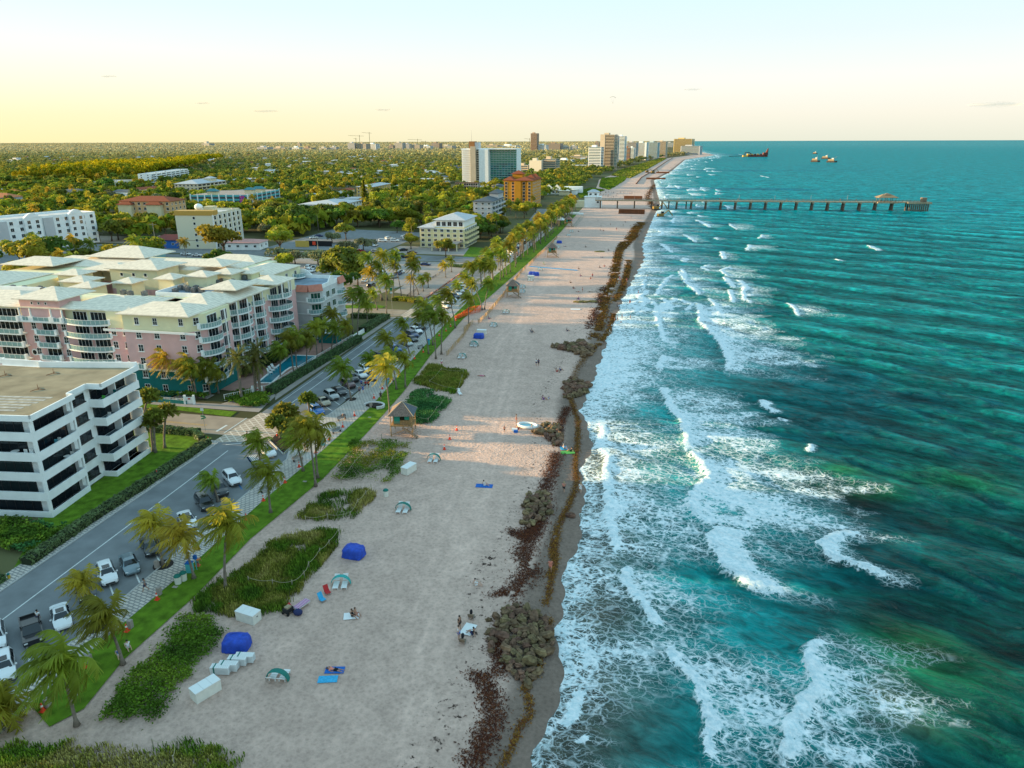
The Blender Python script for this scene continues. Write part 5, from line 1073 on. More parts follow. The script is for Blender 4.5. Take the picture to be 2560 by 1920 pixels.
NEARP=[(3,590,1330,470,860,'coco','big windswept coconut palm at the near end of the beach lawn',1.15),(3,945,860,805,490,'coco','leaning coconut palm by the two people sitting on the lawn',1.05),(3,735,575,625,235,'cocoy','short yellow coconut palm in the tree pit by the dark parked car',.8),(3,1490,200,1385,-120,'cocoy','tall yellow coconut palm rising beside the promenade bins',1.05),(11,1880,1075,1760,600,'cocoy','yellow coconut palm in the tree pit by the black sedan',.9),(3,1735,290,1745,-215,'coco','coconut palm on the lawn edge above the fenced dune grass',1.05),(2,1885,1395,1820,1205,'coco','small coconut palm between two black parked cars',.75),(4,182,1100,150,880,'coco','coconut palm by the hatched bay and white sedan',.85),(4,265,1490,235,1150,'coco','coconut palm alone on the lawn opposite the hatched bay',.9),(4,655,1262,590,760,'coco','tallest of the three coconut palms by the planting island',1.1),(4,672,1190,645,780,'coco','right hand one of the three coconut palms by the planting island',1.1),(4,545,1130,480,860,'coco','shorter coconut palm left of the pair by the planting island',.95),(4,1295,638,1248,235,'cocoy','yellow crowned coconut palm left of the near lifeguard hut',1.1),(4,960,515,880,240,'coco','coconut palm in the tree pit by the maroon car',1.1),(4,1430,408,1425,165,'coco','coconut palm on the lawn beside the first dune patch',.95),(4,1147,352,1125,165,'coco','coconut palm in the tree pit by the white cars',.8),(4,1352,425,1300,130,'coco','coconut palm behind the yellow crowned one near the hut',.85),(5,1330,1140,1280,985,'cocoy','yellowish coconut palm over the parked cars past the maroon car',.8),(5,1185,1130,1120,985,'coco','coconut palm leaning over the road past the maroon car',1.0),(5,1300,985,1270,860,'coco','coconut palm over the blue parked car',.9),(5,1492,1125,1430,800,'coco','coconut palm at the left of the row beside the teal bin',1.),(5,1555,1165,1530,790,'coco','coconut palm leaning by the end of the wooden drift fence',1.),(5,1602,1125,1615,790,'coco','coconut palm right of the leaning one by the drift fence end',1.),(5,1530,1050,1450,700,'coco','tall coconut palm behind the row beside the teal bin',1.),(5,1722,900,1660,620,'coco','coconut palm in front of the orange mesh barrier',1.05),(5,1838,872,1840,640,'coco','dark coconut palm standing before the orange mesh',1.05),(5,1610,830,1570,660,'coco','coconut palm by the white cars before the orange mesh',.9),(5,1760,600,1740,525,'coco','small coconut palm left of the parked white cars at the plaza',.8),(5,1885,700,1815,460,'coco','coconut palm above the white cars on the promenade',1.),(5,1955,745,1870,520,'coco','coconut palm behind the orange mesh barrier',1.),(5,1975,740,2020,510,'coco','coconut palm right of the orange mesh on the lawn',1.),(5,215,1372,212,1085,'coco','coconut palm at the near end of the swimming pool',.95),(5,328,1310,290,1000,'coco','coconut palm left of the pair at mid pool',.95),(5,356,1290,340,965,'coco','coconut palm right of the pair at mid pool',.95),(5,440,1252,450,985,'coco','coconut palm at the pool by the fence corner',.95),(5,530,1162,518,905,'coco','coconut palm at the far end of the pool',.95),(5,575,1105,570,870,'coco','coconut palm by the teal pool hut',.95),(5,655,1130,680,905,'coco','coconut palm inside the hedge beyond the pool',.95),(5,700,1050,655,780,'coco','coconut palm before the green windowed block',1.),(5,795,1000,778,880,'coco','low coconut palm by the white garden stair',.8),(5,722,830,655,660,'coco','coconut palm at the corner of the green windowed block',1.05),(5,838,950,835,610,'coco','tall coconut palm by the side street beyond the block',1.05),(5,880,1000,905,600,'coco','slender coconut palm by the side street hedge',1.),(5,965,860,950,690,'coco','coconut palm at the side street corner',.95),(5,1130,780,1130,490,'coco','coconut palm in the plaza corner by the clipped hedge',1.05),(5,1048,742,1010,600,'coco','coconut palm on the verge of the second side street',.95),(5,1085,660,960,290,'coco','leftmost tall coconut palm in the plaza grove',1.1),(5,1095,655,985,420,'cocoy','lower yellow coconut palm at the left of the plaza grove',1.05),(5,1130,600,1095,270,'coco','second tall coconut palm in the plaza grove',1.1),(5,1135,655,1060,370,'coco','leaning coconut palm in the plaza grove',1.),(5,1185,660,1210,270,'coco','coconut palm whose trunk bends right in the plaza grove',1.1),(5,1258,635,1200,350,'coco','upright coconut palm in the plaza grove middle',1.),(5,1335,645,1360,300,'coco','tallest coconut palm at the right of the plaza grove',1.1),(5,1365,650,1365,360,'coco','dark coconut palm at the right of the plaza grove',1.),(5,1405,610,1340,470,'cocoy','short yellow coconut palm by the plaza path',.8),(5,1445,580,1430,480,'coco','small coconut palm by the plaza path',.7),(5,1490,550,1478,455,'cocoy','small yellow palm at the end of the plaza path',.75),(5,1640,460,1625,355,'cocoy','yellow palm at the plaza corner by the road',.9),(5,1690,415,1680,310,'coco','palm beside the yellow one at the plaza corner',.9),(2,1245,740,1285,480,'sabal','yellow cabbage palm at the corner of the white block',1.15),(2,1325,960,1300,690,'sabal','front cabbage palm of the pair on the white block lawn',1.1),(2,1345,970,1335,640,'sabal','cabbage palm half hidden behind the front one on the lawn',.95),(2,1425,930,1440,610,'sabal','slender cabbage palm right of the pair on the lawn',1.1),(4,602,640,585,500,'sabal','yellow cabbage palm beside the blue parked car',1.1),(4,405,720,390,620,'sabal','large yellow cabbage palm on the planting island',1.35),(4,350,845,305,700,'sabal','smaller yellow cabbage palm at the island tip',1.0),(4,440,860,435,740,'sabal','dark cabbage palm in the middle of the planting island',1.1),(2,2090,520,2050,165,'date','tall date palm in the round bed by the pink condo',1.15),(2,2215,470,2190,190,'date','second date palm in the round bed by the pink condo',1.1),(4,178,470,140,90,'date','date palm left of the pool gate',.95),(2,1505,470,1430,160,'cocoy','yellow coconut palm at the left end of the teal wall',1.1),(2,1680,490,1620,215,'cocoy','yellow coconut palm before the lettered teal wall',1.1),(2,1700,500,1660,250,'coco','coconut palm beside the yellow one before the teal wall',1.),(2,1815,470,1790,220,'coco','coconut palm at the right end of the teal wall',1.1),(2,1890,460,1850,260,'coco','coconut palm by the glass stair of the pink condo',1.),(17,330,1345,300,1130,'date','large date palm behind the parapet at the far left',1.3),(17,160,1340,130,1240,'date','small palm left of the large date palm at far left',.7),(17,560,1360,555,1290,'coco','low feathery palm behind the parapet, left one',.6),(17,680,1350,670,1270,'coco','low feathery palm behind the parapet, middle one',.65),(17,790,1360,780,1290,'coco','low feathery palm behind the parapet, bushy right one',.75),(17,1140,1370,1140,1310,'coco','low feathery palm by the small entrance roof',.6),(3,-40,1330,30,1190,'coco','coconut palm with one frond reaching in at the near left edge',1.0),]
for t,bx,by,cx,cy,kd,lb,s in NEARP:palm_px(t,bx,by,cx,cy,kd,lb,s,.02 if t in(2,17,5)else.1)
marks=[(240,'the plaza crossing'),(268,'the second lifeguard hut'),(300,'the blue beach mat'),(330,'the third lifeguard hut'),(365,'the white tent by the road'),(400,'the far lifeguard hut'),(440,'the row of green cabanas')]
ORD=['first','second','third','fourth','fifth','sixth','seventh','eighth','ninth','tenth','eleventh','twelfth','thirteenth','fourteenth','fifteenth','sixteenth','seventeenth','eighteenth']
cnt={}
y=246.
while y<545:
 for row,xx in((0,-57.5),(1,-60.6),(2,-62.8)):
  if R.random()<(.93 if row<2 else.45):
   x=xx+R.uniform(-1.3,1.3)-max(0,y-400)*.012;yy=y+R.uniform(-2.2,2.2);h=R.uniform(7,11.5)
   mk=[m for yk,m in marks if yk<=yy+6][-1:]or[marks[0][1]];key=(mk[0],row);cnt[key]=cnt.get(key,0)+1
   side=['beach row','middle row','road row'][row]
   kd='cocoy' if R.random()<.45 else 'coco'
   palm((x,yy,.1),(x-R.uniform(-.3,1.6),yy+R.uniform(-.7,.7),h),kd,'%s coconut palm past %s, %s'%(ORD[cnt[key]-1],mk[0],side),'coconut palms along the beach lawn',R.uniform(.85,1.1))
 y+=R.uniform(5.2,7.2)
def crown_me(seed,lobes_,n,size,m,rx=4.2,rz=2.6,z0=3.6):
 q=np.random.RandomState(seed);P=[];Nn=[]
 for k in range(lobes_):
  c=np.array([q.normal(0,rx*.45),q.normal(0,rx*.45),z0+rz*.6+q.uniform(-.6,1.0)*rz*.6]);r=q.uniform(.38,.62)*rx
  d=unit(q.normal(0,1,(n//lobes_,3)));d[:,2]=np.where(d[:,2]<-.35,-d[:,2],d[:,2])
  P.append(c+d*r*q.uniform(.72,1.06,(len(d),1))*np.array([1,1,.78]));Nn.append(d)
 P,Nn=np.concatenate(P),np.concatenate(Nn)
 nrm=unit(Nn+q.normal(0,.55,Nn.shape));u=unit(np.cross(nrm,q.normal(0,1,nrm.shape)));w=np.cross(nrm,u);s_=size*q.uniform(.6,1.25,(len(P),1))
 v,f=quads(P,u*s_,w*s_*.62);return npmesh('crown',v,f,m,smooth=False)
def trunk_tree(h=4.5,seed=0):
 q=random.Random(seed);mb=MB();mb.tube([(0,0,0),(.1,.05,h*.35),(.05,.1,h*.6)],[.32,.24,.2],8)
 for k in range(5):
  a=k*1.26+q.uniform(-.3,.3);mb.tube([(.05,.1,h*.55),(math.cos(a)*1.1,math.sin(a)*1.1,h*.9),(math.cos(a)*2.2,math.sin(a)*2.2,h*1.25)],[.15,.1,.05],6)
 return mb.mesh('trunk',m_bark,True)
TR={'dark':[crown_me(s,11,1900,.36,m_leaf)for s in(1,2,3,4)],'yellow':[crown_me(s,10,1900,.36,m_leafy)for s in(11,12)],'olive':[crown_me(s,9,1900,.32,m_olive,4.2,1.7,2.6)for s in(21,22)]}
TT=[trunk_tree(4.5,s)for s in range(3)]
tn=[0]
def tree(loc,s,kind,label,group=None,flat=1.):
 r=empty('broadleaf_tree',loc,R.uniform(0,6.28),label,'tree',group);r.scale=(s,s,s*flat)
 link('trunk',TT[tn[0]%3],r);link('crown',TR[kind][tn[0]%len(TR[kind])],r);tn[0]+=1;return r
NEART=[(6,215,1125,1.55,'yellow','big bushy yellow green tree beside the orange road sign'),(6,790,1140,1.1,'olive','grey green rounded tree in the car park middle'),(6,930,1100,1.0,'olive','olive tree right of the grey green car park tree'),(6,540,1225,1.1,'olive','pale olive tree left of the parked white cars'),(6,200,1200,1.05,'olive','olive tree nearest the pink condo roofs'),(6,340,1210,.95,'olive','small olive tree among the car park bays'),(6,265,1285,.95,'yellow','low yellow green tree before the car park'),(6,110,1290,.8,'olive','little olive tree by the condo north wing'),(6,770,1390,1.7,'dark','wide dark green tree behind the white pink eaved block'),(6,690,1370,1.2,'dark','dark tree left of the wide one behind the eaved block'),(6,880,1400,1.1,'dark','dark tree right of the wide one behind the eaved block'),(6,600,880,1.6,'dark','dark tree cluster left of the motel lawn'),(6,340,930,2.0,'dark','huge dark tree beyond the bushy yellow one'),(6,160,900,1.9,'dark','huge dark tree at left beyond the bushy yellow one'),(6,600,770,1.9,'yellow','large golden tree in front of the motel'),(6,1080,770,1.9,'yellow','large golden tree right of the motel'),(6,1120,680,1.5,'dark','dark round tree behind the golden one right of the motel'),(6,1280,860,1.7,'dark','dark tree mass right of the golden tree'),(6,1420,850,1.7,'dark','dark tree mass left of the yellow beachfront block'),(6,1620,620,1.6,'yellow','golden tree left of the brown glass box'),(6,780,1000,1.1,'dark','round dark tree in the asphalt car park'),(6,660,1030,.9,'olive','grey green tree behind the black hoarding'),(6,1340,1080,.9,'yellow','yellow tree left of the porch of the yellow block'),(6,1640,1150,1.0,'dark','dark tree before the porch of the yellow block'),(1,1440,985,1.2,'dark','dark tree with bare trunk by the condo north end'),(1,1445,880,1.8,'yellow','broad sunlit tree behind the condo, left of the pink roof'),(1,620,700,1.3,'dark','dark tree right of the white grey condominium'),(1,490,800,1.1,'dark','round dark tree below the white grey condominium'),(1,680,470,1.9,'dark','huge dark tree left of the peach block'),(1,540,445,1.5,'yellow','golden tree far left of the peach block'),(1,240,600,1.4,'yellow','golden tree above the white grey condominium'),(1,820,740,1.5,'yellow','sunlit tree left of the cream hotel'),(1,720,780,1.4,'dark','dark tree behind the condo roofs'),(1,1560,720,1.5,'dark','dark tree right of the cream hotel'),(1,1750,720,1.8,'dark','dark tree mass beyond the pink roofed house'),(5,730,620,1.0,'dark','reddish dark tree at the corner of the eaved block'),(5,290,920,.75,'dark','small round tree before the eaved block wall'),(5,60,1110,1.0,'dark','dark tree between the condo and the pool'),(4,180,120,.9,'dark','dark shrub tree beside the pool deck')]
for t,x,y,s,kd,lb in NEART:tree(G(t,x,y),s,kd,lb)
BOXES=[(-176,-86,120,196),(-107,-83,168,188),(-75,60,-20,700),(-300,-84,104,118),(-420,-76,197,211),(-420,-76,300,332),(-190,-80,210,300),(-190,-80,320,412),(-122,-60,340,400),(-84,-60,400,640),(-135,-84,548,640),(-226,-180,770,850),(-330,-286,255,345)]
for o in list(C.objects):
 if o.get('category')=='building' and o.name.split('.')[0]not in('condominium',):
  sz=16 if o.name.startswith('house')else 26
  BOXES.append((o.location.x-sz-(30 if sz>20 else 0),o.location.x+sz*.5,o.location.y-sz*.6,o.location.y+sz+(20 if sz>20 else 0)))
BOXA=np.array(BOXES)
def free(x,y):return not np.any((BOXA[:,0]<x)&(x<BOXA[:,1])&(BOXA[:,2]<y)&(y<BOXA[:,3]))
tq=random.Random(21);k=0;tries=0
while k<255 and tries<20000:
 tries+=1
 Y=150+620*tq.random()**.9;X=tq.uniform(-1.0*Y-40,-84-.01*Y)
 if Y<420 and-200<X<-150 and 200<Y<300:continue
 if not free(X,Y):continue
 kd=tq.choice(('dark','dark','dark','yellow','yellow','olive'));k+=1
 tree((X,Y,0),tq.uniform(.8,1.6),kd,{'dark':'dark green broadleaf tree growing between the town buildings','yellow':'sunlit yellow green tree growing between the town buildings','olive':'olive grey tree growing between the town buildings'}[kd],{'dark':'dark green town trees','yellow':'yellow green town trees','olive':'olive town trees'}[kd])
k=tries=0;P0=None
while k<100 and tries<9000:
 tries+=1
 Y=190+700*tq.random();X=tq.uniform(-.9*Y-40,-86-.01*Y)
 if not free(X,Y):continue
 k+=1;h=tq.uniform(7,13);kd='cocoy' if tq.random()<.4 else 'coco'
 palm((X,Y,0),(X-tq.uniform(0,1),Y,h),kd,'tall palm standing among the town trees and roofs','palms among the town trees',1.1)
tq=random.Random(5)
for k in range(110):
 Y=352+200*tq.random();X=tq.uniform(-150,-86)
 if-122<X and Y<372 or-118<X and 428<Y<466 or(-125<X and 560<Y):continue
 if k%3:kd=tq.choice(('dark','dark','yellow'));tree((X,Y,0),tq.uniform(.8,1.35),kd,{'dark':'dark tree in the belt between the yellow block and the ochre hotel','yellow':'golden tree in the belt between the yellow block and the ochre hotel'}[kd],{'dark':'dark trees of the belt by the ochre hotel','yellow':'golden trees of the belt by the ochre hotel'}[kd])
 else:palm((X,Y,0),(X-.5,Y,tq.uniform(7,11)),'coco','palm in the tree belt between the yellow block and the ochre hotel','palms of the belt by the ochre hotel')
v=[];q=np.random.RandomState(3)
zz=q.uniform(2,20,1500);rr_=(21-zz)*.17*q.uniform(.3,1,1500);aa=q.uniform(0,6.28,1500)
P=np.stack([rr_*np.cos(aa),rr_*np.sin(aa),zz],1);u=unit(P*[1,1,.0]+[0,0,.3])*.6;w=unit(np.cross(u,q.normal(0,1,P.shape)))*.18
r_=empty('conifer',G(6,940,700),0,'dark narrow conifer standing right of the motel','tree');v,f=quads(P,u,w);link('crown',npmesh('crown',v,f,m_leaf,smooth=False),r_);mb=MB();mb.tube([(0,0,0),(0,0,20)],[.35,.05],8);mb.build('trunk',m_bark,r_)
m_can=mat('far_canopy',(.1,.14,.02),rough=.9,spec=.1);N,L,b=nodes(m_can);at=N('ShaderNodeAttribute');at.attribute_name='Col';L(at.outputs['Color'],b.inputs['Base Color'])
tr_=N('ShaderNodeBsdfTranslucent');ms_=N('ShaderNodeMixShader');ms_.inputs[0].default_value=.25;L(at.outputs['Color'],tr_.inputs[0]);L(b.outputs[0],ms_.inputs[1]);L(tr_.outputs[0],ms_.inputs[2]);L(ms_.outputs[0],m_can.node_tree.nodes['Material Output'].inputs[0])
def canopy(name,cx,cy,r,hgt,colr,nq,label,seed,tall=1.):
 q=np.random.RandomState(seed);n=len(cx)
 d=unit(q.normal(0,1,(n,nq,3)));d[...,2]=np.abs(d[...,2])
 rr=r[:,None,None]
 P=np.stack([cx,cy,hgt-r*.55*tall],1)[:,None,:]+d*rr*q.uniform(.7,1.05,(n,nq,1))*np.array([1,1,.8*tall])
 nr=unit(d+q.normal(0,.6,d.shape));u=unit(np.cross(nr,q.normal(0,1,nr.shape)));w=np.cross(nr,u);s_=rr*q.uniform(.24,.48,(n,nq,1))*(9/nq)**.3
 c_=colr[:,None,:]*q.uniform(.72,1.25,(n,nq,1));c_=np.repeat(c_.reshape(-1,3),4,0)
 v,f=quads(P.reshape(-1,3),(u*s_).reshape(-1,3),(w*s_*.8).reshape(-1,3))
 o=link(name,npmesh(name,v,f,m_can,np.concatenate([c_,np.ones((len(c_),1))],1),smooth=False),label=label,cat='trees',kind='stuff');return o
q=np.random.RandomState(31)
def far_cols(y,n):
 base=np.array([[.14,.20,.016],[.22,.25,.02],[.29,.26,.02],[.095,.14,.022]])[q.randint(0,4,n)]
 hz=sstep(400,4200,y)[:,None];return base*(1-hz)+np.array([.46,.43,.25])*hz  # distance haze painted into the tree colours
Yc=330+2000*q.rand(13500)**1.25;Xc=-118-.015*Yc-(q.rand(13500))*(1.1*Yc+30)
HA=np.array(HOUSES);ok=np.ones(len(Xc),bool)
for a,c in HA:ok&=~((np.abs(Xc-a)<12)&(Yc>c-26)&(Yc<c+12))
for a,b_,c,e_ in BOXES:ok&=~((Xc>a-3)&(Xc<b_+3)&(Yc>c-8)&(Yc<e_+4))
Xc,Yc=Xc[ok],Yc[ok]
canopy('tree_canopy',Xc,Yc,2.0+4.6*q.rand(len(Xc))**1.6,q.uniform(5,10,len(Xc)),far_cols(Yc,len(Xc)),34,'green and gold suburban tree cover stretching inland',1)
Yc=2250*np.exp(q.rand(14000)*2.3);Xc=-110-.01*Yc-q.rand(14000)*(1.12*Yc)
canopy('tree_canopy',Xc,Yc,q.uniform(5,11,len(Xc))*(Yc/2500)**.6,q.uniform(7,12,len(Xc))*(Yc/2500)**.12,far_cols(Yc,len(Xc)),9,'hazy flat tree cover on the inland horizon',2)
P1=[G(1,*p)for p in((-30,430),(300,420),(600,410),(880,400),(1000,330),(1230,310))]
nn_=1500;tpar=q.rand(nn_)*5;ii=np.minimum(tpar.astype(int),4);fr=(tpar-ii)[:,None];PA=np.array([[p.x,p.y]for p in P1]);base=PA[ii]*(1-fr)+PA[ii+1]*fr
dp=q.rand(nn_)**.8*380;Xc=base[:,0]-dp*.45;Yc=base[:,1]+10+dp
gold=np.array([[.42,.35,.01],[.52,.41,.01],[.32,.30,.012],[.20,.22,.014]])[q.randint(0,4,nn_)]*np.clip(.35+dp/120,0,1)[:,None]  # yellow sunlight put into the crown colours, darker along the front edge
canopy('woodland',Xc,Yc,q.uniform(3,5.5,nn_),np.clip(9+dp*.11,9,19)+q.uniform(-2,2.5,nn_),gold,44,'tall feathery golden woods behind the white slab block',3,1.7)
Xc=-78-q.rand(900)*95;Yc=620+q.rand(900)*720;keep=~((Xc>-140)&(Yc<680)&(Yc>615))&(Xc<-78-30*(fbm(Xc*0,Yc*.012,4)-.3))
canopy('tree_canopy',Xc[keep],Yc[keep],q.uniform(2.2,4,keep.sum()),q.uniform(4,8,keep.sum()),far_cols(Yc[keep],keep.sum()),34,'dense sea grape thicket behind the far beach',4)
Yc=1250+q.rand(420)*1500;Xc=np.interp(Yc,SHY,SHX)-95-q.rand(420)*40
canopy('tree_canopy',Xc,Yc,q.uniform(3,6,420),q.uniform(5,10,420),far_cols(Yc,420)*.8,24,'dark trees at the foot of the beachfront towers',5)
def hedge(pts,w,h,label,m=None,dens=42,name='hedge',group=None):
 pts=[Vector((p[0],p[1]))for p in pts];mb=MB();q=np.random.RandomState(len(pts)*7+int(w*10));Ps=[];Ns=[]
 for a,c in zip(pts,pts[1:]):
  d=(c-a);Ln=d.length;d=d.normalized();n=Vector((-d.y,d.x));mb.prism([a-n*(w/2-.08),c-n*(w/2-.08),c+n*(w/2-.08),a+n*(w/2-.08)],.01,h-.08)
  k=int(Ln*(w+2*h)*dens);u_=q.rand(k)*Ln;v_=q.rand(k)*(w+2*h)
  off=np.where(v_<h,-w/2,np.where(v_<h+w,v_-h-w/2,w/2));z=np.where(v_<h,v_,np.where(v_<h+w,h,v_-h-w))
  nx=np.where(v_<h,-1,np.where(v_<h+w,0,1));P=np.stack([a.x+d.x*u_+n.x*off,a.y+d.y*u_+n.y*off,np.maximum(z,.06)],1);Ps.append(P);Ns.append(np.stack([n.x*nx,n.y*nx,1.*(nx==0)],1))
 P,Nn=np.concatenate(Ps),np.concatenate(Ns);P=P+q.normal(0,.04,P.shape)+(fbm(P[:,0]*1.3,P[:,1]*1.3,2,2)-.5)[:,None]*Nn*.25
 nr=unit(Nn+q.normal(0,.5,Nn.shape));u=unit(np.cross(nr,q.normal(0,1,nr.shape)));wv_=np.cross(nr,u);s_=q.uniform(.07,.15,(len(P),1))
 v,f=quads(P,u*s_,wv_*s_*.7);r=empty(name,(0,0,0),0,label,'hedge',group)
 mb.build('branches',mat('hedge_core',(.02,.03,.012),rough=.95),r);link('leaves',npmesh('leaves',v,f,m or m_hedge,smooth=False),r);return r
hedge([(-74.6,64),(-74.9,75),(-74.6,90),(-74.7,102.5)],1.5,1.0,'long clipped hedge along the sidewalk beside the white block')
hedge([(-75.2,48),(-75.0,60.8)],1.4,.9,'clipped hedge south of the side entrance at the left edge')
hedge([(-95,106.0),(-78.5,105.6)],1.4,1.1,'sunlit hedge along the side street before the white block')
hedge([(-78.5,105),(-76.2,103.2)],1.2,1.0,'short hedge piece at the street corner with the cones')
hedge([(-77.2,128),(-76.4,145),(-75.6,165),(-75.5,172)],1.7,1.5,'tall hedge outside the pool fence along the road')
hedge([(-78,180),(-77.4,197)],2.4,1.4,'hedge behind the white garden wall by the green windowed block')
hedge([(-88,196),(-78,196.5)],2.0,1.3,'hedge along the second side street')
hedge([G(5,1185,655),G(5,1330,665),G(5,1390,680)],2.6,1.0,'rounded yellow hedge at the plaza corner',m_leafy)
hedge([G(5,1640,365),G(5,1800,375)],2.0,1.0,'dark hedge at the far plaza corner')
hedge([G(6,2130,1000),G(6,2060,1040)],2.2,1.2,'hedge inside the garden wall by the grey slate roofed block')
hedge([G(1,20,850),G(1,200,830),G(1,400,790),G(1,560,760)],5,4,'dark thicket hedge below the white grey condominium',m_leaf,20)
m_cover=mat('dune_plants',(.1,.14,.02),rough=.85,spec=.15);N,L,b=nodes(m_cover);at=N('ShaderNodeAttribute');at.attribute_name='Col';L(at.outputs['Color'],b.inputs['Base Color'])
def cover(name,t,poly,label,cols,dens,hgt,thin=.05,lean=.25,z0=.03,gaps=.34,cat='ground cover',seed=1,pts=None,broad=False):
 P=pts or[tuple(G(t,*p))[:2]for p in poly];xs,ys_=[p[0]for p in P],[p[1]for p in P];q=np.random.RandomState(seed)
 A=(max(xs)-min(xs))*(max(ys_)-min(ys_));n=int(A*dens);x=q.uniform(min(xs),max(xs),n);y=q.uniform(min(ys_),max(ys_),n)
 jx,jy=x+(fbm(x*.5,y*.5,seed,3)-.5)*3+q.normal(0,.35,n),y+(fbm(x*.5,y*.5,seed+9,3)-.5)*3+q.normal(0,.35,n)
 ok=inside(jx,jy,P)&(fbm(x*.35,y*.35,seed+3,4)>gaps-.13+.26*q.rand(n));x,y=x[ok],y[ok];n=len(x)
 tall=.55+.9*fbm(x*.45,y*.45,seed+5,3)
 a=q.uniform(0,6.28,n);h=hgt*q.uniform(.55,1.3,n)*tall
 up=np.stack([np.cos(a)*lean,np.sin(a)*lean,np.ones(n)],1);up[:,0]-=.25*lean
 up=up*h[:,None]/2;w=np.stack([-np.sin(a),np.cos(a),np.zeros(n)],1)*(thin*q.uniform(.7,1.4,n))[:,None]
 if broad:up=unit(up+q.normal(0,.5,up.shape)*hgt*.5)*(thin*q.uniform(.7,1.3,n))[:,None];ctr=np.stack([x,y,z0+h],1)
 else:ctr=np.stack([x,y,z0+up[:,2]],1)
 v,f=quads(ctr,up,w)
 k=fbm(x*.3,y*.3,seed+7,4);cs=np.array(cols);k2=np.clip((k-.3)/.4,0,.999)*(len(cs)-1);i=k2.astype(int);fr=(k2-i)[:,None];c_=(cs[i]*(1-fr)+cs[np.minimum(i+1,len(cs)-1)]*fr)*q.uniform(.55,1.4,(n,1))
 c_=np.repeat(c_,4,0)
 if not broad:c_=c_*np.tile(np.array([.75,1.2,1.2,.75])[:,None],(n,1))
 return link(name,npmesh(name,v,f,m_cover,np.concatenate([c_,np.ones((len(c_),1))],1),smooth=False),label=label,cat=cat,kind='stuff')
GRN=[(.06,.12,.012),(.11,.20,.016),(.18,.26,.024)];OAT=[(.13,.15,.02),(.24,.24,.04),(.36,.31,.09)];BLU=[(.03,.11,.035),(.06,.18,.05),(.10,.23,.06)]
cover('dune_grass',3,[(-60,1490),(30,1475),(160,1465),(380,1490),(600,1515),(1000,1530),(1300,1500),(1480,1455),(1690,1490),(1740,1600),(1720,1800),(1700,2100),(-60,2100)],'dune plants across the near bottom left corner of the beach',GRN+OAT[1:],120,.45,.035,.3,gaps=.34,seed=2)
cover('dune_grass',3,[(740,1330),(760,1250),(900,1100),(1000,960),(1250,680),(1350,520),(1500,480),(1700,560),(1740,640),(1650,770),(1560,850),(1400,950),(1330,1050),(1350,1180),(1260,1270),(960,1350)],'dense green dune patch next to the dark blue cover',GRN,190,.38,.075,.4,gaps=.35,seed=3,broad=True)
cover('dune_grass',0,[(422,1292),(460,1262),(520,1240),(560,1200),(600,1165),(640,1150),(738,1148),(715,1182),(690,1230),(640,1272),(630,1300),(590,1322),(520,1338),(440,1318)],'roped dune patch of sea oats beside the bright blue cover',[GRN[0],GRN[1]]+OAT,170,.6,.03,.3,gaps=.33,seed=4)
cover('dune_grass',4,[(470,1550),(560,1480),(620,1440),(700,1380),(840,1310),(1110,1300),(1175,1360),(1100,1430),(980,1540),(780,1550),(620,1560)],'small roped dune patch beside the beach trash bin',[GRN[0],GRN[1]]+OAT,130,.5,.03,.3,gaps=.30,seed=5)
cover('dune_grass',4,[(760,1200),(800,1150),(900,1050),(940,960),(960,880),(1150,870),(1290,870),(1490,920),(1430,960),(1410,1080),(1350,1200),(1280,1250),(1200,1210),(860,1220)],'roped mixed dune patch below the near lifeguard hut',GRN+[(.2,.2,.02)],120,.4,.06,.4,gaps=.36,seed=6,broad=True)
cover('dune_grass',4,[(1400,560),(1450,520),(1500,450),(1600,440),(1830,540),(1760,620),(1650,720),(1590,740),(1500,690),(1520,590)],'blue green creeper dune patch behind the near lifeguard hut',BLU,130,.45,.085,.4,gaps=.27,seed=7,broad=True)
cover('dune_grass',4,[(1530,370),(1600,250),(1640,220),(1980,290),(1930,380),(1840,470),(1700,430)],'sea oats dune patch farthest from the near lifeguard hut',OAT[:2]+[GRN[1]],130,.6,.035,.3,gaps=.24,seed=8)
cover('dune_grass',7,[(1215,640),(1190,590),(1300,555),(1425,572),(1300,618)],'green dune plants next to the pier house',GRN,6,.8,.2,.4,gaps=.2,seed=9)
cover('dune_grass',7,[(1380,545),(1400,470),(1610,458),(1595,490),(1460,570)],'green dune plants behind the volleyball courts',GRN,5,.9,.25,.4,gaps=.2,seed=10)
cover('dune_grass',7,[(1480,445),(1560,400),(1900,298),(1955,300),(1730,425),(1640,470)],'grassy dune band before the beachfront towers',GRN[1:]+OAT,1.2,1.2,.5,.4,gaps=.15,seed=11)
cover('bed_plants',0,None,'mixed shrubs in the bed south of the white block',GRN+BLU,60,.7,.12,.4,gaps=.3,pts=[(-92,66),(-76.2,66),(-76.2,72.5),(-84,73.2),(-92,70)],seed=12,broad=True)
cover('bed_plants',0,None,'low plants left of the hydrant at the left edge',GRN,80,.5,.1,.4,gaps=.2,pts=[(-90,50),(-76.5,50),(-76.5,62),(-90,62)],seed=13,broad=True)
cover('bed_plants',2,[(1980,540),(2000,470),(2120,450),(2212,440),(2330,500),(2330,560),(2212,590),(2080,580)],'shrubs in the round palm bed by the pink condo',GRN,80,.6,.12,.4,gaps=.2,seed=14,broad=True)
cover('bed_plants',0,None,'shrubs along the foot of the teal wall',GRN+BLU,50,.9,.13,.4,gaps=.25,pts=[(-112,121.8),(-88,122.2),(-88,124.2),(-112,124)],seed=15,broad=True)
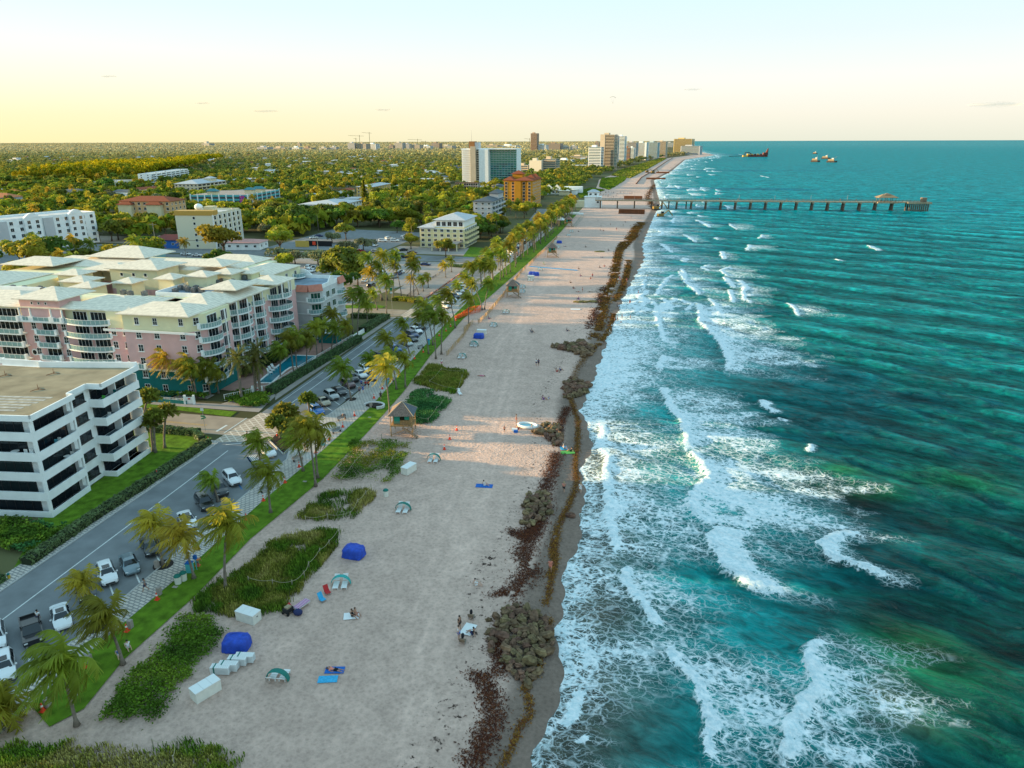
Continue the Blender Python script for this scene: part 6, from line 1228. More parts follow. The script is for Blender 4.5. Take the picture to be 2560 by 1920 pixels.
cover('bed_plants',0,None,'dark shrubs between the pink condo and its pool',[(.012,.03,.01),(.03,.055,.012)],30,1.6,.2,.4,gaps=.2,pts=[(-90,137),(-87.2,137),(-85.5,150),(-85.5,166),(-90,167)],seed=16,broad=True)
sheet('lawn',[(-82,73.8),(-75.6,63),(-75.5,105),(-78.5,106.3),(-96,107),(-96,98),(-84,97.5)],-.01,m_lawn)
sheet('lawn',[G(6,*p)for p in((1760,1180),(1990,1120),(2020,1075),(1850,1060))],-.01,m_lawn)
sheet('lawn',[(-80,176),(-76.5,176),(-76.3,197),(-80,197)],-.01,m_lawn)
sheet('verge',[G(5,*p)for p in((700,710),(1000,690),(1120,710),(1090,725),(720,730))],.02,m_lawn)
def wrack(runs,label,cols,seed,dens=26,name='seaweed'):
 q=np.random.RandomState(seed);Ps=[]
 for t,pts,w in runs:
  g=[G(t,*p,-.02)for p in pts]
  for a,c in zip(g,g[1:]):
   Ln=(c-a).length;n=int(Ln*w*dens/max(1,Ln/40));u=q.rand(n)[:,None]
   P=np.array(a)[None,:2]*(1-u)+np.array(c)[None,:2]*u;P[:,0]+=q.normal(0,w*.42,n);P[:,1]+=q.normal(0,.4,n);Ps.append(P)
 P=np.concatenate(Ps);ok=(fbm(P[:,0]*.55,P[:,1]*.4,seed,4)+.25*fbm(P[:,0]*2,P[:,1]*2,seed+4,2))>np.where(P[:,1]>170,.47,.33)+.08*q.rand(len(P));P=P[ok];n=len(P)
 z=np.array([sand_z(a,b_)for a,b_ in P])+.06
 sc=np.clip(P[:,1]/150,1,2.4)[:,None]
 nr=unit(np.stack([q.normal(0,.35,n),q.normal(0,.35,n),np.ones(n)],1));u=unit(np.cross(nr,q.normal(0,1,(n,3))));w_=np.cross(nr,u);s_=q.uniform(.05,.13,(n,1))*sc*np.where(P[:,1]>170,1.7,1.)[:,None]
 v,f=quads(np.stack([P[:,0],P[:,1],z+q.uniform(0,.08,n)],1),u*s_,w_*s_*.38)
 c_=np.array(cols)[q.randint(0,len(cols),n)]*q.uniform(.6,1.4,(n,1));c_=np.repeat(c_,4,0)
 return link(name,npmesh(name,v,f,m_cover,np.concatenate([c_,np.ones((n*4,1))],1),smooth=False),label=label,cat='seaweed',kind='stuff')
RED=[(.085,.024,.012),(.05,.015,.010),(.12,.038,.012)];GOLD=[(.19,.085,.014),(.11,.048,.010),(.25,.125,.02)]
wrack([(9,[(1475,1660),(1560,1500),(1640,1300),(1620,1150),(1570,1050),(1520,1000)],1.7),(9,[(1640,1020),(1700,960),(1660,850),(1700,640),(1800,520)],1.3),(9,[(1660,480),(1790,430),(1900,300),(1850,180),(1900,60),(1930,-40)],2.0),(10,[(330,1180),(420,1240),(510,1140),(570,1000),(560,900),(600,780),(640,640)],1.6),(10,[(640,600),(660,480),(680,400),(720,320)],1.2)],'dark red brown seaweed band along the near beach',RED,5,130)
wrack([(9,[(1690,1640),(1770,1500),(1830,1350),(1900,1280),(1880,1180),(1850,1080),(1960,960),(2010,760),(2040,620)],.55),(9,[(2000,520),(2030,420),(2050,250),(2040,150),(2090,50)],.55),(10,[(600,1500),(640,1350),(620,1250),(650,1150),(740,960),(780,850),(770,700),(785,560),(790,420),(750,300),(730,240)],.7)],'golden seaweed line at the edge of the near swash',GOLD+RED[2:],6,150)
wrack([(12,[(1040,1560),(1100,1300),(1200,1150),(1350,1000),(1450,860),(1480,720)],1.2),(12,[(1270,980),(1350,830),(1370,700),(1400,560),(1480,400),(1500,260),(1530,120),(1580,20)],2.1),(12,[(1490,600),(1560,480),(1610,330),(1630,200)],1.5),(12,[(1560,90),(1620,20),(1680,-40)],2.2),(7,[(1640,1000),(1700,900),(1740,850)],3)],'golden brown seaweed bank along the far beach',GOLD+GOLD+RED[2:],7,40)
wrack([(12,[(1230,880),(1290,740),(1350,620),(1370,470)],2.2)],'scattered dark weed strands above the far seaweed bank',RED,8,16)
wrack([(7,[(1860,740),(1790,640),(1840,540),(1950,450),(2080,370),(2140,310)],4)],'dark weed line beyond the pier',RED+GOLD,9,14)
m_tyre=mat('tyre_rubber',(.012,.012,.012),rough=.8);m_rim=mat('alloy_rim',(.45,.46,.47),rough=.3,metal=.8);m_cglass=mat('car_glass',(.008,.012,.016),rough=.05,spec=.7)
m_lamp=mat('headlamp_glass',(.7,.72,.72),rough=.1,spec=.8);m_tail=mat('tail_lamp',(.35,.01,.01),rough=.2)
PAINT={}
def paintm(n,c,metal=.0):
 if n not in PAINT:
  m=mat('car_paint_'+n,c,rough=.28,metal=metal,spec=.5);m.node_tree.nodes['Principled BSDF'].inputs['Coat Weight'].default_value=.6;PAINT[n]=m
 return PAINT[n]
for n,c in dict(white=(.72,.74,.75),black=(.012,.012,.014),grey=(.05,.055,.06),silver=(.34,.37,.38),bluegrey=(.16,.22,.25),maroon=(.07,.012,.014),blue=(.01,.12,.42),navy=(.01,.03,.12),beige=(.34,.29,.20),red=(.35,.02,.02)).items():paintm(n,c,.3 if n in('silver','bluegrey','grey','beige')else 0)
ST={'sedan':[(-2.36,.42,.78,.84,.74,.62),(-2.25,.30,.86,.98,.86,.70),(-1.55,.22,.90,1.05,.90,.70),(-.95,.22,.92,1.37,.91,.60),(-.2,.22,.92,1.45,.91,.60),(.45,.22,.92,1.40,.91,.60),(1.15,.22,.92,1.0,.90,.72),(1.9,.24,.82,.88,.87,.66),(2.25,.3,.70,.77,.80,.60),(2.38,.42,.58,.62,.66,.5)],'suv':[(-2.3,.45,.9,1.15,.80,.66),(-2.2,.35,1.0,1.5,.90,.66),(-1.7,.28,1.02,1.66,.93,.64),(-.9,.28,1.03,1.70,.94,.65),(-.2,.28,1.03,1.70,.94,.65),(.45,.28,1.03,1.63,.94,.64),(1.1,.28,1.04,1.14,.93,.74),(1.9,.3,.95,1.03,.91,.70),(2.2,.36,.82,.9,.85,.64),(2.34,.5,.68,.72,.72,.55)]}
CARM={}
def car_meshes(kind):
 if kind in CARM:return CARM[kind]
 S_=ST[kind];mb=MB();vs=[];n=12
 for x,zb,bl,rf,w,wr in S_:
  h=[(w*.85,zb),(w*.985,zb+.14),(w,zb+.32),(w*.985,bl),(wr,rf-.05),(wr*.6,rf)]
  vs+=[(x,y,z)for y,z in h]+[(x,-y,z)for y,z in h[::-1]]
 fs=[(i*n+k,(i+1)*n+k,(i+1)*n+(k+1)%n,i*n+(k+1)%n)for i in range(len(S_)-1)for k in range(n)]
 fs+=[tuple(range(n)),tuple(range((len(S_)-1)*n+n-1,(len(S_)-1)*n-1,-1))]
 mb.add(vs,fs);D_={'body':mb.mesh('body',PAINT['white'])}
 a,c=S_[5],S_[6];mb=MB();mb.poly([(c[0]-.02,-.70,c[3]+.01),(c[0]-.02,.70,c[3]+.01),(a[0]+.04,.56,a[3]+.0),(a[0]+.04,-.56,a[3]+.0)]);D_['windshield']=mb.mesh('windshield',m_cglass)
 if kind=='sedan':q=[(-1.53,.66,1.08),(-.98,.56,1.375)]
 else:q=[(-2.32,.66,1.1),(-2.19,.6,1.52)]
 mb=MB();mb.poly([(q[0][0],.62,q[0][2]),(q[0][0],-.62,q[0][2]),(q[1][0],-.55,q[1][2]),(q[1][0],.55,q[1][2])]);D_['rear_window']=mb.mesh('rear_window',m_cglass)
 rx=-1.35 if kind=='sedan' else-2.0
 for s in(1,-1):
  mb=MB();bz=S_[4][2]+.05;tz=S_[4][3]-.12;yb,yt=S_[4][4]*.985-.01,S_[4][5]+.075
  for x0,x1,u0,u1 in((rx,-.30,rx+.42,-.28),(-.22,.95,-.20,.42)):
   p=[(x0,s*yb,bz),(x1,s*yb,bz),(u1,s*yt,tz),(u0,s*yt,tz)];mb.poly(p if s<0 else p[::-1])
  D_['side_window'+str(s)]=mb.mesh('side_window',m_cglass)
 mb=MB();mb.tube([(0,-.11,0),(0,.11,0)],.33,16);D_['wheel']=mb.mesh('wheel',m_tyre,True)
 mb=MB();mb.tube([(0,-.125,0),(0,.125,0)],.2,12);D_['rim']=mb.mesh('rim',m_rim)
 z=S_[7][2]-.08
 mb=MB();mb.cbox((0,0,0),(.3,.34,.13));D_['headlight']=mb.mesh('headlight',m_lamp);mb=MB();mb.cbox((0,0,0),(.12,.32,.18));D_['taillight']=mb.mesh('taillight',m_tail)
 mb=MB();mb.cbox((0,0,0),(.12,.2,.14));D_['mirror']=mb.mesh('mirror',PAINT['white']);mb=MB();mb.cbox((0,0,0),(.8,.8,.02));D_['sunroof']=mb.mesh('sunroof',m_cglass)
 mb=MB();mb.cbox((0,0,0),(.06,1.0,.2));D_['grille']=mb.mesh('grille',m_dark)
 mb=MB();ms=[PAINT['white'],m_cglass,m_tyre]
 for nm,mi,off in(('body',0,(0,0,0)),('windshield',1,(0,0,.01)),('rear_window',1,(0,0,.01)),('side_window1',1,(0,.02,0)),('side_window-1',1,(0,-.02,0)),('wheel',2,(1.42,.8,.33)),('wheel',2,(1.42,-.8,.33)),('wheel',2,(-1.4,.8,.33)),('wheel',2,(-1.4,-.8,.33))):
  me=D_[nm];b0=len(mb.v);mb.v+=[tuple(v.co+Vector(off))for v in me.vertices]
  for p in me.polygons:mb.f.append(tuple(i+b0 for i in p.vertices));mb.m.append(mi)
 D_['far']=mb.mesh('parked_car',ms);CARM[kind]=D_;return D_
def slot(o,m,i=0):o.material_slots[i].link='OBJECT';o.material_slots[i].material=m
def car(kind,colr,loc,rz,label,sun=False,z=.0,group=None,name='parked_car'):
 D_=car_meshes(kind);S_=ST[kind];r=empty(name,(loc[0],loc[1],z+.002),rz,label,'car',group);pm=PAINT[colr]
 slot(link('body',D_['body'],r),pm)
 for nm in('windshield','rear_window'):link(nm,D_[nm],r)
 for s in(1,-1):
  link('side_window',D_['side_window%d'%s],r)
  for x in(1.42,-1.4):w=link('wheel',D_['wheel'],r,loc=(x,s*.8,.33));link('rim',D_['rim'],w)
  link('headlight',D_['headlight'],r,loc=(2.12 if kind=='sedan' else 2.08,s*.62,S_[8][2]-.02));link('taillight',D_['taillight'],r,loc=(-2.3,s*.6,S_[0][2]-.05))
  slot(link('mirror',D_['mirror'],r,loc=(.75,s*1.0,S_[4][2]+.05)),pm)
 link('grille',D_['grille'],r,loc=(2.34,0,S_[9][1]+.08))
 if sun:link('sunroof',D_['sunroof'],r,loc=(0,0,S_[4][3]+.012))
 return r
HD=math.atan2(STALL.y,STALL.x)
CARS=[(3,45,925,'suv','white','white hatchback with a dark roof parked nearest the bottom left corner',True),(3,-25,690,'suv','white','white car with a red tail light cut by the left edge',False),(3,478,530,'sedan','white','white sedan with a dark sunroof beyond the black pickup',True),(3,665,330,'suv','black','black car beneath the short yellow palm',False),(11,1245,1225,'suv','white','white car with a long dark sunroof below the bend of the road',True),(11,1500,1105,'sedan','bluegrey','blue grey sedan beside the white car with long sunroof',False),(11,1735,900,'sedan','black','black sedan with the palm pit at its nose',False),(11,1965,745,'sedan','grey','dark grey sedan under the tall yellow palm',False),(11,2165,590,'sedan','white','white sedan between dark grey and black cars',True),(2,1770,1435,'suv','black','black hatchback left of the small palm between cars',False),(2,1895,1320,'suv','black','black car right of the small palm between cars',False),(2,2010,1225,'suv','white','white car with roof rails next to the blue bay line',False),(4,240,985,'sedan','white','white sedan alone beside the hatched bay',True),(4,660,630,'suv','blue','bright blue car beside the yellow cabbage palm',False),(4,718,552,'sedan','beige','beige sedan next to the bright blue car',False),(4,792,502,'suv','silver','silver hatchback between beige and black cars',False),(4,858,462,'sedan','black','low black sports car beside the silver hatchback',False),(4,935,402,'suv','maroon','dark maroon car by the tree pit palm',False),(4,965,350,'suv','black','black car between the maroon and white cars',False),(4,1040,315,'sedan','white','first of three white cars past the maroon one',False),(4,1088,272,'suv','white','middle one of three white cars past the maroon one',True),(4,1135,225,'suv','white','last of three white cars past the maroon one',True),(4,1205,160,'suv','grey','dark car just beyond the three white cars',False)]
for t,x,y,k,c,lb,s in CARS:car(k,c,G(t,x,y),HD,lb,s)
for t,x,y,k,c,lb in[(5,1200,1100,'suv','blue','blue and white car half hidden by palms'),(5,1300,1045,'sedan','silver','silver car in the gap behind the yellowish palm'),(5,1350,975,'suv','navy','dark blue car past the palms by the lawn bend'),(5,1385,940,'suv','white','white car next to the dark blue one'),(5,1415,905,'suv','grey','dark grey car behind the white one past the bend'),(5,1345,1010,'sedan','black','black car before the dark blue one'),(5,1640,722,'suv','white','nearest of the white cars left of the orange mesh'),(5,1660,690,'suv','white','second of the white cars left of the orange mesh'),(5,1690,662,'sedan','white','third of the white cars left of the orange mesh'),(5,1715,640,'suv','grey','grey car in the row left of the orange mesh'),(5,1735,612,'sedan','white','white low car in the row at the plaza'),(5,1755,590,'suv','white','white car before the last of the plaza row'),(5,1775,572,'suv','silver','silver car in the plaza row'),(5,1785,548,'suv','white','last white car in the plaza row')]:
 car(k,c,G(t,x,y),HD,lb)
def pickup():
 c=G(3,255,640);r=empty('pickup_truck',(c.x,c.y,.002),HD,'black pickup with an open bed beside the white sedan','pickup')
 mb=MB();mb.box(-2.5,2.5,-.95,.95,.45,.98);mb.box(-.35,1.2,-.88,.88,.98,1.0);mb.build('body',PAINT['black'],r)
 mb=MB();v=[(-.35,-.86,1.0),(1.25,-.86,1.0),(1.25,.86,1.0),(-.35,.86,1.0),(-.2,-.7,1.72),(.6,-.7,1.72),(.6,.7,1.72),(-.2,.7,1.72)];mb.add(v,[(4,5,6,7),(0,1,5,4),(1,2,6,5),(2,3,7,6),(3,0,4,7)]);mb.build('cab',m_cglass,r)
 MB().box(-.25,.62,-.73,.73,1.722,1.78).build('cab_roof',PAINT['black'],r)
 for s in(1,-1):mb=MB();mb.box(-2.5,-.4,s*.93-.05,s*.93+.05,.982,1.25);mb.build('bed_side',PAINT['black'],r)
 MB().box(-2.5,-2.42,-.86,.86,.984,1.24).build('tailgate',PAINT['black'],r)
 for s in(1,-1):
  for x in(1.6,-1.6):w=link('wheel',car_meshes('suv')['wheel'],r,loc=(x,s*.85,.38));link('rim',car_meshes('suv')['rim'],w)
  link('headlight',CARM['suv']['headlight'],r,loc=(2.42,s*.7,.8))
pickup()
def far_car(t,x,y,rz,lb,c=None,grp=None,z=.0):
 k=R.choice(('sedan','suv'));o=link('parked_car',car_meshes(k)['far'],None,lb,'car',grp);p=G(t,x,y);o.location=(p.x,p.y,z);o.rotation_euler=(0,0,rz);slot(o,PAINT[c or R.choice(('white','white','silver','grey','black','beige','navy','red'))]);return o
for i,(t,x,y,a,lb,c)in enumerate([(5,815,310,0,'white car driving past the clipped verge in the middle distance','white'),(5,460,382,90,'white car parked left among the olive trees','white'),(5,520,386,90,'silver car parked among the olive trees','silver'),(5,470,408,90,'white car in the nearer row by the olive trees','white'),(5,600,380,90,'white car at the right of the olive trees','white'),(5,1150,132,60,'white van at the back of the asphalt lot','white'),(5,1098,152,0,'long white car in the asphalt lot','white'),(5,1200,152,0,'white car right of the long one in the asphalt lot','white'),(5,1285,112,60,'white car at the end of the asphalt lot row','white'),(5,1290,138,60,'silver car before the end of the asphalt lot row','silver'),(5,1030,192,90,'white car nose out by the lot entrance','white'),(5,1040,248,0,'silver car on the far cross street','silver'),(5,722,247,0,'beige car under the grey green tree','beige'),(5,905,248,0,'red car right of the grey green tree','red'),(5,1272,232,30,'black car near the porch','black'),(5,1300,292,0,'dark car on the cross street by the palms','black'),(5,1465,358,0,'dark blue car at the plaza back edge','navy'),(5,1190,468,70,'silver car in the plaza lot behind the palms','silver'),(5,1245,428,70,'white car in the plaza lot behind the palms','white'),(5,945,502,90,'white car beneath the wide dark tree','white'),(5,1055,452,90,'grey car in the plaza lot','grey'),(5,1000,545,90,'black car backed by the plaza palms','black'),(16,450,1505,0,'white car left behind the condo roof','white'),(16,645,1525,0,'white sedan behind the condo roof peak','white'),(16,855,1530,0,'silver car right behind the condo roof peak','silver'),(16,40,1225,0,'white car in front of the peach block','white'),(16,130,1225,0,'silver car in front of the peach block','silver'),(6,1850,718,0,'silver car by the slate roofed block','silver'),(6,1590,652,0,'white van by the brown glass box','white'),(6,500,990,30,'white car behind the black hoarding','white'),(6,545,975,30,'blue car behind the black hoarding','navy'),(1,120,560,90,'white car in the street by the orange house','white'),(1,118,585,90,'silver car in the street by the orange house','silver'),(6,1370,905,0,'black car in front of the yellow block annex','black'),(6,1350,1240-120,0,'maroon car by the palms near the porch','maroon')]):
 far_car(t,x,y,rad(a),lb,c)
for k in range(16):
 y=305+k*5.2+R.uniform(-1,1);o=link('parked_car',car_meshes(R.choice(('sedan','suv')))['far'],None,'car half hidden under the palms along the far road','car','cars under the palms along the far road');o.location=(-66.2-max(0,y-330)*.07,y,.0);o.rotation_euler=(0,0,HD);slot(o,PAINT[R.choice(('white','white','silver','grey','navy'))])
for k in range(14):
 o=link('parked_car',car_meshes(R.choice(('sedan','suv')))['far'],None,'small car in the open lot before the brown glass box','car','cars in the lot by the brown glass box');o.location=(-202+k*5.4,560+R.uniform(-1,1)+14*(k%2),-.0);o.rotation_euler=(0,0,rad(90));slot(o,PAINT[R.choice(('white','white','silver','grey','beige'))])
for k in range(22):
 o=link('parked_car',car_meshes(R.choice(('sedan','suv')))['far'],None,'car parked in the bays of the lot behind the palms','car','cars in the lot behind the palms');o.location=(-98-(k%11)*6.2-R.uniform(0,1),216.5 if k<11 else 267,.0);o.rotation_euler=(0,0,rad(90));slot(o,PAINT[R.choice(('white','white','silver','grey','black','navy'))])
SKIN=[mat('skin_light',(.55,.33,.24),rough=.6),mat('skin_tan',(.38,.21,.14),rough=.6),mat('skin_dark',(.14,.075,.05),rough=.6)]
CLO={n:mat('cloth_'+n,c,rough=.9)for n,c in dict(white=(.75,.75,.75),black=(.015,.015,.018),navy=(.02,.03,.10),red=(.45,.03,.03),pink=(.6,.18,.28),magenta=(.55,.05,.25),blue=(.05,.15,.5),teal=(.03,.3,.3),grey=(.2,.2,.22),khaki=(.3,.25,.16),coral=(.65,.22,.16),purple=(.2,.06,.3),orange=(.6,.2,.04),green=(.1,.4,.08)).items()}
HAIR={n:mat('hair_'+n,c,rough=.7)for n,c in dict(dark=(.02,.014,.01),brown=(.08,.045,.025),blond=(.4,.28,.12),grey=(.35,.34,.32)).items()}
POSE={'stand':dict(pel=(0,0,.95),chest=(.01,0,1.33),neck=(0,0,1.5),head=(.02,0,1.64),sl=(0,.2,1.42),el=(-.02,.27,1.13),wl=(.06,.26,.88),sr=(0,-.2,1.42),er=(-.02,-.27,1.13),wr=(.06,-.26,.88),hl=(0,.1,.9),kl=(.03,.11,.5),al=(-.01,.12,.09),hr=(0,-.1,.9),kr=(.03,-.11,.5),ar=(-.01,-.12,.09)),'walk':dict(pel=(0,0,.93),chest=(.04,0,1.31),neck=(.05,0,1.48),head=(.08,0,1.62),sl=(.03,.2,1.4),el=(-.16,.25,1.16),wl=(-.12,.24,.92),sr=(.05,-.2,1.4),er=(.12,-.26,1.13),wr=(.34,-.22,1.05),hl=(0,.1,.88),kl=(.22,.1,.52),al=(.26,.11,.09),hr=(0,-.1,.88),kr=(-.06,-.1,.48),ar=(-.36,-.1,.2)),'sit':dict(pel=(0,0,.14),chest=(-.12,0,.5),neck=(-.12,0,.67),head=(-.08,0,.81),sl=(-.12,.2,.58),el=(-.32,.26,.34),wl=(-.4,.28,.07),sr=(-.12,-.2,.58),er=(.06,-.28,.4),wr=(.3,-.2,.42),hl=(.05,.1,.14),kl=(.4,.14,.46),al=(.68,.13,.08),hr=(.05,-.1,.14),kr=(.46,-.16,.3),ar=(.8,-.18,.08)),'lie':dict(pel=(0,0,.13),chest=(-.42,0,.15),neck=(-.6,0,.16),head=(-.74,0,.19),sl=(-.52,.2,.15),el=(-.74,.32,.1),wl=(-.92,.16,.07),sr=(-.52,-.2,.15),er=(-.26,-.3,.1),wr=(-.02,-.3,.07),hl=(.06,.1,.13),kl=(.48,.13,.12),al=(.9,.14,.08),hr=(.06,-.1,.13),kr=(.48,-.13,.15),ar=(.88,-.16,.08)),'bend':dict(pel=(-.15,0,.9),chest=(.2,0,1.05),neck=(.36,0,1.05),head=(.48,0,1.0),sl=(.25,.2,1.06),el=(.38,.22,.8),wl=(.5,.14,.6),sr=(.25,-.2,1.06),er=(.36,-.22,.8),wr=(.52,-.12,.6),hl=(-.13,.1,.86),kl=(.0,.12,.47),al=(-.1,.13,.09),hr=(-.13,-.1,.86),kr=(.02,-.12,.47),ar=(-.08,-.13,.09)),'seat':dict(pel=(0,0,.42),chest=(-.08,0,.78),neck=(-.1,0,.95),head=(-.07,0,1.09),sl=(-.08,.2,.86),el=(-.02,.28,.58),wl=(.22,.22,.56),sr=(-.08,-.2,.86),er=(-.02,-.28,.58),wr=(.22,-.22,.56),hl=(.05,.1,.42),kl=(.48,.13,.44),al=(.6,.13,.09),hr=(.05,-.1,.42),kr=(.5,-.14,.42),ar=(.72,-.14,.09))}
def skin_mesh(name,pts,edges,rads,m,extra=None,sub=1,root=0):
 me=bpy.data.meshes.new('tmp');me.from_pydata(pts,edges,[]);o=bpy.data.objects.new('tmp',me);C.objects.link(o)
 sk=o.modifiers.new('s','SKIN');sk.use_smooth_shade=True
 for i,r in enumerate(rads):me.skin_vertices[0].data[i].radius=(r,r)if not hasattr(r,'__len__')else r
 me.skin_vertices[0].data[root].use_root=True
 if sub:ss=o.modifiers.new('u','SUBSURF');ss.levels=sub;ss.render_levels=sub
 dg=bpy.context.evaluated_depsgraph_get();dg.update();out=bpy.data.meshes.new_from_object(o.evaluated_get(dg),depsgraph=dg)
 bpy.data.objects.remove(o);out.name=name
 if extra:
  mb=MB();mb.v=[tuple(v.co)for v in out.vertices];mb.f=[tuple(p.vertices)for p in out.polygons];mb.m=[0]*len(mb.f);extra(mb);out=mb.mesh(name,m,True)
 else:out.materials.clear();out.materials.append(m)
 return out
PM={}
def pose_meshes(p):
 if p in PM:return PM[p]
 J={k:Vector(v)for k,v in POSE[p].items()};names=['pel','chest','neck','head','top','sl','el','wl','hl_','sr','er','wr','hr_','hl','kl','al','tl','hr','kr','ar','tr','mid']
 up=(J['head']-J['neck']).normalized();J['top']=J['head']+up*.13;J['mid']=(J['pel']+J['chest'])/2
 for s in 'lr':
  d=(J['w'+s]-J['e'+s]).normalized();J['h%s_'%s]=J['w'+s]+d*.075
  shin=(J['a'+s]-J['k'+s]).normalized();f=Vector((1,0,0))if p not in('lie',)else Vector((.6,0,-.2));f=(f-shin*f.dot(shin)*.8).normalized();J['t'+s]=J['a'+s]+f*.15+Vector((0,0,-.035 if p!='lie' else-.01))
 ix={n:i for i,n in enumerate(names)};E_=[('pel','mid'),('mid','chest'),('chest','neck'),('neck','head'),('head','top')]
 for s in 'lr':E_+=[('chest','s'+s),('s'+s,'e'+s),('e'+s,'w'+s),('w'+s,'h%s_'%s),('pel','h'+s),('h'+s,'k'+s),('k'+s,'a'+s),('a'+s,'t'+s)]
 Rd=dict(pel=.13,mid=.115,chest=.14,neck=.055,head=.095,top=.075)
 for s in 'lr':Rd.update({'s'+s:.065,'e'+s:.043,'w'+s:.03,'h%s_'%s:.034,'h'+s:.095,'k'+s:.062,'a'+s:.042,'t'+s:.035})
 face=(Vector((1,0,0))-up*up.x).normalized()if p!='lie' else Vector((0,.3,1))
 def extra(mb):
  for s,sg in(('l',1),('r',-1)):
   d=(J['w'+s]-J['e'+s]).normalized();sd=d.cross(Vector((0,1,0))).normalized();palm_=J['h%s_'%s]
   for k,(o_,ln)in enumerate(((-.028,.065),(-.01,.078),(.01,.074),(.028,.058))):
    a=palm_+sd*o_+d*.02;b_=a+d*ln*.55;mb.tube([a,b_,b_+(d*.8+Vector((0,-sg*.5,0))).normalized()*ln*.5],[.0095,.009,.007],5)
   a=palm_-sd*.03-d*.015;mb.tube([a,a-sd*.03+d*.03,a-sd*.035+d*.06],[.011,.01,.008],5)
  hc=J['head']+up*.03;mb.tube([hc+face*.085+up*.02,hc+face*.118-up*.015],[.008,.016],5)
  lat=up.cross(face).normalized()
  for sg in(1,-1):mb.ball(tuple(hc+lat*sg*.093),.026,6,4)
 body=skin_mesh('body',[J[n]for n in names],[(ix[a],ix[b_])for a,b_ in E_],[Rd[n]for n in names],SKIN[0],extra)
 tn_=['pel','mid','chest','nk','sl','ul','sr','ur'];J['nk']=J['chest'].lerp(J['neck'],.55);J['ul']=J['sl'].lerp(J['el'],.55);J['ur']=J['sr'].lerp(J['er'],.55);ix2={n:i for i,n in enumerate(tn_)}
 shirt=skin_mesh('shirt',[J[n]for n in tn_],[(ix2[a],ix2[b_])for a,b_ in(('pel','mid'),('mid','chest'),('chest','nk'),('chest','sl'),('sl','ul'),('chest','sr'),('sr','ur'))],[.145,.135,.158,.075,.08,.062,.08,.062],CLO['white'])
 J['ml']=J['hl'].lerp(J['kl'],.75);J['mr']=J['hr'].lerp(J['kr'],.75);tn_=['pel','hl','ml','hr','mr'];ix3={n:i for i,n in enumerate(tn_)}
 shorts=skin_mesh('shorts',[J[n]for n in tn_],[(0,1),(1,2),(0,3),(3,4)],[.15,.112,.088,.112,.088],CLO['black'])
 mb=MB();hc=J['head']+up*.05-face*.022;mb.ball(tuple(hc),.112,10,8,(1,1,1));hair=mb.mesh('hair',HAIR['dark'],True)
 mb=MB();mb.ball(tuple(J['head']+up*.06),.12,10,6,(1,1,.8));mb.tube([J['head']+up*.05,J['head']+up*.065],[.2,.19],14);hat=mb.mesh('hat',CLO['khaki'],True)
 PM[p]=(body,shirt,shorts,hair,hat);return PM[p]
def person(p,loc,rz,skin,top,bot,hair,label,hat=False,group=None,s=1.):
 b,sh,so_,ha,ht=pose_meshes(p);r=empty('person',loc,rz,label,'person',group);r.scale=(s,s,s)
 o=link('body',b,r);slot(o,SKIN[skin])
 if top:slot(link('shirt',sh,r),CLO[top])
 if bot:slot(link('shorts',so_,r),CLO[bot])
 slot(link('hair',ha,r),HAIR[hair])
 if hat:link('hat',ht,r)
 return r
def onsand(t,x,y):p=G(t,x,y);p=G(t,x,y,sand_z(p.x,p.y));return p
H_='dark'
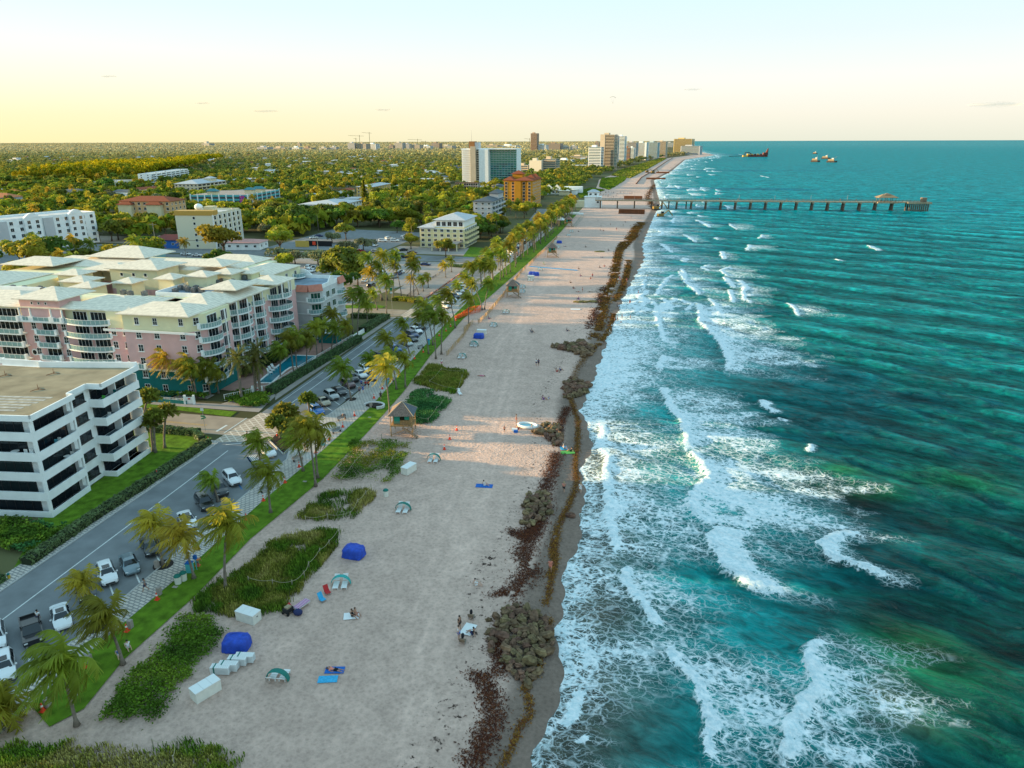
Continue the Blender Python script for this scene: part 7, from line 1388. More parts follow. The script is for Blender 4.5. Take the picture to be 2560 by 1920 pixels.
PPL=[(3,1122,300,'walk',-160,1,'grey','navy',H_,'man in grey jogging on the promenade past the silver car',1),(3,862,540,'walk',200,0,'white','white','brown','person in white walking on the promenade behind the leaning palm',1),(3,305,548,'stand',90,1,'white','navy',H_,'person in a white shirt standing behind the black pickup',0),(3,915,795,'sit',-40,0,'blue','white','brown','person sitting on the lawn left of the palm trunk',1),(3,985,735,'sit',-35,0,'white','white',H_,'person in white sitting on the lawn right of the palm trunk',1),(3,45,1320,'bend',180,0,'magenta','magenta',H_,'person in bright pink clothes at the left edge of the promenade',1),(3,1525,115,'bend',90,1,'orange','grey','brown','person in orange crouching by the blue post',1),(4,1035,465,'stand',-90,1,'grey','navy','grey','person in grey leading the group on the promenade',1),(4,1065,455,'walk',-90,0,'blue','blue',H_,'person in pale blue of the promenade group',1),(4,1052,405,'walk',-90,0,'blue','navy',H_,'person in bright blue of the promenade group',1),(4,1088,415,'walk',-90,1,'red','navy',H_,'left one of the two people in red on the promenade',1),(4,1112,415,'walk',-90,1,'red','black',H_,'right one of the two people in red on the promenade',1),(4,1218,515,'walk',-100,1,'black','black',H_,'person with a red bag walking down the lawn',1),(4,905,685,'bend',-150,0,'black','grey',H_,'person in black bending over on the promenade paving',1),(4,565,965,'walk',-90,1,'black','khaki',H_,'left one of the pair walking by the planting island',1),(4,585,960,'walk',-90,2,'grey','black',H_,'right one of the pair walking by the planting island',1),(4,305,1220,'walk',-100,1,'white','grey',H_,'person in white walking near the promenade bench',1),(4,65,865,'walk',10,1,'black','black',H_,'cyclist like figure in black crossing by the palm',0),(4,1325,385,'stand',0,1,'magenta','navy',H_,'person in pink beside the teal recycling bin',1),(9,668,610,'sit',-20,1,'black','black','brown','woman in black sitting on the white towel',0),(9,690,600,'sit',-25,1,None,'coral','brown','bare chested person beside the woman in black on the white towel',0),(9,545,985,'lie',0,1,'coral','black','brown','person in coral lying on the blue towel',0),(9,1520,395,'sit',0,0,'white','white',H_,'person in white crouching alone near the weed',0),(9,1402,770,'stand',0,0,'white','blue',H_,'man in white standing by the white picnic mat',0),(9,1408,700,'stand',-20,1,'black','black',H_,'woman in dark clothes standing by the white picnic mat',0),(9,1500,735,'sit',170,1,'black','navy',H_,'person kneeling at the side of the white picnic mat',0),(10,690,915,'walk',90,1,'coral','black','blond','person in dark red walking at the water edge',0),(10,805,920,'walk',90,0,'white','white','blond','person in white walking in the swash',0),(10,598,1460,'walk',-90,1,'coral','coral','brown','person in coral walking by the golden weed line',0),(10,362,435,'stand',0,1,None,'coral','brown','person standing beside the inflatable ring',0),(10,280,500,'walk',90,1,'coral','black',H_,'child walking left of the inflatable ring',0),(10,370,480,'sit',20,1,None,'red','brown','person sitting in the inflatable ring',0),(10,465,475,'sit',180,1,None,'navy','brown','person sitting at the far side of the ring',0),(10,140,868,'sit',0,0,'white','white',H_,'person in white sitting on the blue blanket',0),(10,548,272,'sit',0,1,'purple','purple',H_,'person in purple sitting above the second rock pile',0),(10,585,270,'sit',180,0,'blue','white','brown','small child beside the person in purple',0),(10,692,615,'sit',0,0,'white','grey','grey','person in white on the green mat at the weed',0),(10,740,635,'sit',180,1,'black','black',H_,'person in black on the green mat at the weed',0),(10,120,112,'lie',180,1,'pink','pink',H_,'person in pink lying near the far dune patch',0),(10,500,40,'walk',-90,0,'white','navy','brown','person in white of the pair strolling down the beach',0),(10,515,42,'walk',-90,1,'navy','black',H_,'person in navy of the pair strolling down the beach',0),(10,640,80,'sit',0,1,None,'red',H_,'left one of the family on the sand by the rocks',0),(10,665,72,'sit',0,1,'blue','navy',H_,'person in blue of the family on the sand by the rocks',0),(5,1605,1225,'walk',-90,0,'white','pink',H_,'person walking out from the drift fence end',0),(12,672,915,'seat',0,1,'black','grey',H_,'person in a beach chair between the wheel tracks',0),(12,1018,900,'sit',0,1,'navy','navy',H_,'person sitting in the large sunlit sand patch',0),(12,245,780,'sit',0,1,'navy','purple',H_,'person on a blanket against the drift fence',0),(12,1130,585,'sit',-160,1,'purple','navy',H_,'person in a chair at the dry weed mounds',0),(12,1130,515,'lie',0,1,None,'red',H_,'person lying in the striped sunlight, left one',0),(12,1245,515,'lie',180,1,None,'black',H_,'person lying in the striped sunlight, right one',0),(12,1080,480,'sit',20,1,'black','red',H_,'person sitting left in the striped sunlight',0),(12,1170,515,'stand',0,1,'coral','red','brown','person standing in the striped sunlight',0),(12,1050,425,'sit',0,1,'black','black',H_,'person sitting in shade left of the sunlight bars',0),(12,1150,358,'sit',0,1,'purple','pink',H_,'person sitting in the long sunlight bar',0),(12,1268,375,'stand',90,1,'red','navy',H_,'person standing at the end of the sunlight bar',0),(12,1250,385,'sit',90,1,'coral','navy',H_,'person seated at the feet of the standing one',0),(12,1130,288,'sit',0,1,'black','grey',H_,'person in a chair past the blue beach mat',0),(12,1340,275,'sit',0,1,'black','navy',H_,'person sitting by the weed beyond the blue mat',0),(12,1385,262,'sit',0,1,'red','red',H_,'person in red sitting by the weed beyond the mat',0),(12,1365,172,'lie',0,1,'pink','navy',H_,'person in pink lying beyond the thin sunbeam',0),(12,1425,105,'sit',0,1,'navy','navy',H_,'person sitting right of the round weed patch',0),(12,1200,72,'sit',0,1,'black','black',H_,'person sitting left of the round weed patch',0),(12,1000,65,'lie',0,1,'magenta','navy',H_,'person in pink lying near the far cabanas',0),(12,1460,310,'stand',180,0,'white','khaki','brown','person in white standing in the weed bank',0),(12,1422,375,'stand',0,1,'navy','black',H_,'person in navy standing in the weed bank',0),(12,1538,400,'walk',-90,0,'pink','coral','brown','person in pink walking on the weed bank',0),(12,1607,415,'walk',90,1,'red','coral',H_,'person in red walking at the weed edge',0),(12,1598,245,'walk',90,0,'white','white','brown','person in white wading past the weed bank',0),(12,1812,380,'stand',0,1,'black','black',H_,'lone wader far out in the surf',0),(12,1637,640,'walk',-90,1,'red','coral',H_,'wader in red in the shallow wash',0),(12,1720,545,'stand',0,0,'pink','coral','brown','wader in pink farther out in the wash',0),(12,1512,680,'stand',0,1,'navy','navy',H_,'left one of two waders in navy',0),(12,1532,685,'stand',0,1,'blue','navy',H_,'right one of two waders in blue',0),(12,1560,785,'stand',180,1,'black','navy',H_,'wader in black in the family at the water',0),(12,1515,805,'stand',0,0,None,'red','brown','bare chested wader in the family at the water',0),(12,1545,830,'bend',0,0,None,'coral','blond','child bending in the family at the water',0),(12,1487,805,'stand',0,0,None,'coral','brown','child at the sand side of the family',0),(12,1642,795,'stand',180,1,'navy','grey',H_,'wader standing alone right of the family',0),(12,1440,925,'seat',0,0,'white','khaki','grey','person in white seated on the weed line',0),(7,1365,845,'stand',0,1,'white','navy',H_,'person standing in the far sunlight strip',0),(7,1390,890,'stand',0,0,'white','grey',H_,'person in white at the middle of the far beach',0),(7,1472,880,'stand',0,1,'red','black',H_,'person in red at the second far sunlight strip',0),(7,1525,920,'stand',90,1,'navy','red',H_,'person in navy at the third far sunlight strip',0),(7,1582,888,'stand',0,1,'black','black',H_,'person in black near the far weed mound',0),(7,1385,920,'sit',0,1,'navy','navy',H_,'left one of the seated group on the far beach',0),(7,1410,925,'sit',0,1,'black','red',H_,'right one of the seated group on the far beach',0),(7,1195,932,'sit',0,1,'black','navy',H_,'person sitting near the folded cabanas',0),(7,1650,820,'stand',0,1,'coral','coral',H_,'person at the right of the far sunlight strip',0),(7,1600,850,'sit',0,1,'navy','navy',H_,'person sitting below the far sunlight strip',0)]
for t,x,y,p,a,sk,tp,bt,hr,lb,onp in PPL:
 loc=G(t,x,y,.11)if onp else onsand(t,x,y)
 person(p,loc,rad(a),sk,tp,bt,hr,lb,hat=False,s=.72 if 'child' in lb else 1.)
for k in range(26):
 x,y=R.uniform(1380,1660),R.uniform(592,640);loc=onsand(7,x,y)
 person(R.choice(('stand','walk','stand')),loc,R.uniform(0,6),1,R.choice(('navy','white','red','black','grey')),R.choice(('navy','black','khaki')),H_,'distant beachgoer by the volleyball courts past the pier',group='beachgoers by the volleyball courts')
for k in range(16):
 y=300+90*R.random();loc=(-62.5-max(0,y-330)*.02+R.uniform(-1.5,1.5),y,.11)
 person(R.choice(('stand','walk')),loc,R.uniform(0,6),1,R.choice(('navy','white','red','black','blue')),R.choice(('navy','black')),H_,'distant stroller on the promenade under the palms',group='strollers under the palms')
m_green=mat('green_canvas',(.012,.16,.13),rough=.8,var=.15,scale=3);m_gr2=mat('turquoise_canvas',(.03,.32,.30),rough=.8,var=.15,scale=3);m_bluet=mat('blue_tarpaulin',(.012,.06,.42),rough=.6,var=.25,scale=2.5,bump=.8,bscale=5)
m_plast=mat('white_plastic',(.72,.74,.73),rough=.5);m_box=mat('white_box_panels',(.68,.67,.60),rough=.7,var=.08,scale=2);m_cone=mat('orange_cone_plastic',(.75,.06,.02),rough=.5);m_rope=mat('rope',(.42,.36,.24),rough=.95);m_post=mat('grey_wood_post',(.33,.29,.22),rough=.95,var=.2,scale=4)
def top(name,mb,m,loc,label,cat,rz=0.,group=None,smooth=False):o=mb.build(name,m,None,smooth,label,cat,group);o.location=loc;o.rotation_euler=(0,0,rz);return o
hd=MB();vs=[]
for i in range(11):
 a=math.pi*i/10;
 for xo,zz in((-.28,.94),(.0,1.0),(.34,.95)):vs.append((xo,-1.2*math.cos(a)*zz,.12+1.15*zz*math.sin(a)))
hd.add(vs,[(i*3+k,i*3+k+1,i*3+k+4,i*3+k+3)for i in range(10)for k in range(2)])
hood_g,hood_t=hd.mesh('hood',m_green),hd.mesh('hood',m_gr2)
def lounger_mb(mb,y,fold=True):
 for k in range(5):mb.box(-.2+k*.3,.05+k*.3,y-.33,y+.33,.3,.34)
 for k in range(4):M=Matrix.Translation((-.25,0,.33))@Matrix.Rotation(rad(50),4,'Y');mb.box(-.24-k*.2,-.06-k*.2,y-.3,y+.3,0,.04,M)
 for x in(-.1,1.1):
  for s in(-.3,.3):mb.box(x-.04,x+.04,y+s-.04,y+s+.04,0,.3)
CAB={}
def cabana(t,x,y,label,rz=0.,tq_=False):
 p=onsand(t,x,y);r=empty('cabana',p,rz,label,'beach cabana',None);link('hood',hood_t if tq_ else hood_g,r)
 for s in(-.5,.5):
  if s not in CAB:mb=MB();lounger_mb(mb,s);CAB[s]=mb.mesh('lounger',m_plast)
  link('lounger',CAB[s],r)
 return r
for t,x,y,lb,a,q_ in[(0,600,1470,'green hooded cabana alone near the bottom of the beach',95,0),(0,737,1262,'turquoise hooded cabana above the red beach chair',-75,1),(4,1412,1470,'green cabana with white loungers below the trash bin',-85,0),(4,1675,1040,'green cabana beside the white box and cones',-85,0),(4,2020,45,'upper one of two green cabanas in the line by the dune',-88,0),(4,1918,155,'green cabana just above the farthest dune patch',-88,0),(5,1885,1055,'green cabana below the blue cover with a white box',-88,0),(5,2052,885,'green cabana below the drift fence gap',-88,0),(5,2160,770,'green cabana above the drift fence gap',-88,0),(12,577,520,'lower of two green cabanas right of the second hut',-88,0),(12,578,472,'upper of two green cabanas right of the second hut',-88,0),(12,655,405,'green cabana in front of the white box with two blue covers',-88,0),(12,750,300,'green cabana below the blue beach mat',-88,0),(12,925,80,'turquoise cabana right of the third hut',-88,1),(7,1110,970,'turquoise cabana near the drift fence top',-88,1),(7,1135,935,'turquoise cabana beside the far hut stairs',-88,1)]:
 cabana(t,x,y,lb,rad(a),q_)
for k in range(12):p=G(7,1160+k*6.4,893-k*8.2);r=empty('cabana',p,rad(-88),'green folded cabana in the long row by the far lifeguard hut','beach cabana','green cabanas in the long row');link('hood',hood_g,r)
def tarp(seed):
 mb=MB();q=random.Random(seed);n=14;vs,fs=[],[]
 for j,(k,z)in enumerate(((1.04,0.05),(1.0,.5),(.97,.95),(.86,1.22),(.5,1.3))):
  for i in range(n*2):
   a=math.pi*i/n;c,s=math.cos(a),math.sin(a);e_=.45;vs.append((k*1.05*math.copysign(abs(c)**e_,c)+q.uniform(-.05,.05),k*1.35*math.copysign(abs(s)**e_,s)+q.uniform(-.05,.05),z+q.uniform(-.05,.06)))
 for j in range(4):
  for i in range(2*n):fs.append((j*2*n+i,j*2*n+(i+1)%(2*n),(j+1)*2*n+(i+1)%(2*n),(j+1)*2*n+i))
 fs.append(tuple(4*2*n+i for i in range(2*n)));return mb.add(vs,fs)
for i,(t,x,y,lb,a)in enumerate([(0,765,1200,'bright blue tarpaulin over stacked loungers by the roped sea oats',85),(0,512,1398,'dark blue tarpaulin above the stacked white loungers',100),(5,1925,985,'blue tarpaulin before a white locker by the drift fence',90),(12,672,345,'left blue tarpaulin behind the white locker past the second hut',90),(12,708,350,'right blue tarpaulin behind the white locker past the second hut',90),(7,1030,1030,'blue tarpaulin beside the white locker past the third hut',90),(7,1105,850,'left blue tarpaulin beside the far hut',90),(7,1126,835,'right blue tarpaulin beside the far hut',90)]):
 top('tarpaulin_cover',tarp(i),m_bluet,onsand(t,x,y),lb,'tarpaulin',rad(a),smooth=True)
def locker(t,x,y,a,label,L_=2.5):
 r=empty('beach_locker',onsand(t,x,y),rad(a),label,'storage box');MB().box(-L_/2,L_/2,-.62,.62,0,1.15).build('body',m_box,r);mb=MB()
 for k in range(3):mb.box(-L_/2-.03+k*(L_+.06)/3,-L_/2-.05+(k+1)*(L_+.06)/3,-.66,.66,1.152,1.22)
 mb.build('lid',m_plast,r);MB().box(L_/2+.002,L_/2+.03,-.08,.08,.75,.85).build('latch',m_dark,r)
for t,x,y,a,lb in[(3,1585,1090,62,'white locker nearest the bottom of the beach'),(3,1912,520,-12,'white locker by the roped sea oats'),(4,1460,1140,72,'white locker beside the green cabana and dune patch'),(5,1950,950,0,'white locker behind the single blue tarpaulin by the drift fence'),(12,660,380,0,'white locker before the two blue tarpaulins'),(7,1010,1030,0,'white locker left of the blue tarpaulin past the third hut')]:locker(t,x,y,a,lb)
lm=MB()
lm.box(-.95,.95,-.33,-.27,.1,.18);lm.box(-.95,.95,.27,.33,.1,.18)
for k in range(9):lm.box(-.93+k*.21,-.76+k*.21,-.27,.27,.12,.17)
lme=lm.mesh('stacked_lounger',m_plast);sm=MB();sm.box(-.62,-.5,-.36,.36,.085,.2);sme=sm.mesh('strap',m_green)
for t,x,y,lb in[(3,1700,930,'bottom left stack of white loungers'),(3,1760,905,'second stack of white loungers from the left'),(3,1830,862,'third stack of white loungers below the dark blue cover'),(3,1885,840,'stack of white loungers nearest the dark blue cover')]:
 p=onsand(t,x,y)
 for k in range(6):
  r=empty('stacked_lounger',(p.x,p.y,p.z+k*.14),rad(8),'white slatted lounger in the '+lb,'sun lounger','loungers in the '+lb);link('frame',lme,r);link('strap',sme,r)
def towel(t,x,y,a,w,d,m,label,cat='towel',name='towel'):mb=MB();mb.box(-w/2,w/2,-d/2,d/2,0,.025);return top(name,mb,m,onsand(t,x,y)+Vector((0,0,.05)),label,cat,rad(a))
m_sky=mat('sky_blue_cloth',(.04,.35,.6),rough=.9,var=.2,scale=4);m_royal=mat('royal_blue_cloth',(.01,.12,.45),rough=.9,var=.2,scale=4);m_striped=mat('striped_towel',(.4,.1,.3),rough=.9);N,L,b=nodes(m_striped);tc_=N('ShaderNodeTexCoord');wv=N('ShaderNodeTexWave');wv.inputs['Scale'].default_value=1.6;L(tc_.outputs['Object'],wv.inputs['Vector']);cr=N('ShaderNodeValToRGB');ramp(cr.color_ramp,[(0,(.5,.04,.25)),(.35,(.03,.1,.5)),(.6,(.6,.55,.5)),(1,(.05,.4,.5))]);cr.color_ramp.interpolation='CONSTANT';L(wv.outputs[0],cr.inputs[0]);L(cr.outputs[0],b.inputs['Base Color'])
towel(9,497,1048,15,1.9,.95,m_sky,'empty sky blue towel below the person in coral');towel(9,545,985,12,1.9,.95,m_royal,'blue towel under the person in coral');towel(9,660,610,20,1.7,1.2,CLO['white'],'white towel under the couple on the sand');towel(9,1468,702,80,1.9,1.3,m_plast,'white picnic mat near the rocks','mat','picnic_mat');towel(10,140,872,5,2.6,1.2,m_royal,'dark blue blanket by the sunlit sand','blanket','blanket');towel(10,715,640,20,2.4,1.3,CLO['green'],'green mat at the weed line','mat','beach_mat');towel(10,690,610,20,1.3,1.5,m_sky,'blue mat touching the green mat','mat','beach_mat');towel(12,1100,685,5,3,1.6,CLO['white'],'white blanket in the sunlit sand strip','blanket','blanket')
p0,p1=onsand(12,650,262),onsand(12,1120,300);mb=MB();d=(p1-p0);n=Vector((-d.y,d.x,0)).normalized()*.9;mb.prism([(q.x,q.y)for q in(p0+n,p0-n,p1-n,p1+n)][::-1],.07,.1);mb.build('beach_mat',mat('bright_blue_mat',(.03,.30,.55),rough=.8,var=.1,scale=1),label='long bright blue access mat laid across the far beach',cat='mat')
def chair(t,x,y,a,m,label,loc=None):
 r=empty('beach_chair',loc or onsand(t,x,y),rad(a),label,'chair');MB().box(-.28,.3,-.3,.3,.22,.26).build('seat',m,r);mb=MB();mb.box(0,.04,-.3,.3,0,.75,Matrix.Translation((-.3,0,.24))@Matrix.Rotation(rad(-28),4,'Y'));mb.build('backrest',m,r)
 for s in(-.3,.3):
  mb=MB();mb.tube([(-.35,s,.02),(.3,s,.26)],.02,5);mb.tube([(-.3,s,.24),(.32,s,.02)],.02,5);mb.build('leg',m_metal,r)
chair(9,497,455,-40,CLO['red'],'red folding beach chair below the turquoise cabana');chair(9,462,505,-30,m_sky,'turquoise low beach chair beside the red one');chair(9,262,575,0,CLO['red'],'red chair between the cart and striped towel');chair(12,672,915,0,CLO['navy'],'dark chair between the wheel tracks on the sand');chair(12,1130,590,180,CLO['purple'],'purple chair at the dry weed mounds');chair(12,1440,935,0,CLO['khaki'],'pale chair on the weed line');chair(9,1430,790,90,m_wood,'wooden chair with a dark bag, lower one by the picnic mat');chair(9,1490,620,90,m_wood,'wooden chair with a dark bag, upper one by the picnic mat')
for x,y,lb in((1430,755,'dark bag on the lower wooden chair by the mat'),(1488,590,'dark bag on the upper wooden chair by the mat')):mb=MB();mb.ball((0,0,.6),.25,8,6,(.7,1,1.3));top('bag',mb,CLO['black'],onsand(9,x,y+22),lb,'bag')
towel(9,318,545,70,1.9,.8,m_striped,'colourful striped towel on the lounger by the cart').location.z+=.38;r=empty('sun_lounger',onsand(9,318,548),rad(70),'white lounger under the striped towel','sun lounger');mb=MB();mb.box(-.95,.95,-.36,.36,.3,.36);mb.build('bed',m_plast,r)
for x in(-.8,.8):
 for s in(-.3,.3):mb=MB();mb.cyl(x,s,0,.3,.03,.03,6);mb.build('leg',m_plast,r)
mb=MB();mb.ball((0,0,.35),.55,10,6,(1,.8,.7));top('bundle',mb,CLO['navy'],onsand(9,292,600),'dark blue heap of cloth before the striped towel','cloth',smooth=True)
r=empty('beach_cart',onsand(9,225,590),rad(70),'black loaded beach cart at the edge of the sea oats','cart');MB().box(-.5,.5,-.35,.35,.3,.75).build('tub',CLO['black'],r);MB().box(-.3,.3,-.25,.25,.752,.95).build('load',CLO['khaki'],r)
for x in(-.4,.4):
 for s in(-.4,.4):mb=MB();mb.tube([(x,s-.05,.18),(x,s+.05,.18)],.18,10);mb.build('wheel',m_tyre,r)
mb=MB();mb.tube([(2.3*math.cos(a*.4488),1.5*math.sin(a*.4488),.28)for a in range(15)],.3,8,False);o=top('inflatable_ring',mb,m_plast,onsand(10,440,460),'large white inflatable ring pool on the sand','inflatable',rad(-10),smooth=True);o.scale=(.8,.75,.9);mb=MB();mb.prism([(2.2*math.cos(a*.5236),1.4*math.sin(a*.5236))for a in range(12)],.03,.14);mb.build('floor',mat('pale_aqua_plastic',(.3,.55,.6),rough=.4),o);KIDS.setdefault(o.name,[])
mb=MB();mb.box(-.5,.5,-.3,.3,0,.45);top('cooler_box',mb,m_plast,onsand(10,350,490),'white cooler box beside the inflatable ring','cooler');mb=MB();mb.box(-.35,.35,-.25,.25,0,.4);top('cooler_box',mb,m_royal,onsand(10,358,500),'blue cooler before the white cooler','cooler')
mb=MB();lounger_mb(mb,0);top('sun_lounger',mb,m_plast,onsand(4,1895,465),'white lounger at the tip of the farthest dune patch','sun lounger',rad(-60));mb=MB();lounger_mb(mb,0);top('sun_lounger',mb,mat('sunlit_canvas',(.6,.5,.3)),onsand(12,790,240),'cream lounger above the blue beach mat','sun lounger',rad(-60))
cm=MB();cm.cyl(0,0,.04,.92,.19,.05,12);cme=cm.mesh('body',m_cone);cb_=MB().box(-.25,.25,-.25,.25,0,.05).mesh('base',m_cone);cc=MB();cc.tube([(0,0,.52),(0,0,.7)],[.122,.094],12);cce=cc.mesh('reflective_band',m_plast)
CONES=[(3,330,1222,'first from the bottom left'),(3,652,885,'second from the bottom left'),(3,975,608,'by the sitting people'),(3,1208,365,'past the jogging man'),(3,1520,105,'beside the blue post'),(4,55,1550,'opposite the roped small dune'),(4,203,1388,'by the bench and lone palm'),(4,390,1232,'below the three palms'),(4,512,1096,'at the feet of the short palm of three'),(4,655,975,'between two of the three palm trunks'),(4,772,862,'in the sunlit lawn edge'),(4,888,752,'left of the sunlit lawn'),(4,990,655,'at the lawn bend by the bending person'),(4,1158,503,'by the curved planter'),(4,1230,422,'above the curved planter'),(4,1375,282,'behind the yellow crowned palm'),(4,1508,162,'by the first dune patch lawn'),(4,322,832,'at the planting island'),(4,1873,780,'highest of three on the sand'),(4,1813,858,'middle of three on the sand'),(4,1766,945,'lowest of three on the sand'),(2,1760,852,'left at the hedge corner'),(2,1802,880,'right at the hedge corner'),(5,1445,1108,'beside the grey bicycles'),(5,1545,1012,'before the teal bin past the bend'),(5,1583,966,'after the teal bin past the bend'),(5,1642,925,'left of the leaning lawn palms'),(5,1682,885,'above the leaning lawn palms'),(5,1727,835,'nearest the orange mesh')]
for t,x,y,lb in CONES:
 z=.11 if(t,x)not in((4,322),(2,1760),(2,1802))else.02;p=onsand(t,x,y)if 'sand' in lb and 'three on' in lb else G(t,x,y,z);r=empty('traffic_cone',p,0,'orange traffic cone '+lb,'traffic cone');link('base',cb_,r);link('body',cme,r);link('reflective_band',cce,r)
bm_=MB().box(-.22,.22,-.22,.22,0,.95).mesh('stone_bollard',m_conc)
for t,x,y,lb in[(3,372,1190,'beige stone post by the first cone'),(3,690,850,'beige stone post by the second cone'),(3,1005,580,'beige stone post by the sitting people'),(3,1225,325,'beige stone post past the jogging man'),(3,1208,118,'beige stone post at the palm pit'),(4,1133,580,'grey post at the curved planter')]:link('stone_bollard',bm_,None,lb,'bollard',loc=G(t,x,y,.11))
def bin_(t,x,y,label,body,lid,z=.11,sand_=False):
 r=empty('trash_bin',onsand(t,x,y)if sand_ else G(t,x,y,z),0,label,'trash bin');mb=MB();mb.cyl(0,0,0,.95,.36,.4,14);mb.build('body',body,r);mb=MB();mb.cyl(0,0,.952,1.05,.43,.4,14);mb.ball((0,0,1.05),.36,12,6,(1,1,.6));mb.build('lid',lid,r,True)
bin_(3,1370,240,'left white bin with a green lid on the lawn edge',m_box,m_green);bin_(3,1413,215,'right white bin with a green lid on the lawn edge',m_box,m_green);bin_(4,1262,1350,'white beach bin with a dark lid by the small dune',m_box,m_green,0,True)
for t,x,y,lb in[(3,1462,150,'teal recycling box behind the two white bins'),(4,1275,385,'teal recycling box by the person in pink'),(4,710,905,'teal recycling box by the three palms'),(5,1490,1040,'teal recycling box past the lawn bend')]:
 r=empty('recycling_box',G(t,x,y,.11),rad(10),lb,'recycling bin');MB().box(-.35,.35,-.35,.35,0,1.25).build('body',m_aqua,r);mb=MB();mb.hip(-.35,.35,-.35,.35,1.25,.22,.05,.06);mb.build('lid',m_royal,r)
r=empty('parking_meter',G(3,1512,135,.11),0,'blue parking pay post on the promenade','parking meter');mb=MB();mb.cyl(0,0,0,1.5,.05,.05,8);mb.build('post',m_aqua,r);MB().box(-.2,.2,-.15,.15,1.502,2.0).build('head',m_royal,r)
def bench(t,x,y,a,label,m=m_metal):
 r=empty('bench',G(t,x,y,.11),rad(a),label,'bench');MB().box(-.9,.9,-.25,.25,.42,.47).build('seat',m,r);mb=MB();mb.box(-.9,.9,.2,.25,.5,.9);mb.build('backrest',m,r)
 for s in(-.75,.75):MB().box(s-.05,s+.05,-.22,.24,0,.418).build('leg',m_dark,r)
bench(4,225,1305,60,'grey bench on the promenade by the lone palm');bench(4,500,1040,60,'beige bench box left of the short palm of three',m_conc);bench(4,880,690,60,'grey bench beside the bending person');bench(5,1425,1075,60,'grey bench by the bicycles',m_metal);bench(4,838,800,60,'grey bench in the sunlit promenade gap')
mb=MB();A_=[rad(-60+20*k)for k in range(13)];c_=G(4,1160,575,.11);P_=[(2.0*math.cos(a),1.5*math.sin(a))for a in A_];strip(P_,.35,0,.5,mb);top('curved_planter',mb,m_wcool,c_,'low white curved planter wall on the lawn','planter');mb=MB();mb.prism([(p[0]*.88,p[1]*.88)for p in P_],.02,.3);mb.build('soil',m_mulch,bpy.data.objects['curved_planter'])
def signpost(t,x,y,h,label,boards,z=.05):
 r=empty('street_sign',G(t,x,y,z),0,label,'street sign');mb=MB();mb.cyl(0,0,0,h,.05,.05,8);mb.build('post',m_metal,r)
 for zz,w,hh,m,a in boards:mb=MB();mb.box(-w/2,w/2,-.09,-.055,zz-hh/2,zz+hh/2,Matrix.Rotation(rad(a),4,'Z'));mb.build('sign_panel',m,r)
m_sgreen=mat('sign_green',(.01,.2,.1),rough=.5)
signpost(2,1775,790,4.6,'tall street sign post with green name plates at the corner',[(4.3,.6,.5,m_plast,0),(3.0,.9,.3,m_sgreen,0),(2.6,.9,.25,m_sgreen,60)]);signpost(5,1180,790,8.5,'tall green pole sign at the second side street',[(8.0,.8,.8,m_sgreen,0),(7.0,.8,.5,m_plast,0)]);signpost(2,1365,1190,1.5,'thin yellow green stake in the white block lawn',[(1.2,.12,.3,m_cone,0)]);signpost(6,505,1065,2.6,'orange diamond road work sign in the middle street',[(2.0,1.7,1.7,m_cone,0)])
r=empty('fire_hydrant',G(11,105,1225),0,'yellow fire hydrant with a green cap at the left edge','hydrant');mb=MB();mb.cyl(0,0,0,.55,.16,.14,12);mb.tube([(-.25,0,.4),(.25,0,.4)],.07,8);mb.build('body',mat('hydrant_yellow',(.6,.4,.03)),r);mb=MB();mb.ball((0,0,.56),.17,10,6);mb.build('cap',m_tealw,r)
mb=MB();mb.box(-.3,.3,-.2,.2,0,.03)
ucov=mb.mesh('utility_cover',m_conc)
for t,x,y,lb in[(3,577,1095,'pale cover plate in the lawn near the first palm'),(3,1345,268,'pale cover plate below the two white bins'),(4,560,1222,'pale cover plate beside the three palms'),(4,1120,668,'pale cover plate near the curved planter'),(4,1335,985-690,'pale cover plate on the upper lawn')]:link('utility_cover',ucov,None,lb,'cover plate',loc=G(t,x,y,.112))
def rope(t,pts,label,ph=1.1):
 r=empty('rope_fence',(0,0,0),0,label,'rope fence');P=[onsand(t,*p)for p in pts]
 for p in P:mb=MB();mb.cyl(p.x,p.y,p.z-.1,p.z+ph,.06,.055,7);mb.build('post',m_post,r)
 for a,c in zip(P,P[1:]):mb=MB();mb.tube([a.lerp(c,k/6)+Vector((0,0,ph*.85-.25*math.sin(math.pi*k/6)))for k in range(7)],.022,5);mb.build('rope',m_rope,r)
rope(0,[(538,1262),(590,1268),(632,1270),(658,1250),(668,1230),(692,1200),(712,1182),(735,1150)],'rope and posts round the patch of sea oats');rope(4,[(570,1580),(760,1560),(957,1540),(1022,1430),(1090,1360),(1135,1300)],'rope and posts round the small dune patch');rope(4,[(1225,860),(1110,950),(995,1090),(875,1240),(1048,1215),(1220,1200),(1275,1120),(1322,1055),(1445,900)],'rope and posts round the mixed dune patch');rope(4,[(1515,690),(1627,720),(1700,620),(1745,570),(1805,490)],'rope and posts beyond the near lifeguard hut');rope(4,[(1640,385),(1740,280),(1930,300)],'rope over the farthest dune patch');rope(4,[(1640,390),(1880,460),(1920,340)],'rope along the beach side of the farthest dune patch');rope(3,[(1340,1640),(1357,1520),(1180,1510)],'rope and posts in the bottom left dune')
m_thatch=mat('thatch_shingles',(.20,.14,.11),rough=.95,var=.5,scale=6,bump=.8,bscale=18);m_thb=mat('shaded_shingles',(.09,.11,.13),rough=.9,var=.4,scale=6,bump=.6,bscale=18);m_hutw=mat('hut_timber',(.34,.21,.09),rough=.9,var=.3,scale=4);m_hutg=mat('hut_green_board',(.02,.28,.20),rough=.7)  # second shingle colour is a darker copy for the slope away from the sun
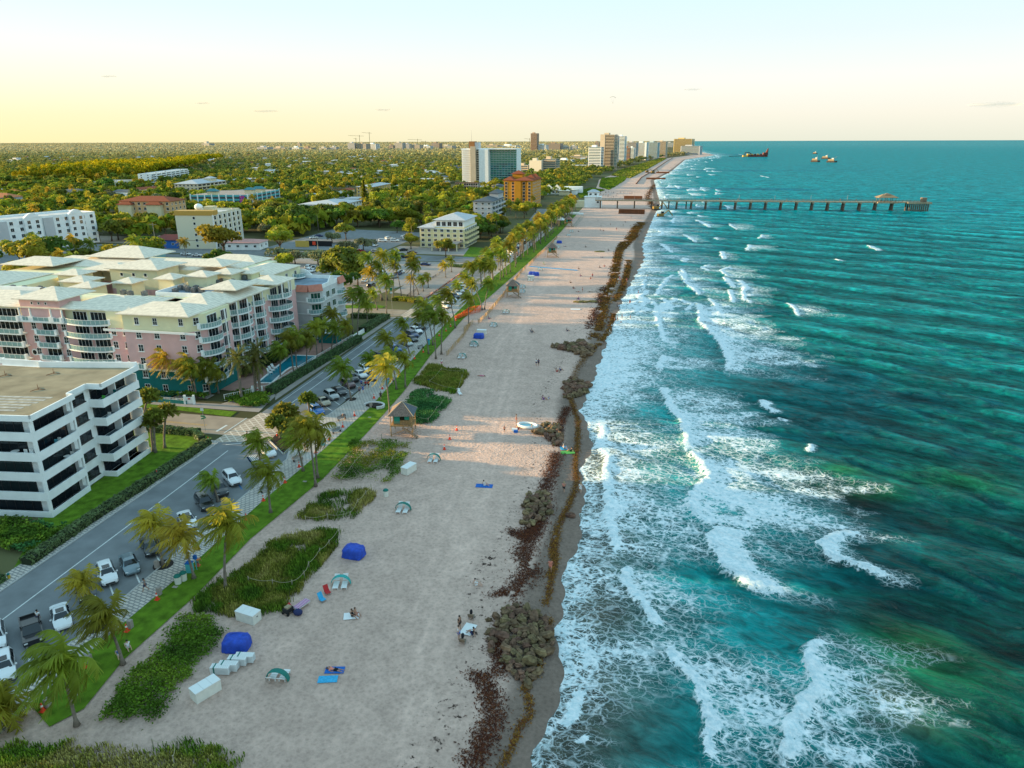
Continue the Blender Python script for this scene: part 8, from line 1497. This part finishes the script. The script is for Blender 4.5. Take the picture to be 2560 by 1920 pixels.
def hut(p,label,s=1.,rz=0.):
 r=empty('lifeguard_hut',p,rz,label,'lifeguard hut');r.scale=(s,s,s);W2=1.5
 for x in(-1.9,1.9):
  for y in(-1.9,1.9):mb=MB();mb.cyl(x,y,0,4.1,.09,.08,7);mb.build('leg',m_hutw,r)
 MB().box(-2,2,-2,2,1.95,2.08).build('deck',m_hutw,r);mb=MB();mb.box(-W2,W2,-W2,W2,2.1,2.95);mb.box(-W2,-W2+.15,-W2,W2,2.95,4.0);mb.box(W2-.15,W2,-W2,W2,2.95,4.0);mb.box(-W2+.15,W2-.15,W2-.15,W2,2.95,4.0);mb.box(-W2+.15,W2-.15,-W2+.1,-W2+.2,3.85,4.0);mb.build('cabin',m_hutw,r)
 MB().box(-W2+.2,-.3,-W2-.06,-W2-.004,2.4,3.9).build('shutter',m_hutg,r);MB().box(.55,W2-.1,-W2-.06,-W2-.004,3.1,3.85).build('shutter',m_hutg,r);MB().box(-.25,.5,-W2+.3,-W2+.34,2.96,3.8).build('window',m_glass,r)
 rf=MB();rf.poly([(-2.3,-2.3,4.0),(2.3,-2.3,4.0),(0,0,6.0)]);rf.poly([(-2.3,2.3,4.0),(-2.3,-2.3,4.0),(0,0,6.0)]);rf.poly([(2.3,2.3,4.0),(-2.3,2.3,4.0),(0,0,6.0)]);rf.mi=1;rf.poly([(2.3,-2.3,4.0),(2.3,2.3,4.0),(0,0,6.0)]);rf.build('roof',[m_thatch,m_thb],r)
 mb=MB()
 for c in((-2.3,-2.3),(2.3,-2.3),(2.3,2.3),(-2.3,2.3)):mb.tube([(*c,4.02),(0,0,6.03)],.07,5)
 mb.build('ridge_trim',m_post,r)
 mb=MB()
 for k in range(9):mb.box(.2+k*.3,.55+k*.3,-2.75,-2.05,1.9-k*.21,1.96-k*.21)
 for y in(-2.75,-2.08):mb.tube([(.2,y,1.95),(2.95,y,.05)],.06,5);mb.tube([(.2,y,2.9),(2.95,y,1.0)],.04,5)
 mb.build('stair',m_wood,r)
 for a,c in(((-1.9,-1.9),(1.9,-1.9)),((1.9,-1.9),(1.9,1.9))):mb=MB();mb.tube([(*a,.3),(*c,1.9)],.05,5);mb.build('brace',m_hutw,r);mb=MB();mb.tube([(*a,2.8),(*c,2.8)],.045,5);mb.build('railing',m_hutw,r)
hut(onsand(4,1415,800)+Vector((0,0,0)),'nearest thatched lifeguard hut on stilts',1.,rad(10));hut(onsand(12,482,560),'second lifeguard hut, by the drift fence',1.,rad(8));hut(onsand(12,868,165),'third lifeguard hut, past the blue beach mat',1.05,rad(8));hut(onsand(7,1110,885),'far lifeguard hut beside the cabana row',1.1,rad(5))
def picket(t,pts,h,label,m,name='drift_fence',step=.22,jit=.12):
 q=random.Random(len(pts));P=[onsand(t,*p)for p in pts];r=empty(name,(0,0,0),0,label,'fence');mb=MB();wr=MB()
 for a,c in zip(P,P[1:]):
  Ln=(c-a).length;n=int(Ln/step);mp=MB();mp.cyl(a.x,a.y,a.z,a.z+h+.25,.05,.05,6);mp.build('post',m_post,r)
  for k in range(n):u=a.lerp(c,k/n);x,y=u.x+q.uniform(-jit,jit),u.y;mb.add([(x,y-.05,u.z),(x,y+.05,u.z),(x+q.uniform(-.15,.15),y+.05,u.z+h*q.uniform(.8,1.1)),(x,y-.05,u.z+h)],[(0,1,2,3)])
  for z in(.3,.8):wr.tube([a+Vector((0,0,z*h)),c+Vector((0,0,z*h))],.02,4)
 mb.build('slats',m,r);wr.build('wire',m_rope,r)
m_slat=mat('tan_slats',(.50,.32,.15),rough=.9,var=.3,scale=2)
picket(12,[(0,905),(50,860),(95,822)],1.3,'short end piece of the wooden drift fence',m_slat);picket(12,[(140,830),(210,770),(262,710),(318,640),(380,570),(430,500),(500,410),(560,335),(612,280)],1.3,'long middle run of the wooden drift fence',m_slat);picket(12,[(640,258),(690,205),(735,160),(790,115),(850,60),(920,-20)],1.3,'upper run of the wooden drift fence past the blue mat',m_slat);picket(5,[(1650,1140),(1720,1060),(1790,980),(1850,880)],1.2,'drift fence along the lawn by the leaning palms',m_slat)
m_mesh=mat('orange_mesh',(.75,.12,.02),rough=.8);picket(5,[(1718,830),(1790,790),(1850,745),(1940,735),(1935,760),(1840,785),(1725,830)],1.2,'orange plastic mesh barrier round the lawn works',m_mesh,'mesh_barrier',.1,.02)
for k,(a,c)in enumerate((((1395,690),(1600,560)),((1600,560),(1780,430)))):picket(5,[a,((a[0]+c[0])/2,(a[1]+c[1])/2),c],1.,['orange and white barrier row along the plaza road, near half','orange and white barrier row along the plaza road, far half'][k],mat('pale_orange_barrier',(.7,.25,.15),rough=.8),'barrier',.5,.05)
picket(5,[(1300,640),(1450,530),(1640,400)],1.1,'dark railing along the plaza path',m_dark,'railing',.5,.0)
sheet('pool_deck',[(-90,129),(-78,128),(-77.8,172),(-86,172),(-90,150)],.02,mat('pink_pool_deck',(.36,.20,.16),rough=.9,var=.12,scale=.6))
pl=[tuple(G(4,*p))[:2]for p in((150,372),(275,372),(330,320),(400,262),(440,236),(590,222),(662,140),(440,132),(300,248))]
r=empty('swimming_pool',(0,0,0),0,'teal swimming pool with a white edge beside the pink condo','swimming pool');mb=MB();mb.prism(pl,-.4,.06);o=mb.build('water',mat('pool_water',(.01,.20,.27),rough=.06,spec=.6,var=.2,scale=.3,bump=.1,bscale=1.5),r);mb=MB();strip(pl+pl[:1],.45,.03,.12,mb);mb.build('coping',m_frame,r)
for k,(x,y)in enumerate(((250,285),(268,265),(290,245))):mb=MB();lounger_mb(mb,0);top('sun_lounger',mb,m_plast,G(4,x,y,.03),['nearest of three white loungers by the pool','middle one of three white loungers by the pool','farthest of three white loungers by the pool'][k],'sun lounger',rad(-30))
def fence(pts,h,label,m,step=1.2,base=.0,solid=None,name='fence'):
 r=empty(name,(0,0,0),0,label,'fence');P=[Vector((p[0],p[1],0))for p in pts];pk=MB()
 for a,c in zip(P,P[1:]):
  n=max(1,int((c-a).length/.35));d=(c-a)
  if solid:sb=MB();strip([a,c],.2,0,base,sb);sb.build('wall',solid,r)
  for z in(base+.1,h-.06):rb=MB();rb.tube([a+Vector((0,0,z)),c+Vector((0,0,z))],.04,5);rb.build('rail',m,r)
  for k in range(n+1):u=a+d*k/n;w=.05 if k%5==0 else.02;pk.box(u.x-w,u.x+w,u.y-w,u.y+w,base,h)
 pk.build('picket',m,r)
fence([(-84,122.6),(-81.5,125.5),(-79.5,128.3),(-78.4,130),(-78.2,150),(-77.4,172)],1.5,'white picket fence between the pool and the tall hedge',m_frame,base=.05);fence([(-112,119.6),(-90.5,119.6)],1.2,'teal wall topped by a white rail at the side street',m_frame,base=.75,solid=m_tealw);fence([(-77.6,172.5),(-77.2,198)],1.2,'low white garden wall along the road by the eaved block',m_frame,base=1.0,solid=m_wwhite);fence([(-76.8,318),(-78,370),(-80,400)],1.2,'white garden wall along the far road before the yellow block',m_frame,base=1.0,solid=m_wwhite)
for x,y,lb in((-90,119.8,'white teal gate at the end of the teal wall'),(-79.6,127.6,'pool gate post with a small red sign')):
 r=empty('gate',(x,y,0),rad(10),lb,'gate');
 for s in(-.9,.9):MB().box(s-.2,s+.2,-.2,.2,0,1.9).build('gate_post',m_wwhite,r)
 MB().box(-.7,.7,-.04,.04,.1,1.5).build('panel',m_frame,r);MB().box(-.25,.25,-.07,-.045,1.0,1.3).build('sign',CLO['red'],r)
r=empty('pool_hut',(-82.5,169,0),0,'teal flat pool hut at the far end of the deck','hut');MB().box(-2.5,2.5,-1.5,1.5,0,2.6).build('wall',m_tealw,r);MB().box(-2.7,2.7,-1.7,1.7,2.6,2.75).build('roof',m_wwhite,r)
for k,(x,y)in enumerate(((2,1430),(2,1590),(2,1760))):p=G(2,y,480+k*4);mb=MB();mb.box(-1.7,1.7,-1.2,1.2,0,.06);top('patio',mb,m_tealw if k<1 else m_conc,(p.x,p.y,.02),['left teal patio slab by the teal wall','middle patio slab with table by the teal wall','right patio slab by the teal wall'][k],'patio')
chair(2,0,0,30,m_plast,'white patio chair on the middle slab',G(2,1600,470,.09));chair(2,0,0,60,m_plast,'white patio chair on the left slab',G(2,1425,465,.09));mb=MB();mb.cyl(0,0,.7,.74,.6,.6,16);mb.cyl(0,0,0,.7,.05,.05,8);top('patio_table',mb,m_plast,G(2,1560,478,.09),'white round table on the middle patio slab','table')
MB().box(-7,7,-.1,.1,0,2.6).build('hoarding',CLO['black'],None,False,'black fabric hoarding behind the orange road sign','hoarding').location=G(6,545,1055)
for t,x,y,x2,y2,lb in[(1,1000,790,985,660,'wooden power pole with a wide cross arm by the peach block'),(1,645,780,640,720,'pale pole right of the white grey condominium'),(1,125,850,120,800,'thin pole at the left behind the thicket'),(5,540,260,525,105,'wooden pole in the middle street'),(6,1175,880,1165,785,'wooden pole before the golden tree'),(6,960,740,962,670,'pole right of the conifer'),(1,1630,650,1622,560,'grey lamp pole by the aqua car park'),(6,1230,740,1228,620,'pale pole in the trees past the motel'),(6,1355,740,1352,640,'pale pole before the long white shop'),(6,1495,660,1492,560,'lamp pole left of the brown glass box')]:
 b_=G(t,x,y);h=rise(b_,t,x2,y2).z;r=empty('utility_pole',b_,0,lb,'utility pole');mb=MB();mb.cyl(0,0,0,h,.2,.14,8);mb.build('pole',m_post,r);MB().box(-2.2,2.2,-.1,.1,h-1,h-.8).build('cross_arm',m_post,r)
rk=[]
for s in range(7):
 q=random.Random(s);mb=MB();mb.ball((0,0,0),.5,9,6,(1.35,.85,.75),.3,q);rk.append(mb.mesh('boulder',mat('coral_rock',(.155,.105,.055),rough=.95,var=.6,scale=2.2,bump=.9,bscale=5,rnd=.45),False))
def rocks(t,poly,n,s0,s1,lab,seed,pile=.6):
 q=random.Random(seed);P=[tuple(G(t,*p))[:2]for p in poly];xs,ys_=[p[0]for p in P],[p[1]for p in P];cx,cy=sum(xs)/len(xs),sum(ys_)/len(ys_);k=0;got=[]
 for _ in range(6000):
  if k>=n:break
  x,y=q.uniform(min(xs),max(xs)),q.uniform(min(ys_),max(ys_))
  if not inside(np.array([x]),np.array([y]),P)[0]:continue
  s=q.uniform(s0,s1)
  if any((x-a)**2+(y-b_)**2<(.36*(s+c))**2 for a,b_,c in got):continue
  got.append((x,y,s));k+=1;r_=math.hypot((x-cx)/(max(xs)-min(xs)),(y-cy)/(max(ys_)-min(ys_)))
  o=link('boulder',rk[q.randrange(7)],None,'rough tan boulder in the '+lab,'boulder','boulders in the '+lab);o.location=(x,y,sand_z(x,y)+s*.22+max(0,pile*(.55-r_))*1.4);o.rotation_euler=(q.uniform(-.5,.5),q.uniform(-.5,.5),q.uniform(0,6.28));o.scale=(s,s,s*q.uniform(.8,1.1))
rocks(9,[(1690,560),(1780,540),(1960,590),(2010,680),(2060,770),(2040,850),(1930,960),(1960,1010),(1880,1080),(1780,1030),(1700,930),(1720,820),(1660,770),(1720,660)],95,.5,1.35,'largest rock pile nearest the camera',1,1.);rocks(9,[(1570,630),(1660,600),(1680,740),(1660,880),(1620,860),(1600,720)],9,.6,1.0,'loose stones left of the largest rock pile',2,0)
rocks(10,[(430,930),(560,930),(600,1000),(600,1060),(560,1110),(440,1160),(395,1130),(440,1050),(400,1010)],50,.55,1.35,'second rock pile up the beach',3);rocks(10,[(560,450),(650,450),(670,560),(630,600),(540,530),(480,500)],36,.6,1.4,'third rock pile by the inflatable ring',4);rocks(10,[(690,170),(740,130),(870,170),(870,200),(810,250),(700,265)],52,.7,1.7,'fourth rock pile with dark rocks at the swash',5,1.);rocks(12,[(860,1060),(1000,1040),(1150,1020),(1280,1080),(1260,1130),(1180,1160),(1080,1110),(940,1090)],44,.9,2.1,'fifth rock pile farthest up the beach',6)
link('boulder',rk[0],None,'single mossy boulder in the swash below the two walkers','boulder',loc=onsand(10,735,1085)+Vector((0,0,.3)))
m_pier=mat('pier_concrete',(.34,.27,.18),rough=.9,var=.25,scale=.6);m_pile=mat('pier_piles',(.13,.10,.075),rough=.95,var=.4,scale=1)
def pier():
 A=G(7,1340,728);B=G(8,2100,510,WATER);d=(B-A);d.z=0;Ln=d.length;d=d.normalized();zt=6.4
 r=empty('fishing_pier',(A.x,A.y,0),math.atan2(d.y,d.x),'long concrete fishing pier on many piles reaching out to sea','pier')
 def u(px):q=G(8,px,512,WATER)-A;return q.dot(d)
 MB().box(0,Ln,-2.6,2.6,zt-.7,zt).build('deck',m_pier,r)
 for s in(-2.55,2.55):
  mb=MB();mb.box(0,Ln,s-.06,s+.06,zt+1.0,zt+1.12);mb.box(0,Ln,s-.05,s+.05,zt+.5,zt+.58)
  for k in range(int(Ln/2.6)):mb.box(k*2.6,k*2.6+.14,s-.07,s+.07,zt+.002,zt+1.0)
  mb.build('railing',m_wood,r)
 for px in(410,507,602,697,795,890,988,1085,1183,1282,1382,1482,1580,1683,1782,1885):
  x=u(px);MB().box(x-.7,x+.7,-2.9,2.9,zt-1.5,zt-.702).build('pile_cap',m_pier,r)
  for s,k in((-2.3,-.7),(0,0),(2.3,.7)):mb=MB();mb.tube([(x-.4,s+k,-2),(x,s,zt-1.5)],[.55,.5],8);mb.build('pile',m_pile,r)
 for k in range(10):
  for s in(-3.6,3.6):x=u(1985)+k*(Ln-u(1985)-1)/9;mb=MB();mb.cyl(x,s,-2,zt-1.2,.55,.55,8);mb.build('pile',m_pile,r)
 MB().box(u(1970),Ln+1,-4.6,4.6,zt-1.2,zt+.02).build('end_platform',m_pier,r)
 x=u(1845);MB().box(x-7,x+7,-4.4,4.4,zt-.9,zt+.015).build('pavilion_deck',m_pier,r)
 mb=MB();mb.hip(x-6,x+6,-3.8,3.8,zt+3.0,2.4,.9,.2);mb.build('pavilion_roof',mat('pavilion_shingles',(.26,.19,.11),rough=.9,var=.2,scale=2),r);mb=MB();mb.hip(x-1.8,x+1.8,-1.5,1.5,zt+4.9,1.1,.4);mb.build('cupola',m_wood,r)
 for a in(-5.6,-1.9,1.9,5.6):
  for s in(-3.4,3.4):mb=MB();mb.cyl(x+a,s,zt+.02,zt+3.0,.16,.16,6);mb.build('column',m_wood,r)
 for k in range(8):xx=30+k*(Ln-60)/7;mb=MB();mb.cyl(xx,2.5,zt+.004,zt+4.2,.09,.07,6);mb.build('lamp_post',m_metal,r)
 for k in range(6):xx=-2+k*13;mb=MB();mb.cyl(xx+6,0,0,zt-.7,.5,.5,8);mb.build('pile',m_pile,r)
 MB().box(Ln-5,Ln-2,-2,2,zt+.03,zt+3).build('shelter',m_wood,r)
 for k in range(14):
  xx=40+k*(Ln-60)/14+R.uniform(-4,4);p=Vector((A.x,A.y,0))+d*xx+Vector((-d.y,d.x,0))*R.choice((-1.8,1.8));person('stand',(p.x,p.y,zt),R.uniform(0,6),1,R.choice(('navy','white','red','black')),'navy',H_,'angler standing at the pier railing',group='anglers on the pier')
pier()
r=bldg('pier_house','small white two storey house at the head of the pier',G(7,1318,722));MB().box(-6.5,6.5,0,9,0,8).build('wall',m_wwhite,r);MB().box(-7,6.8,-.6,9.3,8,8.2).build('roof_deck',m_wwhite,r);MB().box(-4,4,1.5,7,8.2,11.6).build('lantern',m_wwhite,r);MB().hip(-4,4,1.5,7,11.6,1.8,.8).build('roof',m_greyroof,r);MB().box(-22,-6.6,0,9,0,5).build('annex',m_cream,r)
for x,z in((-2,10),(2,10),(4,4.2)):place(r,win_me(1.8,1.5,2,1,False),(x,1.46 if z>8 else-.04,z),0)
pm_=MB();pm_.tube([(-8,0,0),(8,0,0)],.55,12);pme=pm_.mesh('steel_pipe',mat('rusty_steel',(.16,.055,.02),rough=.9,var=.5,scale=1.5))
for t,x,y,lb,n,L_ in[(7,1668,652,'rusty pipe in the stack beyond the pier',3,1.),(7,1655,775,'dark rusty pipe in the stack before the pier',3,1.15),(7,1865,480,'rusty pipe in the far shore stack',2,1.6),(7,1925,425,'rusty pipe in the farthest shore stack',2,1.3)]:
 p=onsand(t,x,y)
 for row in range(n):
  for k in range(4-row):o=link('steel_pipe',pme,None,lb,'pipe',lb+' group');o.location=(p.x,p.y+(k-1.5+row*.5)*1.15,.6+row*1.0);o.scale=(L_,1,1);o.rotation_euler=(0,0,rad(-3))
mb=MB();P_=[onsand(7,*q)for q in((1695,520),(1740,465),(1850,400),(1950,330),(2010,295))];mb.tube([q+Vector((0,0,.6))for q in P_],.6,8);mb.build('dredge_pipeline',pme.materials[0],label='long rusty pipeline lying along the far beach',cat='pipeline')
def excavator(t,x,y,lb,s=1.,z=0.):
 p=G(t,x,y);r=empty('excavator',(p.x,p.y,z),rad(20),lb,'excavator');r.scale=(s,s,s)
 for a in(-1.2,1.2):MB().box(-2.2,2.2,a-.35,a+.35,0,.9).build('track',m_dark,r)
 m_=mat('digger_yellow',(.22,.14,.03),rough=.6);MB().box(-2,1.2,-1.3,1.3,1,2.3).build('body',m_,r);MB().box(.3,1.6,.1,1.2,2.31,3.5).build('cab',m_cglass,r);mb=MB();mb.tube([(1.2,-.5,2),(4,-.5,4.2),(6.5,-.5,1.2)],.3,6);mb.build('boom',m_,r)
excavator(8,392,545,'dark barnacled structure in the surf below the pier, built in excavator shape',1.25,-.8);excavator(8,362,500,'small machine under the landward pier bays',1.3,-.5);excavator(7,1840,428,'excavator working at the far pipes',1.5);excavator(7,1790,420,'white orange machine left of the far excavator',1.3)  # first one is an excavator shape standing in for a barnacled structure
for k in range(7):p=onsand(7,1560+(k%4)*60-60,600+(k//4)*45);mb=MB();mb.cyl(0,0,0,2.6,.07,.07,6);top('net_post',mb,m_metal,p,'volleyball net post on the far courts','post',0,'volleyball net posts')
r=empty('beach_tent',G(6,2080-60,810+15),0,'white tent roof by the lawn before the far hut','tent');r.location=G(7,1005,862,.1);MB().hip(-5,5,-4,4,2.6,2.2,.3,.1).build('roof',m_wwhite,r)
for s in(-4.6,4.6):
 for q_ in(-3.6,3.6):mb=MB();mb.cyl(s,q_,0,2.6,.08,.08,6);mb.build('pole',m_metal,r)
mb=MB();mb.box(-6,6,-3,3,0,.8);mb.box(-3,3,-2,2,.8,1.4);top('boat_trailer',mb,m_plast,G(7,1165,780),'white boat hulls parked by the pier house','boat')
mb=MB();mb.ball((0,0,.0),1,14,6,(2.5,1.8,.35),.3,random.Random(2));top('weed_mound',mb,mat('dry_weed',(.2,.15,.05),rough=.95,var=.4,scale=3),onsand(12,1340,115),'round heap of dry weed on the far beach','weed heap')
for k,(x,y)in enumerate(((1130,615),(1190,615),(1270,612))):mb=MB();mb.ball((0,0,.1),1,12,6,(1.6,.9,.45),.3,random.Random(k));top('weed_mound',mb,MATS['dry_weed'],onsand(12,x,y),['left heap of dry weed in the sunlight','middle heap of dry weed in the sunlight','right heap of dry weed in the sunlight'][k],'weed heap')
def hull(mb,L_,W_,h,bow=.25):mb.prism([(-L_/2,-W_/2),(L_/2-L_*bow,-W_/2),(L_/2,0),(L_/2-L_*bow,W_/2),(-L_/2,W_/2)],-1.5,h)
def dredger():
 p=G(19,470,222,WATER);k=(p-Vector((0,0,CAMH))).dot(AZ)*TILES[19][2]/FOC;X=lambda px:(px-470)*k;Z=lambda py:(222-py)*k
 r=empty('dredger',(p.x,p.y,WATER),rad(8),'long rusty dredging ship with a tall raised stern tower','ship');m1=mat('rust_brown_hull',(.14,.04,.03),rough=.8,var=.4,scale=.1);m2=mat('dredger_yellow',(.55,.36,.08),rough=.7)
 mb=MB();hull(mb,X(680)-X(340),16,Z(190));mb.v=[(v[0]+(X(680)+X(340))/2,v[1],v[2])for v in mb.v];mb.build('hull',m1,r);MB().box(X(255),X(345),-7,7,-1,Z(196)).build('pontoon',m2,r);MB().box(X(330),X(375),-6,6,Z(195),Z(170)).build('deck_house',m2,r)
 MB().box(X(600),X(672),-7,7,Z(190),Z(152)).build('stern_house',m1,r);mb=MB();mb.tube([(X(655),0,Z(160)),(X(668),0,Z(120)),(X(676),0,Z(82))],[4,3,1.2],6);mb.build('spud_tower',m1,r);mb=MB();mb.tube([(X(275),0,Z(195)),(X(300),0,Z(150)),(X(360),0,Z(150)),(X(410),0,Z(180))],1.2,6);mb.build('gantry',m_dark,r)
 mb=MB();mb.tube([(X(250),0,Z(205)),(X(150),0,Z(209)),(X(20),0,Z(212))],.8,6);mb.build('discharge_pipe',m_dark,r)
 for a in(400,450,500,550):MB().box(X(a),X(a+25),-4,4,Z(190),Z(172)).build('machinery',m1 if a%100 else m2,r)
dredger()
def boat(t,x,y,wpx,hpx,lb,m,crane=False,sail=False):
 p=G(t,x,y,WATER);k=(p-Vector((0,0,CAMH))).dot(AZ)*TILES[t][2]/FOC;L_,Hh=wpx*k,hpx*k;r=empty('work_boat',(p.x,p.y,WATER),rad(-22),lb,'boat');mb=MB();hull(mb,L_,L_*.3,Hh*.28);mb.build('hull',m_bh,r);MB().box(-L_*.38,L_*.18,-L_*.1,L_*.1,Hh*.28,Hh*.55).build('cabin',m,r);MB().box(-L_*.05,L_*.14,-L_*.07,L_*.07,Hh*.55,Hh*.72).build('wheelhouse',m_plast,r)
 mb=MB();mb.tube([(L_*.1,0,Hh*.5),(L_*(.42 if crane else.16),0,Hh)],[L_*.02,L_*.008],6);mb.build('crane_boom' if crane else 'mast',m_metal,r)
m_bt=mat('boat_cream',(.36,.27,.16),rough=.6);m_bh=mat('boat_hull',(.07,.06,.05),rough=.6)
boat(19,1505,170,80,50,'small cream boat alone nearest the horizon',m_bt,sail=True);boat(19,1690,258,150,80,'tug with a peaked wheelhouse behind the two others',m_bt);boat(19,1510,312,150,105,'left tug with a tall mast nearest the camera',m_bt);boat(19,1795,318,170,100,'crane boat with a slanting boom at the right',m_bt,True)
def crane(t,x,y0,y1,jl,jr,lb,lift=0):
 p=G(6,900,236)if t==6 and x<1100 else G(6,1400,228)if t==6 else G(7,860,246);q=Vector((0,0,CAMH));dd=(p-q).dot(AZ);a,b0,s=TILES[t]
 d0=ray(t,x,y0);d0=q+d0*(dd/d0.dot(AZ));d1=ray(t,x,y1);d1=q+d1*(dd/d1.dot(AZ));k=dd*s/FOC;r=empty('tower_crane',(d0.x,d0.y,0),YAW,lb,'crane');m=mat('crane_steel',(.42,.30,.12),rough=.7);h=d1.z
 w=max(1.6,3*k);MB().box(-w/2,w/2,-w/2,w/2,0,h).build('mast',m,r);mb=MB();mb.tube([((jl-x)*k,0,h-4*k+lift*k),(0,0,h-8*k),((jr-x)*k,0,h-9*k-lift*k*.3)],w*.35,5);mb.build('jib',m,r)
for a in[(6,988,236,70,925,1008,'tallest tower crane over the unfinished blocks'),(6,902,236,95,805,940,'tower crane with a long jib left of the tallest'),(6,870,236,120,850,885,'shortest tower crane at the left of the crane group'),(6,1400,228,128,1315,1438,'tower crane with a long jib over downtown'),(6,1468,228,145,1428,1480,'short tower crane right of the downtown one'),(7,774,246,122,728,778,'pale tower crane left of the slender tan tower'),(7,872,246,150,848,905,'small tower crane right of the slender tan tower')]:crane(*a)
d_=ray(0,1324,212);p=Vector((0,0,CAMH))+d_*(900/d_.dot(AZ));r=empty('paraglider',p,YAW,'dark arched paraglider wing alone in the sky','paraglider');mb=MB();vs=[]
for i in range(13):a=math.pi*(.12+.76*i/12);vs+=[(-4.2*math.cos(a),-1,2.6*math.sin(a)-1),(-4.2*math.cos(a),1,2.7*math.sin(a)-1),(-4.2*math.cos(a),0,2.95*math.sin(a)-1)]
mb.add(vs,[f for i in range(12)for f in((i*3,i*3+1,i*3+4,i*3+3),(i*3+1,i*3+2,i*3+5,i*3+4),(i*3+2,i*3,i*3+3,i*3+5))]);mb.build('wing',mat('olive_wing',(.10,.10,.02)),r);mb=MB();mb.ball((0,0,-5.4),.5,8,6,(1,1,1.4));mb.build('pilot',m_greyw,r)
mb=MB();[mb.tube([(x,0,1),(0,0,-5)],.02,3)for x in(-3.5,-1.5,1.5,3.5)];mb.build('line',m_greyw,r)
m_cl=mat('cloud_vapour',(.8,.74,.66),rough=1);N,L,b=nodes(m_cl);nz=N('ShaderNodeTexNoise');nz.inputs['Scale'].default_value=.006;nz.inputs['Detail'].default_value=5;tc_=N('ShaderNodeTexCoord');L(tc_.outputs['Object'],nz.inputs['Vector']);lw_=N('ShaderNodeLayerWeight');lw_.inputs[0].default_value=.35;mr=N('ShaderNodeMapRange');mr.inputs[1].default_value=.9;mr.inputs[2].default_value=.2;mr.inputs[3].default_value=0;mr.inputs[4].default_value=.3;L(lw_.outputs['Facing'],mr.inputs[0]);ml=N('ShaderNodeMath');ml.operation='MULTIPLY';L(mr.outputs[0],ml.inputs[0]);L(nz.outputs[0],ml.inputs[1]);L(ml.outputs[0],b.inputs['Alpha'])
for x,y,w,lb in[(235,165,40,'tiny pale cloud high at the left'),(437,223,36,'tiny cloud above the golden horizon'),(828,237,40,'small brown cloud left of the centre sky'),(1497,193,40,'small cloud right of the paraglider'),(2150,226,110,'thin cloud streak low at the right edge'),(575,240,60,'faint flat cloud in the yellow sky')]:
 d_=ray(0,x,y);dd=14000/d_.dot(AZ);p=Vector((0,0,CAMH))+d_*dd;k=14000*TILES[0][2]/FOC;mb=MB();q=random.Random(x)
 mb.ball((0,0,0),w*k*.5,20,10,(1.,.4,.1),.1,q);mb.build('cloud',m_cl,None,True,lb,'cloud').location=p
for x0,x1,y0,y1,h in((-150,-108,-30,30,18),(-150,-104,36,70,17),(-150,-100,-110,-36,20)):  # unseen blocks added south of the view to shade the foreground
 b_=bldg('apartment_building','unseen neighbouring apartment block south of the white block, shading the foreground',(0,0,0),0.,'unseen shading blocks to the south');MB().box(x0,x1,y0,y1,0,h).build('wall',m_wwhite,b_);MB().box(x0-.4,x1+.4,y0-.4,y1+.4,h,h+.6).build('roof',m_flat,b_)
 for f in range(5):MB().box(x1,x1+1.6,y0+1,y1-1,f*3.2+.3,f*3.2+1.3).build('balcony',m_wwhite,b_)
flush_parts()
def split_parts(names):
 for o in list(C.objects):
  if o.type!='MESH' or o.name.split('.')[0]not in names:continue
  me=o.data;par=list(range(len(me.vertices)))
  def find(i):
   while par[i]!=i:par[i]=par[par[i]];i=par[i]
   return i
  for p in me.polygons:
   a=find(p.vertices[0])
   for v in p.vertices[1:]:par[find(v)]=a
  isl={}
  for p in me.polygons:isl.setdefault(find(p.vertices[0]),[]).append(p)
  if len(isl)<2 or me.users>1:continue
  for k,ps in enumerate(isl.values()):
   mb=MB();mp={}
   for p in ps:
    for v in p.vertices:
     if v not in mp:mp[v]=len(mb.v);mb.v.append(tuple(me.vertices[v].co))
    mb.f.append(tuple(mp[v]for v in p.vertices));mb.m.append(0)
   m2=mb.mesh(o.name.split('.')[0],me.materials[0])
   if k==0:first=m2
   else:n=link(o.name.split('.')[0],m2,o.parent);n.location=o.location;n.rotation_euler=o.rotation_euler
  o.data=first
split_parts({'balcony_post','column','pier','fin','porch_column','parapet','window_band','balcony','brace'})
